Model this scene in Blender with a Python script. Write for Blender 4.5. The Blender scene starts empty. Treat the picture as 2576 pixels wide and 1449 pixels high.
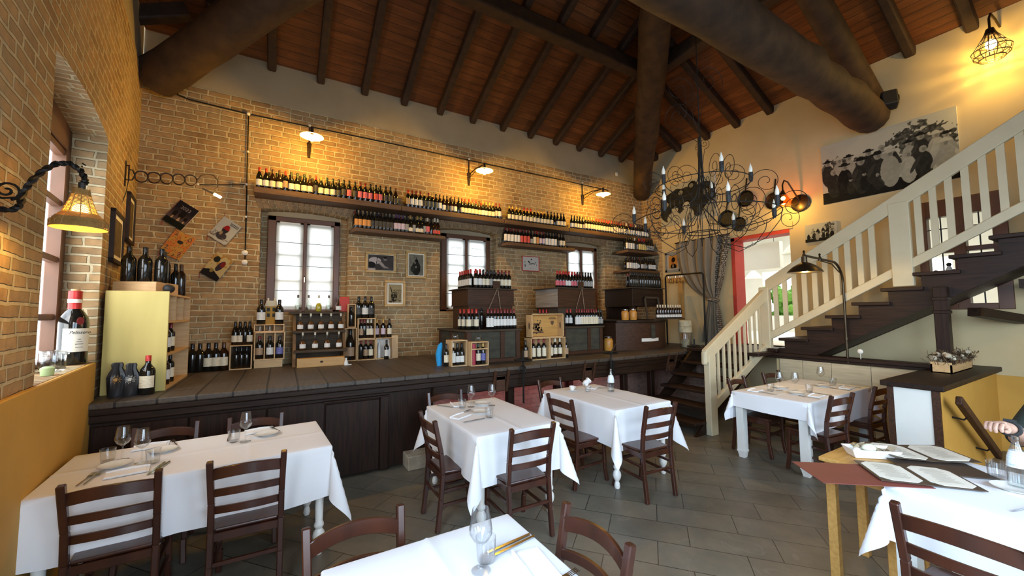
import bpy, bmesh, math, random
import numpy as np
from mathutils import Vector, Matrix
R = math.radians; PI = math.pi
rnd = random.Random(7)
S = bpy.context.scene
COL = S.collection

# ------------------------------------------------------------------ helpers
class MB:
    """collects shapes, build() links them as ONE mesh object"""
    def __init__(s, M=None): s.v = []; s.f = []; s.mi = []; s.M = M; s.k = 0
    def add(s, vs, fs):
        n = len(s.v)
        for p in vs:
            p = Vector(p); s.v.append(s.M @ p if s.M else p)
        for f in fs: s.f.append([i + n for i in f]); s.mi.append(s.k)
        return s
    def box(s, x0, x1, y0, y1, z0, z1, T=None):
        vs = [Vector((x, y, z)) for z in (z0, z1) for y in (y0, y1) for x in (x0, x1)]
        if T: vs = [T @ v for v in vs]
        return s.add(vs, [(0,2,3,1),(4,5,7,6),(0,1,5,4),(2,6,7,3),(0,4,6,2),(1,3,7,5)])
    def bar(s, a, b, w, h, up=(0,0,1), w2=None, h2=None):
        a = Vector(a); b = Vector(b); d = (b-a).normalized(); up = Vector(up)
        if abs(d.dot(up.normalized())) > .98: up = Vector((0,1,0))
        x = d.cross(up).normalized(); y = x.cross(d).normalized(); w2 = w2 or w; h2 = h2 or h
        vs = [a-x*w/2-y*h/2, a+x*w/2-y*h/2, a+x*w/2+y*h/2, a-x*w/2+y*h/2,
              b-x*w2/2-y*h2/2, b+x*w2/2-y*h2/2, b+x*w2/2+y*h2/2, b-x*w2/2+y*h2/2]
        return s.add(vs, [(0,3,2,1),(4,5,6,7),(0,1,5,4),(1,2,6,5),(2,3,7,6),(3,0,4,7)])
    def tube(s, pts, r, n=6, closed=False, cap=True):
        pts = [Vector(p) for p in pts]; m = len(pts)
        rs = r if isinstance(r, (list, tuple)) else [r]*m
        vs = []; nrm = None
        for i, p in enumerate(pts):
            if closed: d = pts[(i+1) % m]-pts[i-1]
            else: d = pts[min(i+1, m-1)]-pts[max(i-1, 0)]
            if d.length < 1e-9: d = Vector((0,0,1))
            d.normalize()
            if nrm is None:
                nrm = d.cross(Vector((0,0,1)))
                if nrm.length < .05: nrm = d.cross(Vector((1,0,0)))
            nrm = (nrm - d*nrm.dot(d)).normalized(); b = d.cross(nrm)
            for k in range(n):
                a = 2*PI*k/n; vs.append(p + (nrm*math.cos(a)+b*math.sin(a))*rs[i])
        fs = []
        for i in range(m if closed else m-1):
            j = (i+1) % m
            for k in range(n): fs.append((i*n+k, i*n+(k+1) % n, j*n+(k+1) % n, j*n+k))
        if cap and not closed:
            fs.append(tuple(range(n-1, -1, -1))); fs.append(tuple((m-1)*n+k for k in range(n)))
        return s.add(vs, fs)
    def lathe(s, prof, n=14, c=(0,0,0), T=None, sx=1, sy=1):
        vs = []; fs = []; c = Vector(c); m = len(prof)
        for r, z in prof:
            for k in range(n):
                a = 2*PI*k/n; p = Vector((r*math.cos(a)*sx, r*math.sin(a)*sy, z))
                vs.append((T @ p if T else p) + c)
        for i in range(m-1):
            for k in range(n): fs.append((i*n+k, i*n+(k+1) % n, (i+1)*n+(k+1) % n, (i+1)*n+k))
        if prof[0][0] > 1e-6: fs.append(tuple(range(n-1, -1, -1)))
        if prof[-1][0] > 1e-6: fs.append(tuple((m-1)*n+k for k in range(n)))
        return s.add(vs, fs)
    def arc(s, r, z0, z1, a0, a1, n=8, c=(0,0,0)):
        vs = []
        for i in range(n+1):
            a = a0+(a1-a0)*i/n
            for z in (z0, z1): vs.append((c[0]+r*math.cos(a), c[1]+r*math.sin(a), c[2]+z))
        return s.add(vs, [(2*i, 2*i+2, 2*i+3, 2*i+1) for i in range(n)])
    def ball(s, c, r, n=10, sz=1, sx=1, sy=1, T=None):
        m = n//2
        return s.lathe([(max(r*math.sin(PI*i/m), 1e-7), -r*math.cos(PI*i/m)*sz) for i in range(m+1)], n, c, T, sx, sy)
    def prism(s, poly, f, lo, hi):
        """poly of (a,b); f(a,b,t) -> point; extruded over t"""
        n = len(poly)
        vs = [f(a, b, lo) for a, b in poly]+[f(a, b, hi) for a, b in poly]
        fs = [tuple(range(n-1, -1, -1)), tuple(range(n, 2*n))]+[(i, (i+1) % n, n+(i+1) % n, n+i) for i in range(n)]
        return s.add(vs, fs)
    def quad(s, a, b, c, d): return s.add([a, b, c, d], [(0,1,2,3)])
    def build(s, name, mat, parent=None, smooth=False, bevel=0, seg=1, loc=None):
        me = bpy.data.meshes.new(name); off = Vector((0,0,0))
        o = bpy.data.objects.new(name, me)
        if loc is not None: off = Vector(loc); o.location = off
        elif parent is not None and parent.get('_w'): off = Vector(parent['_w'])
        me.from_pydata([v-off for v in s.v], [], s.f)
        for m in (mat if isinstance(mat, (list, tuple)) else [mat]): me.materials.append(m)
        if len(me.polygons) == len(s.mi): me.polygons.foreach_set('material_index', s.mi)
        if smooth:
            bm = bmesh.new(); bm.from_mesh(me)
            bmesh.ops.recalc_face_normals(bm, faces=bm.faces)
            for f in bm.faces: f.smooth = True
            for e in bm.edges:
                if len(e.link_faces) == 2: e.smooth = e.calc_face_angle(0) < R(smooth if smooth > 1 else 40)
            bm.to_mesh(me); bm.free()
        if bevel:
            b = o.modifiers.new('bevel', 'BEVEL'); b.width = bevel; b.segments = seg; b.limit_method = 'ANGLE'
        if parent is not None: o.parent = parent
        COL.objects.link(o)
        return o

def tag(o, label, cat, group=None, kind=None):
    o['label'] = label; o['category'] = cat
    if group: o['group'] = group
    if kind: o['kind'] = kind
    return o
def thing(name, label, cat, loc=(0,0,0), rz=0, group=None, kind=None):
    o = bpy.data.objects.new(name, None); COL.objects.link(o); o.empty_display_size = .1
    o.location = loc; o.rotation_euler = (0,0,rz); tag(o, label, cat, group, kind); return o
def wthing(name, label, cat, loc=(0,0,0), group=None, kind=None):
    """a thing whose parts are given in world coordinates"""
    o = thing(name, label, cat, loc, 0, group, kind); o['_w'] = list(loc); return o
def struct(name, mb, mat, label, cat, **k): return tag(mb.build(name, mat, **k), label, cat, kind='structure')
def dup(src, loc, rz=0, label=None, group=None, scale=None):
    r = src.copy(); COL.objects.link(r); r.location = loc; r.rotation_euler = (0,0,rz)
    if scale: r.scale = scale if isinstance(scale, tuple) else (scale,)*3
    if label: r['label'] = label
    if group: r['group'] = group
    for ch in src.children:
        c = ch.copy(); COL.objects.link(c); c.parent = r
        for g in ch.children:
            d = g.copy(); COL.objects.link(d); d.parent = c
    return r
ORD = 'first second third fourth fifth sixth seventh eighth ninth tenth eleventh twelfth thirteenth fourteenth fifteenth sixteenth seventeenth eighteenth nineteenth twentieth'.split()
ORD += ['twenty-'+w for w in ORD[:9]] + ['thirtieth'] + ['thirty-'+w for w in ORD[:9]]

# ------------------------------------------------------------------ materials
def nodes(name):
    m = bpy.data.materials.new(name); m.use_nodes = True; nt = m.node_tree
    return m, nt, nt.nodes['Principled BSDF'], nt.nodes.new, nt.links.new
def rgba(c): return (c[0], c[1], c[2], 1)
def mat(name, c1, c2=None, rough=.5, scale=6, stretch=(1,1,1), bump=0, metal=0, coat=0, detail=4, spec=.5, sheen=0):
    """procedural surface: two tones mixed by stretched noise, with bump"""
    m, nt, b, N, L = nodes(name)
    c2 = c2 or tuple(x*.8 for x in c1)
    tc = N('ShaderNodeTexCoord'); mp = N('ShaderNodeMapping'); mp.inputs['Scale'].default_value = stretch
    no = N('ShaderNodeTexNoise'); no.inputs['Scale'].default_value = scale; no.inputs['Detail'].default_value = detail
    cr = N('ShaderNodeValToRGB'); cr.color_ramp.elements[0].position = .32; cr.color_ramp.elements[1].position = .68
    cr.color_ramp.elements[0].color = rgba(c1); cr.color_ramp.elements[1].color = rgba(c2)
    L(tc.outputs['Object'], mp.inputs[0]); L(mp.outputs[0], no.inputs['Vector']); L(no.outputs['Fac'], cr.inputs[0]); L(cr.outputs[0], b.inputs['Base Color'])
    b.inputs['Roughness'].default_value = rough; b.inputs['Metallic'].default_value = metal
    b.inputs['Coat Weight'].default_value = coat; b.inputs['Specular IOR Level'].default_value = spec
    b.inputs['Coat Roughness'].default_value = .1
    if bump:
        bp = N('ShaderNodeBump'); bp.inputs['Strength'].default_value = bump; bp.inputs['Distance'].default_value = .01
        L(no.outputs['Fac'], bp.inputs['Height']); L(bp.outputs[0], b.inputs['Normal'])
    return m
def wood(name, c1, c2, axis, rough=.5, scale=5, bump=.25, coat=0, spec=.5):
    st = [9,9,9]; st['xyz'.index(axis)] = .7
    return mat(name, c1, c2, rough, scale, tuple(st), bump, coat=coat, detail=6, spec=spec)
def glow(name, c, s):
    m, nt, b, N, L = nodes(name); b.inputs['Base Color'].default_value = rgba(c)
    b.inputs['Emission Color'].default_value = rgba(c); b.inputs['Emission Strength'].default_value = s; return m
def glass(name, c=(1,1,1), rough=0, ior=1.45):
    m, nt, b, N, L = nodes(name); b.inputs['Base Color'].default_value = rgba(c)
    b.inputs['Transmission Weight'].default_value = 1; b.inputs['Roughness'].default_value = rough; b.inputs['IOR'].default_value = ior; return m
def thinglass(name, tint=(1,1,1), refl=1.0, ior=1.5):
    m, nt, b, N, L = nodes(name); t = N('ShaderNodeBsdfTransparent'); t.inputs[0].default_value = rgba(tint)
    g = N('ShaderNodeBsdfGlossy'); g.inputs['Roughness'].default_value = .02; f = N('ShaderNodeLayerWeight'); f.inputs[0].default_value = .5
    p = N('ShaderNodeMath'); p.operation = 'POWER'; p.inputs[1].default_value = 3; k = N('ShaderNodeMath'); k.operation = 'MULTIPLY_ADD'; k.inputs[1].default_value = .55*refl; k.inputs[2].default_value = .035*refl; mx = N('ShaderNodeMixShader')
    L(f.outputs['Facing'], p.inputs[0]); L(p.outputs[0], k.inputs[0]); L(k.outputs[0], mx.inputs[0]); L(t.outputs[0], mx.inputs[1]); L(g.outputs[0], mx.inputs[2]); L(mx.outputs[0], nt.nodes['Material Output'].inputs[0]); return m
def uvz(N, L):
    tc = N('ShaderNodeTexCoord'); sp = N('ShaderNodeSeparateXYZ'); ad = N('ShaderNodeMath'); cb = N('ShaderNodeCombineXYZ')
    L(tc.outputs['Object'], sp.inputs[0]); L(sp.outputs[0], ad.inputs[0]); L(sp.outputs[1], ad.inputs[1])
    L(ad.outputs[0], cb.inputs[0]); L(sp.outputs[2], cb.inputs[1]); return tc, cb
def brickmat(name, cs, mortar, bw=.25, rh=.073, ms=.010, rough=.9, bump=.55, wob=.03, grime=.6, mode=None):
    m, nt, b, N, L = nodes(name); tc, cb = uvz(N, L)
    if mode:
        sp = N('ShaderNodeSeparateXYZ'); cb = N('ShaderNodeCombineXYZ'); L(tc.outputs['Object'], sp.inputs[0]); L(sp.outputs['XYZ'.index(mode[0].upper())], cb.inputs[0]); L(sp.outputs['XYZ'.index(mode[1].upper())], cb.inputs[1])
    no = N('ShaderNodeTexNoise'); no.inputs['Scale'].default_value = 5; no.inputs['Detail'].default_value = 3
    L(cb.outputs[0], no.inputs['Vector'])
    sub = N('ShaderNodeVectorMath'); sub.operation = 'SUBTRACT'; sub.inputs[1].default_value = (.5,.5,.5); L(no.outputs['Color'], sub.inputs[0])
    sc = N('ShaderNodeVectorMath'); sc.operation = 'MULTIPLY'; sc.inputs[1].default_value = (wob*2.2, wob, 0); L(sub.outputs[0], sc.inputs[0])
    av = N('ShaderNodeVectorMath'); L(cb.outputs[0], av.inputs[0]); L(sc.outputs[0], av.inputs[1])
    br = N('ShaderNodeTexBrick'); br.inputs['Scale'].default_value = 1; br.inputs['Brick Width'].default_value = bw; br.inputs['Row Height'].default_value = rh
    br.inputs['Mortar Size'].default_value = ms; br.inputs['Mortar Smooth'].default_value = .35; br.inputs['Bias'].default_value = -.1
    br.inputs['Color1'].default_value = rgba(cs[0]); br.inputs['Color2'].default_value = rgba(cs[1]); br.inputs['Mortar'].default_value = rgba(mortar)
    br.squash = .62; br.squash_frequency = 3; br.offset = .43
    L(av.outputs[0], br.inputs['Vector'])
    n2 = N('ShaderNodeTexNoise'); n2.inputs['Scale'].default_value = 14; n2.inputs['Detail'].default_value = 5; L(tc.outputs['Object'], n2.inputs['Vector'])
    n3 = N('ShaderNodeTexNoise'); n3.inputs['Scale'].default_value = 1.7; L(tc.outputs['Object'], n3.inputs['Vector'])
    mx = N('ShaderNodeMix'); mx.data_type = 'RGBA'; mx.blend_type = 'MULTIPLY'; mx.inputs[0].default_value = grime
    r2 = N('ShaderNodeValToRGB'); r2.color_ramp.elements[0].position = .3; r2.color_ramp.elements[0].color = (.5,.5,.5,1); r2.color_ramp.elements[1].position = .7; r2.color_ramp.elements[1].color = (1.15,1.1,1.05,1)
    L(n2.outputs['Fac'], r2.inputs[0]); L(br.outputs['Color'], mx.inputs[6]); L(r2.outputs[0], mx.inputs[7])
    mx2 = N('ShaderNodeMix'); mx2.data_type = 'RGBA'; mx2.inputs[7].default_value = rgba(mortar)
    r3 = N('ShaderNodeMath'); r3.operation = 'MULTIPLY_ADD'; r3.inputs[1].default_value = .9; r3.inputs[2].default_value = -.3; r3.use_clamp = True
    L(n3.outputs['Fac'], r3.inputs[0]); L(r3.outputs[0], mx2.inputs[0]); L(mx.outputs[2], mx2.inputs[6]); L(mx2.outputs[2], b.inputs['Base Color'])
    b.inputs['Roughness'].default_value = rough; b.inputs['Specular IOR Level'].default_value = .25
    hm = N('ShaderNodeMath'); hm.operation = 'MULTIPLY_ADD'; hm.inputs[1].default_value = -1.0; L(br.outputs['Fac'], hm.inputs[0])
    h2 = N('ShaderNodeMath'); h2.operation = 'MULTIPLY'; h2.inputs[1].default_value = .6; L(n2.outputs['Fac'], h2.inputs[0]); L(h2.outputs[0], hm.inputs[2])
    bp = N('ShaderNodeBump'); bp.inputs['Strength'].default_value = bump; bp.inputs['Distance'].default_value = .018; L(hm.outputs[0], bp.inputs['Height']); L(bp.outputs[0], b.inputs['Normal'])
    return m
def tilemat():
    m, nt, b, N, L = nodes('slate_tile'); tc = N('ShaderNodeTexCoord')
    br = N('ShaderNodeTexBrick'); br.inputs['Scale'].default_value = 1; br.inputs['Brick Width'].default_value = .6; br.inputs['Row Height'].default_value = .3
    br.inputs['Mortar Size'].default_value = .003; br.inputs['Mortar Smooth'].default_value = .1; br.offset = .38
    br.inputs['Color1'].default_value = (.19,.168,.13,1); br.inputs['Color2'].default_value = (.145,.13,.10,1); br.inputs['Mortar'].default_value = (.022,.02,.018,1)
    L(tc.outputs['Object'], br.inputs['Vector'])
    no = N('ShaderNodeTexNoise'); no.inputs['Scale'].default_value = 3.5; no.inputs['Detail'].default_value = 8; no.inputs['Roughness'].default_value = .65; L(tc.outputs['Object'], no.inputs['Vector'])
    mx = N('ShaderNodeMix'); mx.data_type = 'RGBA'; mx.blend_type = 'MULTIPLY'; mx.inputs[0].default_value = .7
    r2 = N('ShaderNodeValToRGB'); r2.color_ramp.elements[0].position = .3; r2.color_ramp.elements[0].color = (.62,.62,.62,1); r2.color_ramp.elements[1].position = .7; r2.color_ramp.elements[1].color = (1.25,1.2,1.1,1)
    L(no.outputs['Fac'], r2.inputs[0]); L(br.outputs['Color'], mx.inputs[6]); L(r2.outputs[0], mx.inputs[7])
    nv = N('ShaderNodeTexNoise'); nv.inputs['Scale'].default_value = 1.1; nv.inputs['Detail'].default_value = 2; nv.inputs['Distortion'].default_value = .6; L(tc.outputs['Object'], nv.inputs['Vector'])
    s1 = N('ShaderNodeMath'); s1.operation = 'SUBTRACT'; s1.inputs[1].default_value = .55; L(nv.outputs['Fac'], s1.inputs[0])
    s2 = N('ShaderNodeMath'); s2.operation = 'ABSOLUTE'; L(s1.outputs[0], s2.inputs[0])
    s3 = N('ShaderNodeMath'); s3.operation = 'LESS_THAN'; s3.inputs[1].default_value = .0016; L(s2.outputs[0], s3.inputs[0])
    s4 = N('ShaderNodeMath'); s4.operation = 'MULTIPLY'; s4.inputs[1].default_value = .16; L(s3.outputs[0], s4.inputs[0])
    m3 = N('ShaderNodeMix'); m3.data_type = 'RGBA'; m3.inputs[7].default_value = (.3,.28,.24,1); L(s4.outputs[0], m3.inputs[0]); L(mx.outputs[2], m3.inputs[6]); L(m3.outputs[2], b.inputs['Base Color'])
    b.inputs['Roughness'].default_value = .42
    bp = N('ShaderNodeBump'); bp.inputs['Strength'].default_value = .3; bp.inputs['Distance'].default_value = .004; bp.invert = True
    L(br.outputs['Fac'], bp.inputs['Height']); L(bp.outputs[0], b.inputs['Normal'])
    return m
def plankmat(name, c1, c2, gap, rh, along='h'):
    """boards: rows by height (roof) or by local x (decks)"""
    m, nt, b, N, L = nodes(name)
    if along == 'h': tc, vec = uvz(N, L); vo = vec.outputs[0]
    else:
        tc = N('ShaderNodeTexCoord'); sp = N('ShaderNodeSeparateXYZ'); cb = N('ShaderNodeCombineXYZ'); L(tc.outputs['Object'], sp.inputs[0])
        L(sp.outputs[1], cb.inputs[0]); L(sp.outputs[0], cb.inputs[1]); L(sp.outputs[2], cb.inputs[2]); vo = cb.outputs[0]
    br = N('ShaderNodeTexBrick'); br.inputs['Scale'].default_value = 1; br.inputs['Brick Width'].default_value = 2.6; br.inputs['Row Height'].default_value = rh
    br.inputs['Mortar Size'].default_value = rh*.035; br.inputs['Mortar Smooth'].default_value = .3
    br.inputs['Color1'].default_value = rgba(c1); br.inputs['Color2'].default_value = rgba(c2); br.inputs['Mortar'].default_value = rgba(gap)
    L(vo, br.inputs['Vector'])
    mp = N('ShaderNodeMapping'); mp.inputs['Scale'].default_value = (1.2, 14, 14); L(vo, mp.inputs[0])
    no = N('ShaderNodeTexNoise'); no.inputs['Scale'].default_value = 2.2; no.inputs['Detail'].default_value = 6; L(mp.outputs[0], no.inputs['Vector'])
    mx = N('ShaderNodeMix'); mx.data_type = 'RGBA'; mx.blend_type = 'MULTIPLY'; mx.inputs[0].default_value = .8
    r2 = N('ShaderNodeValToRGB'); r2.color_ramp.elements[0].position = .3; r2.color_ramp.elements[0].color = (.5,.45,.42,1); r2.color_ramp.elements[1].position = .7; r2.color_ramp.elements[1].color = (1.2,1.15,1.1,1)
    L(no.outputs['Fac'], r2.inputs[0]); L(br.outputs['Color'], mx.inputs[6]); L(r2.outputs[0], mx.inputs[7]); L(mx.outputs[2], b.inputs['Base Color'])
    b.inputs['Roughness'].default_value = .5
    bp = N('ShaderNodeBump'); bp.inputs['Strength'].default_value = .5; bp.inputs['Distance'].default_value = .008; bp.invert = True
    L(br.outputs['Fac'], bp.inputs['Height']); L(bp.outputs[0], b.inputs['Normal'])
    return m
def labelmat(name, c, ink):
    """printed paper: a crest blot and a few lines of type"""
    m, nt, b, N, L = nodes(name); tc = N('ShaderNodeTexCoord'); sp = N('ShaderNodeSeparateXYZ'); L(tc.outputs['Object'], sp.inputs[0])
    no = N('ShaderNodeTexNoise'); no.inputs['Scale'].default_value = 70; no.inputs['Detail'].default_value = 1; L(tc.outputs['Object'], no.inputs['Vector'])
    w = N('ShaderNodeMath'); w.operation = 'SINE'; f = N('ShaderNodeMath'); f.operation = 'MULTIPLY'; f.inputs[1].default_value = 420
    L(sp.outputs[2], f.inputs[0]); L(f.outputs[0], w.inputs[0])
    g = N('ShaderNodeMath'); g.operation = 'MULTIPLY'; L(w.outputs[0], g.inputs[0]); L(no.outputs['Fac'], g.inputs[1])
    t = N('ShaderNodeMath'); t.operation = 'GREATER_THAN'; t.inputs[1].default_value = .46; L(g.outputs[0], t.inputs[0])
    k = N('ShaderNodeMath'); k.operation = 'MULTIPLY'; k.inputs[1].default_value = .6; L(t.outputs[0], k.inputs[0])
    mx = N('ShaderNodeMix'); mx.data_type = 'RGBA'; mx.inputs[6].default_value = rgba(c); mx.inputs[7].default_value = rgba(ink)
    L(k.outputs[0], mx.inputs[0]); L(mx.outputs[2], b.inputs['Base Color']); b.inputs['Roughness'].default_value = .55
    return m
def attrmat():
    m, nt, b, N, L = nodes('printed_picture'); a = N('ShaderNodeVertexColor'); a.layer_name = 'ink'
    L(a.outputs[0], b.inputs['Base Color']); b.inputs['Roughness'].default_value = .75; b.inputs['Specular IOR Level'].default_value = .2; return m
def clothmat(name, c, trans=0, bump=.08, scale=300, rough=.85):
    m, nt, b, N, L = nodes(name); b.inputs['Base Color'].default_value = rgba(c); b.inputs['Roughness'].default_value = rough; b.inputs['Specular IOR Level'].default_value = .2
    tc = N('ShaderNodeTexCoord'); no = N('ShaderNodeTexNoise'); no.inputs['Scale'].default_value = scale; L(tc.outputs['Object'], no.inputs['Vector'])
    n2 = N('ShaderNodeTexNoise'); n2.inputs['Scale'].default_value = 4; n2.inputs['Detail'].default_value = 3; L(tc.outputs['Object'], n2.inputs['Vector'])
    ad = N('ShaderNodeMath'); ad.operation = 'MULTIPLY_ADD'; ad.inputs[1].default_value = 9; L(n2.outputs['Fac'], ad.inputs[0]); L(no.outputs['Fac'], ad.inputs[2])
    bp = N('ShaderNodeBump'); bp.inputs['Strength'].default_value = bump; bp.inputs['Distance'].default_value = .004; L(ad.outputs[0], bp.inputs['Height']); L(bp.outputs[0], b.inputs['Normal'])
    if trans:
        t = N('ShaderNodeBsdfTranslucent'); t.inputs[0].default_value = rgba(c); mx = N('ShaderNodeMixShader'); mx.inputs[0].default_value = trans
        L(b.outputs[0], mx.inputs[1]); L(t.outputs[0], mx.inputs[2]); L(mx.outputs[0], nt.nodes['Material Output'].inputs[0])
    return m

BC = ((.43,.26,.115), (.26,.16,.078)); BM = (.54,.45,.28)
BRICK = brickmat('old_brick', BC, BM, rh=.079, ms=.013, bump=.9)
SOFX = brickmat('arch_soffit_x', BC, BM, rh=.079, ms=.012, bump=.8, mode='yx'); SOFY = brickmat('arch_soffit_y', BC, BM, rh=.079, ms=.012, bump=.8, mode='xy')
PINKBRICK = brickmat('rough_brick_dark', ((.34,.22,.17), (.25,.17,.14)), (.3,.25,.2), rh=.075, bump=.9)
ARCHB = [mat('arch_brick_a', (.28,.19,.105), (.20,.135,.08), .9, 20, bump=.4), mat('arch_brick_b', (.33,.215,.115), (.23,.15,.085), .9, 20, bump=.4)]
MORTAR = mat('mortar', (.47,.385,.275), (.40,.32,.23), .95, 20, bump=.3)
PLASTER_D = mat('shaded_plaster', (.40,.335,.225), (.35,.29,.19), .9, 2.2, bump=.06)  # darker plaster: shade of the upper wall bands is put into the colour
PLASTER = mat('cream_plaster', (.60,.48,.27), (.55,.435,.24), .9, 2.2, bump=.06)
PLASTER_W = mat('white_plaster', (.85,.84,.78), (.8,.79,.72), .9, 3)
YELLOW = mat('yellow_paint', (.58,.32,.055), (.52,.28,.045), .75, 3, bump=.04)
FLOOR = tilemat()
CEIL = plankmat('ceiling_boards', (.22,.082,.024), (.145,.05,.015), (.03,.012,.006), .056)
DECK = plankmat('counter_planks', (.095,.073,.054), (.062,.048,.037), (.008,.006,.005), .27, 'x')
LOG = mat('dark_log', (.070,.038,.019), (.030,.016,.009), .75, 6, (1,1,1), .6, detail=7)
RAFT = mat('dark_rafter', (.05,.025,.012), (.025,.013,.008), .7, 8, bump=.4)
DKX = wood('dark_oak_x', (.030,.014,.007), (.012,.006,.0035), 'x', .5, spec=.22)
DKZ = wood('dark_oak_z', (.030,.013,.007), (.013,.006,.0035), 'z', .5, spec=.22)
DKY = wood('dark_oak_y', (.034,.016,.010), (.016,.008,.005), 'y', .5, spec=.25)
SHELF = wood('shelf_wood', (.14,.072,.032), (.075,.04,.02), 'x', .6)
OLDW = wood('weathered_wood', (.085,.060,.038), (.048,.034,.022), 'x', .75, spec=.25)
GREENW = mat('grey_green_panel', (.060,.056,.036), (.032,.030,.020), .85, 5, (1,1,3), .3)
REDW = wood('reddish_desk_wood', (.075,.031,.014), (.038,.017,.009), 'x', .5, spec=.25)
CHAIRW = mat('chair_wood', (.060,.017,.008), (.034,.010,.0055), .32, 9, (1,1,.4), .08, coat=.25)
CREAMW = mat('cream_painted_wood', (.62,.54,.36), (.57,.49,.32), .5, 4, bump=.03)
WHITEW = mat('white_painted_wood', (.80,.79,.74), (.72,.71,.66), .5, 7, (1,1,.4), .1)
PINE = wood('pine', (.66,.43,.20), (.54,.33,.14), 'x', .55, bump=.1)
PINEZ = wood('pine_upright', (.70,.48,.25), (.58,.38,.18), 'z', .55, bump=.1)
PALE = mat('yellow_limed_board', (.60,.48,.155), (.54,.43,.13), .6, 3, (3,3,.5), .05)
HONEY = wood('honey_pine', (.58,.32,.09), (.46,.24,.06), 'x', .45, bump=.1)
BOARDW = mat('washed_boards', (.55,.47,.31), (.44,.37,.24), .7, 5, (1,.6,6), .15)
CLOTH = clothmat('white_tablecloth', (.80,.80,.81))
NAP = clothmat('white_napkin', (.84,.84,.84))
BLIND = clothmat('blind_fabric', (.86,.87,.84), .55, .05)
CURTAIN = clothmat('grey_curtain', (.30,.25,.18), .12, .2, 120)
CURTAINP = brickmat('patterned_curtain', ((.42,.38,.30), (.36,.31,.24)), (.08,.07,.06), .05, .04, .008, bump=.1, wob=.004)
WINW = mat('window_wood', (.15,.060,.026), (.10,.042,.02), .4, 6, (1,1,.4), .1)
WSASH = mat('white_sash', (.82,.82,.77), (.78,.78,.72), .4, 5)
GLASS = thinglass('clear_glass', (.96,.97,.975), 1.7)
PANE = thinglass('window_pane', (.97,.98,.98), .8)
IRON = mat('black_iron', (.012,.011,.010), (.02,.018,.016), .5, 20, metal=.6)
RUST = mat('rusty_iron', (.045,.025,.016), (.025,.015,.011), .6, 20, metal=.4)
STEEL = mat('steel', (.6,.6,.6), (.5,.5,.5), .18, 9, metal=1)
GOLD = mat('gilt_steel', (.75,.5,.22), (.6,.4,.18), .2, 9, metal=1)
BLACK = mat('black_matt', (.012,.012,.013), (.018,.018,.018), .6)
PORC = mat('porcelain', (.82,.80,.74), (.78,.76,.7), .2)
ENAMEL = mat('white_enamel', (.85,.82,.74), (.8,.77,.7), .3)
GILT = mat('gilt_frame', (.52,.33,.09), (.40,.24,.06), .4, 12, bump=.1)
PAPER = mat('paper', (.80,.76,.65), (.76,.72,.6), .8)
PICT = attrmat()
BULB = glow('warm_bulb', (1,.62,.22), 40)
CANDLE = mat('frosted_bulb', (.85,.80,.68), (.82,.77,.64), .3)
WICK = mat('wicker', (.42,.25,.08), (.3,.17,.05), .6, 20)
BGLASS = mat('dark_bottle_glass', (.010,.009,.007), (.006,.006,.005), .07, 5, coat=.4)
BBROWN = mat('brown_bottle_glass', (.022,.009,.004), (.014,.006,.003), .08, 5, coat=.4)
STONE = mat('travertine', (.46,.40,.30), (.30,.25,.18), .85, 9, bump=.6)
RED = mat('red_paint', (.55,.05,.035), (.5,.045,.03), .6)
LEAF = mat('dry_leaf', (.16,.10,.05), (.09,.06,.03), .8, 20)
FLOW = mat('dry_flower', (.62,.55,.42), (.5,.42,.3), .9, 20)
BURG = mat('burgundy_card', (.20,.045,.035), (.17,.04,.03), .6)
SKIN = mat('skin', (.55,.33,.24), (.48,.28,.2), .55, 12, bump=.05)
DKGREEN = mat('dark_green_knit', (.02,.03,.022), (.014,.02,.016), .9, 60, bump=.2)
LAMPB = mat('bronze', (.08,.055,.03), (.05,.035,.02), .35, 9, metal=.8)
LAMPI = mat('gilt_inside', (.85,.65,.25), (.8,.6,.22), .4, 9, metal=.3)
CAP = {k: mat('capsule_'+n, c, None, .35, 20, metal=mt) for k, n, c, mt in (('k','black',(.012,.012,.013),0),('r','red',(.55,.03,.025),.2),('d','wine_red',(.22,.02,.02),.2),
    ('w','ivory',(.72,.66,.52),0),('y','gold',(.62,.42,.13),.5),('b','brown',(.10,.05,.03),.2),('s','silver',(.5,.5,.5),.8),('v','violet',(.11,.06,.16),.2),('g','green',(.02,.045,.03),.2))}
CAPN = dict(k='black', r='red', d='wine-red', w='ivory', y='gold', b='brown', s='silver', v='violet', g='green')
LAB = {k: labelmat('label_'+n, c, i) for k, n, c, i in (('w','white',(.78,.76,.70),(.25,.22,.2)),('c','cream',(.78,.69,.50),(.35,.25,.12)),('k','black',(.03,.03,.03),(.25,.22,.16)),
    ('p','pink',(.60,.10,.13),(.75,.5,.5)),('g','grey',(.33,.32,.29),(.1,.1,.1)),('r','red',(.55,.04,.035),(.7,.5,.3)),('o','orange',(.62,.28,.07),(.3,.1,.05)),('e','slate',(.06,.075,.085),(.2,.22,.22)),
    ('t','tan',(.42,.27,.15),(.15,.08,.05)),('y','yellow',(.66,.52,.18),(.2,.15,.05)),('l','lilac',(.62,.50,.56),(.2,.12,.25)),('b','blue',(.10,.11,.36),(.7,.65,.5)))}
LABN = dict(w='white', c='cream', k='black', p='pink', g='grey', r='red', o='orange', e='slate', t='tan', y='yellow', l='lilac', b='blue')

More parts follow.
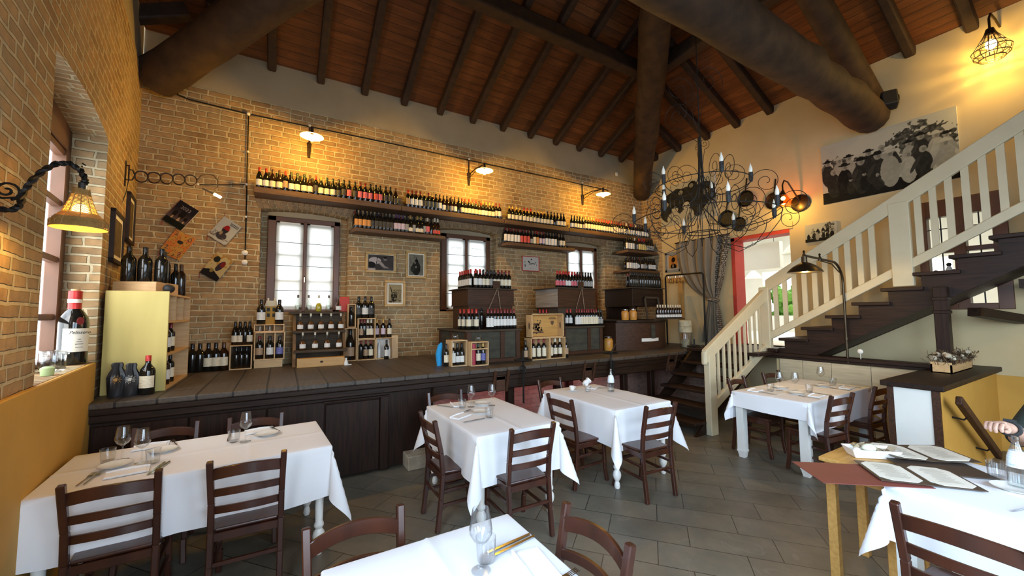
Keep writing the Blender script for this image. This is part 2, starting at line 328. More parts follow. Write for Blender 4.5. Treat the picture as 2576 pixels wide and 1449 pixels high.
def paint(name, w, h, nx, ny, fn, M, parent=None):
    """a printed sheet: a fine grid in the local xz plane facing -y, its ink from fn(X, Y) -> rgb"""
    xs = np.linspace(0, 1, nx+1); ys = np.linspace(0, 1, ny+1); X, Y = np.meshgrid(xs, ys)
    col = (np.clip(fn(X, Y), 0, 1)**1.9).reshape(-1, 3)
    vs = [M @ Vector((x*w, 0, y*h)) for y in ys for x in xs]; W = nx+1
    fs = [(j*W+i, j*W+i+1, (j+1)*W+i+1, (j+1)*W+i) for j in range(ny) for i in range(nx)]
    off = Vector(parent['_w']) if parent is not None and parent.get('_w') else Vector((0,0,0))
    me = bpy.data.meshes.new(name); me.from_pydata([v-off for v in vs], [], fs); me.materials.append(PICT)
    at = me.color_attributes.new('ink', 'FLOAT_COLOR', 'POINT')
    at.data.foreach_set('color', np.hstack([col, np.ones((len(col), 1))]).astype(np.float32).ravel())
    o = bpy.data.objects.new(name, me); COL.objects.link(o); o.parent = parent; return o
def text(name, s, size, M, m, parent=None, ext=.0006, align='CENTER', shear=0):
    c = bpy.data.curves.new(name, 'FONT'); c.body = s; c.size = size; c.extrude = ext; c.align_x = align; c.align_y = 'CENTER'; c.shear = shear
    tmp = bpy.data.objects.new(name, c); c.materials.append(m); me = bpy.data.meshes.new_from_object(tmp); bpy.data.objects.remove(tmp); o = bpy.data.objects.new(name, me)
    if not me.materials: me.materials.append(m)
    if parent is not None:
        o.parent = parent
        if parent.get('_w'): M = Matrix.Translation(-Vector(parent['_w'])) @ M
    o.matrix_local = M; COL.objects.link(o); return o
# vertical text facing -y
TXT = Matrix.Rotation(PI/2, 4, 'X')
# ------------------------------------------------------------------ the room
YB, XR, ZE, SL = 6.7, 7.757, 5.54, .48
LWM = Matrix.Translation((-1.285,3.94,0)) @ Matrix.Rotation(math.atan2(.1275,1), 4, 'Z')   # left wall frame: x into the room, y along the wall
def wall(mb, u0, u1, z0, z1, holes, P):
    us = {u0, u1}
    for a, b, za, zb, rise, dep in holes:
        n = 12 if rise else 1
        us |= {a+(b-a)*i/n for i in range(n+1)}
    us = sorted(us)
    for a, b in zip(us, us[1:]):
        m = (a+b)/2; hs = [h for h in holes if h[0] < m < h[1]]
        if not hs: mb.quad(P(a,z0,0), P(b,z0,0), P(b,z1,0), P(a,z1,0)); continue
        h = hs[0]
        def top(u, h=h):
            t = (u-h[0])/(h[1]-h[0])*2-1; return h[3]+h[4]*(1-t*t)
        if h[2] > z0: mb.quad(P(a,z0,0), P(b,z0,0), P(b,h[2],0), P(a,h[2],0)); mb.quad(P(a,h[2],0), P(b,h[2],0), P(b,h[2],h[5]), P(a,h[2],h[5]))
        mb.quad(P(a,top(a),0), P(b,top(b),0), P(b,z1,0), P(a,z1,0)); mb.k += 2; mb.quad(P(a,top(a),h[5]), P(b,top(b),h[5]), P(b,top(b),0), P(a,top(a),0)); mb.k -= 2
    for a, b, za, zb, rise, dep in holes:
        for u in (a, b): mb.quad(P(u,za,0), P(u,zb,0), P(u,zb,dep), P(u,za,dep))
NB = [(-.29,.91), (2.44,3.64), (5.34,6.46)]
FB = [(-.204,.801), (2.54,3.564), (5.42,6.405)]
PB = lambda u, z, d: Vector((u, YB+d, z))
mb = MB(); wall(mb, -1.75, XR+.05, 0, 4.9, [(a,b,1.79,3.30,.05,.25) for a, b in NB], PB)
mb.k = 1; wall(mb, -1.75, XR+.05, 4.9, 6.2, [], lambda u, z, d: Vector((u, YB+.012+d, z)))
for (a, b), (c, d) in zip(NB, FB):            # plaster strips between reveal and window frame
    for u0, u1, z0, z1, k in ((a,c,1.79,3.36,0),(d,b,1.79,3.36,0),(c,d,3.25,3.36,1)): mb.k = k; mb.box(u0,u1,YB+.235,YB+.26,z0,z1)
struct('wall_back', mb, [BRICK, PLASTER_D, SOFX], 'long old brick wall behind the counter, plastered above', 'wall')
PL = lambda u, z, d: LWM @ Vector((-d, u, z))
mb = MB(); wall(mb, -7.2, 2.79, 0, 4.9, [(-.60,.95,1.355,3.36,.07,.30),(-4.7,-3.1,1.0,3.36,.07,.30),(-6.9,-5.5,1.0,3.36,.07,.30)], PL)
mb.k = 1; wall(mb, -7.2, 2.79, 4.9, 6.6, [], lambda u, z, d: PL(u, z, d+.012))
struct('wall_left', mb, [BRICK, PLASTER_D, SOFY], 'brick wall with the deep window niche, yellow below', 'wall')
mb = MB(LWM); mb.box(0,.03,-3.1,.80,0,1.355); mb.box(0,.03,-7,-3.1,0,1.0)
struct('trim_1', mb, YELLOW, 'yellow painted dado under the brick window niche', 'dado', bevel=.006)
PR = lambda u, z, d: Vector((XR+d, u, z))
mb = MB(); wall(mb, -3.2, 6.12, 0, 6.0, [(1.0,1.80,1.75,3.25,0,.30),(3.42,4.46,1.10,3.2,0,.30)], PR)
mb.k = 1; wall(mb, 6.12, 6.75, 0, 4.9, [], PR); mb.k = 0; wall(mb, 6.12, 6.75, 4.9, 6.0, [], PR)
struct('wall_right', mb, [PLASTER, BRICK, PLASTER], 'cream plastered wall with the doorway, behind the stairs', 'wall')
mb = MB()
for x0, x1, z0, z1 in ((-1.2,-.2,0,6),(1.9,2.6,0,6),(5.0,8,0,6),(-1.2,8,3.9,8),(-.2,1.9,0,.1),(2.6,5.0,0,.1)): mb.box(x0,x1,-3.2,-3.05,z0,z1)
struct('wall_front', mb, PLASTER, 'plain wall with tall glazed openings, behind the viewer', 'wall')
for i, (x0, x1) in enumerate(((-.2,1.9),(2.6,5.0))):
    mb = MB(); m = (x0+x1)/2
    for a in (x0, m-.04, x1-.08): mb.box(a,a+.08,-3.14,-3.08,.1,3.9)
    for z in (.1,1.0,2.4,3.82): mb.box(x0,x1,-3.14,-3.08,z,z+.08)
    w = struct(f'window_{i+1}', mb, WINW, 'tall glazed door in the wall behind the viewer', 'window')
fl = MB(); fl.quad((-14,-10,0),(14,-10,0),(14,10,0),(-14,10,0))
f = struct('floor', fl, FLOOR, 'dark slate floor tiles laid diagonally', 'floor'); f.rotation_euler.z = math.atan2(.766,-.643)
cx, cy, cz = 3.06, 2.0, 7.797
mb = MB(); mb.add([(-1.64,YB,ZE),(XR,YB,ZE),(cx,cy,cz),(-1.64,-3.4,ZE),(cx,-3.4,cz),(XR,-3.4,ZE)], [(0,1,2),(0,2,4,3),(1,5,4,2)])
# eaves run on past the walls
mb.add([(-1.64,YB,ZE),(XR,YB,ZE),(XR,YB+.4,ZE-.19),(-1.64,YB+.4,ZE-.19),(XR+.4,YB,ZE-.19),(XR+.4,-3.4,ZE-.19),(XR,-3.4,ZE)], [(0,3,2,1),(1,4,5,6)])
struct('ceiling', mb, CEIL, 'reddish brown boarded hipped ceiling', 'ceiling')
def roofz(x, y): return ZE+SL*min(YB-y, XR-x, x+1.64)
# rafters
up = Vector((0,SL,1)).normalized()
def hipn(x): return min(x+1.64, XR-x)
for i in range(13):
    x = -.87+.6605*i if i < 13 else 0
    L_ = hipn(x)-.12
    if L_ < .3: continue
    mb = MB(); z0 = ZE-.075
    mb.bar((x,YB+.02,z0-.01),(x,YB-L_,z0+SL*L_),.115,.15,(0,SL,1))
    o = mb.build('rafter', RAFT, bevel=.025, seg=2, loc=(x,YB,z0))
    tag(o, f'{ORD[i]} dark rafter from the left brick wall, under the back roof slope', 'rafter', 'rafters of the back roof slope')
for i, y in enumerate((6.2,5.573,4.874,4.238,3.627,3.0,2.37,1.744,1.154,.55)):
    L_ = min(YB-y, XR-3.2)-.15
    mb = MB(); z0 = ZE-.075
    mb.bar((XR+.02,y,z0-.01),(XR-L_,y,z0+SL*L_),.125,.15,(SL,0,1))
    o = mb.build('rafter', RAFT, bevel=.025, seg=2, loc=(XR,y,z0))
    tag(o, f'{ORD[i]} dark rafter from the far corner, under the right roof slope', 'rafter', 'rafters of the right roof slope')
for i, y in enumerate((6.3,5.6,4.9,4.2)):
    L_ = YB-y+.1 if i == 0 else min(YB-y, 3)
    mb = MB(); z0 = ZE-.09; mb.bar((-1.66,y,z0),(-1.64+L_,y,z0+SL*L_),.16,.2,(-SL,0,1))
    o = mb.build('rafter', RAFT, bevel=.025, seg=2, loc=(-1.64,y,z0))
    tag(o, f'{ORD[i]} dark rafter from the back wall, under the shaded left roof slope', 'rafter', 'rafters of the left roof slope')
def log(name, pts, rs, label, m=LOG, n=14, wob=.02):
    mb = MB(); P = []; Q = []
    for i in range(len(pts)-1):
        for k in range(8):
            t = k/8; a = Vector(pts[i]).lerp(Vector(pts[i+1]), t)
            P.append(a+Vector((rnd.uniform(-wob,wob),rnd.uniform(-wob,wob),rnd.uniform(-wob,wob)))); Q.append((rs[i]*(1-t)+rs[i+1]*t)*rnd.uniform(.96,1.04))
    P.append(Vector(pts[-1])); Q.append(rs[-1])
    d = (P[0]-P[1]).normalized(); P.insert(0, P[0]+d*.04); Q.insert(0, Q[0]*.72)
    mb.tube(P, Q, n); return tag(mb.build(name, m, smooth=60, loc=pts[0]), label, 'beam')
def hip(x, y, dx, t, off): return (x+dx*t, y-t, ZE+SL*t-off)
log('hip_log', [hip(XR-.10,YB-.10,-1,0,.88), hip(XR,YB,-1,2.0,.66), hip(XR,YB,-1,4.2,.52)], [.20,.25,.23], 'thick rough log running up the roof hip from the far corner')
log('hip_log', [hip(-1.48,YB-.16,1,0,.72), hip(-1.64,YB,1,2.0,.70), hip(-1.64,YB,1,4.5,.60)], [.24,.255,.25], 'thick dark log running up the roof hip from the left corner')
log('tie_beam', [(XR-.12,2.2,4.67),(5.2,2.2,4.78),(-1.0,2.2,4.74)], [.23,.25,.25], 'massive rough tie log crossing the room from the right wall')
log('principal_rafter', [(XR-.05,2.22,5.02),(5.0,2.22,6.46),(3.2,2.22,7.35)], [.17,.17,.17], 'squared dark principal rafter rising above the tie log', n=8, wob=.006)
mb = MB(); mb.bar((-.0+.35,4.75,ZE+SL*1.95-.30),(XR-1.95,4.75,ZE+SL*1.95-.30),.2,.24)
tag(mb.build('purlin', RAFT, bevel=.03, seg=2, loc=(0,4.75,6.2)), 'long horizontal purlin under the back roof slope', 'beam')
mb = MB(); mb.bar((XR-1.95,4.70,ZE+SL*1.95-.30),(XR-1.95,-1,ZE+SL*1.95-.30),.2,.24)
tag(mb.build('purlin', RAFT, bevel=.03, seg=2, loc=(5.8,4.7,6.2)), 'horizontal purlin under the right roof slope', 'beam')

# window arches: soldier courses of brick over the three niches
for n, (a, b) in enumerate(NB):
    for i in range(17):
        t0 = i/17*2-1; t1 = (i+1)/17*2-1; mb = MB()
        u0 = a-.03+(b-a+.06)*i/17+.006; u1 = a-.03+(b-a+.06)*(i+1)/17-.006; s = (t0+t1)*.03
        za = 3.30+.05*(1-t0*t0); zb = 3.30+.05*(1-t1*t1)
        mb.prism([(u0,za),(u1,zb),(u1+s,zb+.135),(u0+s,za+.135)], lambda p, q, t: Vector((p, t, q)), YB-.012, YB+.05)
        if i == 0: arch = mb
        else:
            k = len(arch.v); arch.v += mb.v; arch.f += [[q+k for q in f_] for f_ in mb.f]; arch.mi += [i % 2]*6
    struct(f'trim_{n+2}', arch, ARCHB, f'soldier course of bricks arching over the {("first","second","third")[n]} back window from the left', 'brick arch', bevel=.004)
# windows of the back wall with their blinds
for n, (a, b) in enumerate(FB):
    w = wthing(f'window_{n+3}', f'brown wooden casement in the back brick wall, {("first","second","third")[n]} from the left', 'window', ((a+b)/2,YB+.25,1.8), kind='structure')
    Y0, Y1 = YB+.19, YB+.27; m0 = (a+b)/2-.0245; m1 = m0+.049
    mb = MB(); mb.box(a,a+.112,Y0,Y1,1.79,3.257); mb.box(b-.09,b,Y0,Y1,1.79,3.257); mb.box(m0,m1,Y0-.01,Y1,1.8,3.2); mb.box(a,b,Y0,Y1,3.18,3.257); mb.box(a,b,Y0,Y1,1.79,1.83)
    mb.build('frame', WINW, w, bevel=.008)
    mb = MB(); mb.box(m0+.018,m0+.03,Y0-.05,Y0-.012,2.33,2.345); mb.box(m0+.018,m0+.03,Y0-.05,Y0-.04,2.25,2.345); mb.build('handle', GOLD, w)
    for k, (l, r) in enumerate(((a+.112,m0),(m1,b-.09))):
        mb = MB()
        for p, q in ((l,l+.045),(r-.045,r)): mb.box(p,q,Y0+.03,Y1,1.83,3.18)
        for z in (1.83,2.255,2.655,3.12): mb.box(l,r,Y0+.03,Y1,z,z+(.03 if 2 < z < 3 else .06))
        s = mb.build('sash', WSASH, w)
        mb = MB(); c = (l+r)/2; mb.box(c-.007,c+.007,Y1+.02,Y1+.035,1.85,3.15)
        for z in (2.05,2.46,2.88): mb.box(l+.03,r-.03,Y1+.02,Y1+.035,z,z+.012)
        mb.build('muntin', RAFT, s)
        mb = MB(); mb.quad((l,Y1+.01,1.85),(r,Y1+.01,1.85),(r,Y1+.01,3.15),(l,Y1+.01,3.15)); mb.build('pane', PANE, s)
        bl = wthing('roman_blind', f'sheer white roman blind on the {("left","right")[k]} leaf of the {("first","second","third")[n]} back window', 'blind', (c,Y0,3.17), 'roman blinds of the back windows')
        mb = MB(); zs = [1.86+1.3*i/26 for i in range(27)]
        vs = [(x, Y0+.012+.006*math.sin(i*.9+x*9), z) for i, z in enumerate(zs) for x in (l+.004,c,r-.004)]
        mb.add(vs, [(3*i+j,3*i+j+1,3*i+j+4,3*i+j+3) for i in range(26) for j in range(2)]); mb.build('fabric', BLIND, bl, smooth=80)
        for z in (2.12,2.50,2.86):
            mb = MB(); mb.bar((l+.006,Y0-.002,z),(r-.006,Y0-.002,z),.008,.007); mb.build('rod', BLACK, bl)
        if n == 1:
            mb = MB()
            for j in range(7):
                x = l+.09+j*.03; z = 3.0+rnd.uniform(-.01,.01)
                mb.tube([(x,Y0-.003,z-.02),(x+.004,Y0-.003,z+.012),(x+.014,Y0-.003,z-.004),(x+.018,Y0-.003,z+.014)], .0025, 4)
                mb.tube([(x+.004,Y0-.003,z-.05),(x+.002,Y0-.003,z-.05-rnd.uniform(.03,.1))], .0015, 4)
            mb.build('scribbled_ink', BLACK, bl)
# left window
w = wthing('window_6', 'tall brown wooden window deep in the left brick niche', 'window', tuple(LWM @ Vector((-.28,.2,1.4))), kind='structure')
mb = MB(LWM)
for p, q in ((-.6,-.50),(.84,.95),(.13,.22)): mb.box(-.31,-.22,p,q,1.355,3.44)
for z in (1.355,1.72,2.2,2.68,3.12): mb.box(-.30,-.235,-.6,.95,z,z+.05)
mb.box(-.31,-.22,-.6,.95,3.17,3.44); mb.build('frame', WINW, w, bevel=.006)
mb = MB(LWM); mb.quad((-.29,-.55,1.4),(-.29,.9,1.4),(-.29,.9,3.2),(-.29,-.55,3.2)); mb.build('pane', PANE, w)
for n, (p0, p1) in enumerate(((-4.7,-3.1),(-6.9,-5.5))):
    w = wthing(f'window_{n+8}', f'tall window in the left wall beside the viewer, {("nearer","farther")[n]} one', 'window', tuple(LWM @ Vector((-.28,p0,1.0))), kind='structure')
    mb = MB(LWM)
    for p in (p0, (p0+p1)/2-.04, p1-.08): mb.box(-.31,-.24,p,p+.08,1.0,3.4)
    for z in (1.0,1.8,2.6,3.34): mb.box(-.30,-.25,p0,p1,z,z+.06)
    mb.build('frame', WINW, w)
# yard wall seen through it
mb = MB(); mb.box(-4.6,-4.4,2.5,9.5,0,4.2); struct('wall_outside', mb, BRICK, 'pale sunlit brick wall outside the left window', 'wall')
# doorway in the right wall: red jamb and head
mb = MB(); mb.box(XR-.012,XR+.31,4.40,4.47,1.1,3.2); mb.box(XR-.012,XR+.31,3.42,4.47,3.14,3.21); mb.box(XR+.25,XR+.31,3.42,3.45,1.1,3.2)
struct('door_1', mb, RED, 'red painted door jamb and head at the top of the lower stairs', 'door frame')
mb = MB(); mb.box(XR-.02,XR,3.36,4.50,3.21,3.33); struct('trim_5', mb, PLASTER, 'plain plaster lintel band above the red doorway', 'lintel')
# stair window in the right wall
w = wthing('window_7', 'dark brown window behind the upper stair balusters', 'window', (XR,1.4,1.8), kind='structure')
mb = MB()
for p, q in ((1.0,1.13),(1.36,1.47),(1.71,1.80)): mb.box(XR-.02,XR+.12,p,q,1.75,3.25)
for z, h in ((1.75,.08),(2.52,.06),(3.02,.23)): mb.box(XR-.015,XR+.12,1.0,1.8,z,z+h)
mb.build('frame', WINW, w, bevel=.005)
mb = MB()
for y in (1.245,1.59): mb.box(XR+.05,XR+.065,y-.006,y+.006,1.8,3.05)
for z in (2.2,2.85): mb.box(XR+.05,XR+.065,1.1,1.75,z,z+.012)
mb.build('muntin', BLACK, w)
mb = MB(); mb.quad((XR+.06,1.05,1.8),(XR+.06,1.75,1.8),(XR+.06,1.75,3.1),(XR+.06,1.05,3.1)); mb.build('pane', PANE, w)
# bright adjoining room
mb = MB(); X0, X1 = XR+.32, 13.5
mb.quad((X0-.3,-1,1.10),(X1,-1,1.10),(X1,9,1.10),(X0-.3,9,1.10)); mb.quad((X0,-1,1.1),(X0,-1,4.2),(X1,-1,4.2),(X1,-1,1.1)); mb.quad((X0,9,1.1),(X0,9,4.2),(X1,9,4.2),(X1,9,1.1))
mb.quad((X0,-1,4.0),(X1,-1,4.8),(X1,9,4.8),(X0,9,4.0))
for y0, y1, z0, z1 in ((-1,2.6,1.1,5),(3.9,4.6,1.1,5),(6.8,9,1.1,5),(2.6,3.9,3.0,5),(4.6,6.8,3.0,5),(2.6,6.8,1.1,1.6)): mb.quad((X1,y0,z0),(X1,y1,z0),(X1,y1,z1),(X1,y0,z1))
mb.box(X0+1.2,X0+1.45,-1,9,3.55,3.95); mb.box(X0+3.4,X0+3.6,-1,9,3.75,4.05)
struct('wall_beyond', mb, PLASTER_W, 'white walls and ceiling of the bright room beyond the doorway', 'wall')
mb = MB(); mb.box(9.6,9.75,4.45,6.4,2.72,3.32)
tag(mb.build('ceiling_panel', PLASTER_W, loc=(9.7,5.4,3.3)), 'white suspended panel in the bright room beyond the doorway', 'panel')
mb = MB(); mb.tube([(9.68,4.6,3.32),(9.68,4.6,4.2)], .006, 4); mb.tube([(9.68,6.2,3.32),(9.68,6.2,4.2)], .006, 4)
tag(mb.build('panel_cord', BLACK, loc=(9.68,5.4,4.2)), 'thin cords holding the white suspended panel', 'cord')
for x, y, z, l in ((10.2,5.35,2.55,'nearer the red jamb'),(9.3,4.05,2.95,'above the pale stair rail')):
    t = wthing('pendant_lamp', f'white conical pendant lamp beyond the doorway, {l}', 'pendant lamp', (x,y,z), 'pendant lamps in the bright room')
    mb = MB(); mb.lathe([(.21,0),(.12,.13),(.05,.2),(.035,.27)], 18, (x,y,z)); mb.build('lamp_shade', ENAMEL, t, smooth=True)
    mb = MB(); mb.tube([(x,y,z+.27),(x+.01,y,z+.8),(x,y,4.4)], .006, 5); mb.build('cord', BLACK, t)
mb = MB()
for i in range(260):
    c = Vector((15.5+rnd.uniform(-.5,.8), rnd.uniform(2.5,9), rnd.uniform(.8,2.6))); mb.ball(c, rnd.uniform(.12,.28), 6)
tag(mb.build('hedge', mat('hedge_leaf', (.18,.36,.05), (.09,.22,.02), .8, 9), loc=(15.5,5,.8)), 'bright green hedge outside the far room', 'hedge')
mb = MB(); mb.quad((14,-6,.7),(40,-6,.7),(40,22,.7),(14,22,.7)); struct('ground', mb, mat('gravel', (.5,.47,.4), None, .9, 30), 'pale ground outside the far room', 'ground')
# ------------------------------------------------------------------ counter
ZC = 1.035
t = wthing('counter', 'long dark old plank counter along the brick back wall', 'counter', (2.6,4.9,0))
mb = MB(); mb.prism([(-1.37,4.55),(7.74,4.55),(7.74,YB-.01),(-1.63,YB-.01)], lambda a, b, z: Vector((a, b, z)), ZC-.055, ZC); mb.build('counter_top', DECK, t, bevel=.012, seg=2)
mb = MB(); mb.box(-1.36,6.35,4.565,4.60,.925,.98); mb.box(-1.36,6.3,4.58,4.64,.86,.925); mb.build('moulding', DKX, t, bevel=.012, seg=2)
mb = MB(); mb.box(-1.35,1.10,4.63,4.68,.02,.86); mb.box(1.10,1.62,4.66,4.70,.02,.86); mb.build('front_panel', DKZ, t)
for x0, x1 in ((-1.33,-.70),(-.69,-.10),(-.09,.42),(.43,.98)):
    mb = MB(); mb.box(x0,x1,4.605,4.635,.03,.80 if x0 > .4 else .83); d = mb.build('door', DKZ, t, bevel=.006)
mb = MB(); mb.box(.985,1.08,4.59,4.64,.02,.83); mb.box(.40,1.09,4.585,4.64,.815,.835); mb.build('door_post', DKZ, t, bevel=.006)
mb = MB(); mb.box(1.6,6.35,4.60,4.74,.74,.93); mb.build('apron_beam', DKX, t, bevel=.015)
for x in (2.52,4.04,5.95):
    mb = MB()
    for dx in (-.10,.10): mb.prism([(4.52,1.0),(4.60,1.0),(4.66,.72),(4.60,.70)], lambda a, b, k: Vector((k, a, b)), x+dx-.02, x+dx+.02)
    mb.box(x-.07,x+.07,4.58,4.61,.72,.98); mb.build('bracket', REDW, t, bevel=.008)
for x, y in ((2.30,5.3),(2.78,4.8),(3.68,4.9),(5.05,4.85),(5.9,5.0),(4.4,5.5)):
    mb = MB(); mb.box(x-.05,x+.05,y-.05,y+.05,0,.98); mb.build('post', DKZ, t, bevel=.008)
mb = MB(); mb.box(1.60,6.9,5.62,5.7,0,.98); mb.box(1.60,1.66,4.7,5.62,0,.96); mb.box(6.8,6.9,4.6,5.62,0,.98)
struct('wall_under_counter', mb, PINKBRICK, 'rough brick back of the open space under the counter', 'wall')
# iron press screws and handwheels on the counter edge
for x, z, lean, lab in ((2.82,1.12,0,'in front of the tall pine crates'),(4.43,1.12,.10,'leaning before the far panelled desk'),(6.5,1.12,0,'nearest the lower stairs')):
    w = wthing('press_screw', f'iron press screw with handwheel on the counter edge, {lab}', 'press screw', (x,4.5,ZC), 'press screws on the counter edge')
    mb = MB(); mb.tube([(x-lean*.3,4.5,.55),(x,4.5,z),(x+lean,4.5,z+.13)], .013, 7); mb.build('spindle', IRON, w)
    mb = MB(); mb.tube([(x+.115*math.cos(a),4.5+.115*math.sin(a),z) for a in [2*PI*k/20 for k in range(20)]], .012, 6, True)
    for k in range(3):
        a = 2*PI*k/3+.4; mb.bar((x,4.5,z),(x+.11*math.cos(a),4.5+.11*math.sin(a),z),.014,.01)
    mb.build('handwheel', IRON, w, smooth=True)
    if x < 3:
        mb = MB(); mb.tube([(x-.03+.05*math.cos(a),4.47,1.0+.05*math.sin(a)) for a in [2*PI*k/16 for k in range(16)]], .008, 6, True); mb.bar((x-.08,4.47,1.0),(x+.02,4.47,1.0),.01,.01); mb.build('small_wheel', IRON, w)
    if lean:
        mb = MB(); mb.bar((x,4.5,.62),(x+.02,4.5,1.0),.05,.05); mb.build('clamp', IRON, w)
mb = MB(); mb.box(1.26,1.56,4.44,4.72,0,.155); tag(mb.build('stone_block', STONE, bevel=.012, seg=2, loc=(1.4,4.6,0)), 'rough pale stone block on the floor by the counter panel', 'stone')
# ------------------------------------------------------------------ stairs
t = wthing('staircase', 'dark wooden staircase rising against the cream right wall', 'staircase', (6.9,2.5,0))
for i in range(5):
    x = 5.0+.27*i; z = .19+.175*i; mb = MB(); mb.box(x,x+.31,3.49,4.50,z-.04,z); mb.build('tread', DKY, t, bevel=.006)
mb = MB(); mb.box(6.33,7.74,3.30,4.545,1.05,1.10); mb.box(6.78,7.74,3.26,3.40,1.10,1.15); mb.build('landing', DKY, t, bevel=.006)
for y in (3.52,4.46):
    mb = MB(); mb.prism([(5.02,0),(5.20,0),(6.7,.93),(6.7,1.06),(6.35,1.06)], lambda a, b, k: Vector((a, k, b)), y-.02, y+.02); mb.build('lower_stringer', DKX, t)
N_ = 14
for i in range(N_):
    y = 3.25-.317*i; z = 1.322+.179*i; mb = MB(); mb.box(6.83,7.74,y-.40,y,z-.045,z); mb.build('tread', DKY, t, bevel=.006)
for x0, x1 in ((6.89,6.95),(7.68,7.74)):
    mb = MB(); poly = [(3.28,1.05),(3.28,1.16)]
    for i in range(N_):
        y = 3.25-.317*i-.06; z = 1.322+.179*i-.046; poly += [(y, z-.179 if i else 1.16),(y, z)]
    ye = 3.25-.317*N_; poly += [(ye, 1.322+.179*N_-.22),(ye, 1.322+.179*N_-.46),(2.95,.98),(3.1,1.05)]
    mb.prism(poly, lambda a, b, k: Vector((k, a, b)), x0, x1); mb.build('stringer', DKY, t)
mb = MB(); mb.add([(6.95,2.9,1.02),(7.68,2.9,1.02),(7.68,-1.0,3.24),(6.95,-1.0,3.24),(6.95,2.9,1.05),(7.68,2.9,1.05),(7.68,-1.0,3.27),(6.95,-1.0,3.27)], [(0,1,2,3),(4,5,6,7),(0,4,7,3)]); mb.build('soffit', DKY, t)
mb = MB(); mb.bar((6.82,1.43,1.04),(6.82,1.43,2.02),.12,.12); mb.box(6.75,6.89,1.36,1.50,1.70,1.74); mb.box(6.75,6.89,1.36,1.50,1.86,1.90); mb.build('support_post', DKZ, t, bevel=.006)
mb = MB(); mb.bar((7.0,1.2,1.72),(7.7,.95,1.62),.14,.10); mb.bar((7.0,.75,2.03),(7.72,.75,2.03),.24,.10); mb.build('bracket_beam', DKX, t)
def rail(parent, name, a, b, w, h, bev=.012):
    a = Vector(a); b = Vector(b); d = b-a; n = Vector((d.y,-d.x,0)).normalized()*w/2
    mb = MB(); vs = []
    for p in (a, b):
        for s_ in (-1, 1):
            for z in (0, h): vs.append(p+n*s_+Vector((0,0,z)))
    mb.add(vs, [(0,1,3,2),(4,6,7,5),(0,4,5,1),(2,3,7,6),(0,2,6,4),(1,5,7,3)]); mb.build(name, CREAMW, parent, bevel=bev, seg=2)
t = wthing('stair_railing', 'cream painted balustrade of the lower stair flight', 'railing', (5.3,3.45,0))
mb = MB(); mb.box(5.25,5.41,3.41,3.50,0,1.13); mb.build('newel_post', CREAMW, t, bevel=.01, seg=2)
mb = MB(); mb.box(6.83,6.93,3.37,3.52,1.10,2.14); mb.build('newel_post', CREAMW, t, bevel=.012, seg=2)
zl = lambda x: 1.0+.548*(x-5.158)
rail(t, 'handrail', (5.20,3.455,zl(5.20)-.02), (6.86,3.455,zl(6.86)-.02), .075, .20)
rail(t, 'bottom_rail', (5.41,3.455,.345), (6.86,3.455,1.09), .06, .14)
rail(t, 'end_scroll', (5.175,3.455,.985), (5.235,3.455,.99), .08, .20, .03)
for i in range(9):
    x = 5.53+.145*i; mb = MB(); mb.box(x-.022,x+.022,3.443,3.467,.40+.513*(x-5.41),zl(x)+.02); mb.build('baluster', CREAMW, t)
t = wthing('stair_railing', 'cream painted balustrade of the upper stair flight', 'railing', (6.88,2.2,1.3))
zt = lambda y: 2.10+.606*(3.40-y); zb = lambda y: 1.29+.578*(3.375-y)
rail(t, 'handrail', (6.88,3.42,zt(3.42)-.04), (6.88,-.85,zt(-.85)-.04), .07, .21)
rail(t, 'bottom_rail', (6.88,3.38,zb(3.38)), (6.88,-.85,zb(-.85)), .05, .125)
mb = MB(); mb.box(6.84,6.92,1.66,1.86,2.05,zt(1.76)+.05); mb.build('newel_post', CREAMW, t, bevel=.008)
ys = [3.28+.0-.137*i for i in range(10)]+[1.585-.137*i for i in range(16)]
for y in ys:
    mb = MB(); mb.box(6.868,6.892,y-.032,y+.032,zb(y)+.06,zt(y)+.02); mb.build('baluster', CREAMW, t)
# half wall under the stairs and the yellow partition
mb = MB(); mb.box(6.85,6.95,1.50,3.30,0,1.05); struct('wall_stair', mb, PLASTER, 'cream half wall under the upper stairs', 'wall')
mb = MB(); mb.box(6.78,7.0,1.44,3.52,1.04,1.085); mb.box(6.81,6.85,1.5,3.45,1.0,1.04); struct('trim_6', mb, DKY, 'dark wooden ledge capping the half wall under the stairs', 'ledge', bevel=.006)
for i, (y0, y1) in enumerate(((3.24,2.93),(2.925,2.57),(2.565,2.13),(2.125,1.66))):
    mb = MB(); mb.box(6.815,6.845,y1,y0,.03,1.0-.004*i); tag(mb.build('wall_panel', BOARDW, bevel=.003, loc=(6.83,(y0+y1)/2,0)), f'{ORD[i]} washed wooden panel from the newel, behind the lamplit table', 'wall panel', 'washed panels under the stairs')
mb = MB(); mb.box(5.42,XR,1.20,1.56,0,.98); struct('wall_partition', mb, YELLOW, 'low yellow partition wall with dark wooden top', 'wall')
mb = MB(); mb.box(5.36,XR,1.15,1.61,.975,1.03); struct('trim_7', mb, DKX, 'dark polished wooden top of the yellow partition', 'ledge', bevel=.008, seg=2)
mb = MB(); mb.box(5.395,5.42,1.245,1.515,0,.975); struct('trim_8', mb, PLASTER_W, 'pale panel on the end of the yellow partition', 'panel')
mb = MB(); mb.box(5.39,5.425,1.19,1.245,0,.975); mb.box(5.39,5.425,1.515,1.565,0,.975); struct('trim_9', mb, REDW, 'brown edge strips on the end of the yellow partition', 'edge strip')
mb = MB(); mb.box(XR-.012,XR,-3,1.2,0,.93); struct('trim_10', mb, YELLOW, 'yellow dado on the right wall beyond the partition', 'dado')
t = wthing('handrail', 'dark wooden handrail sloping down across the yellow partition', 'handrail', (6,1.1,.5))
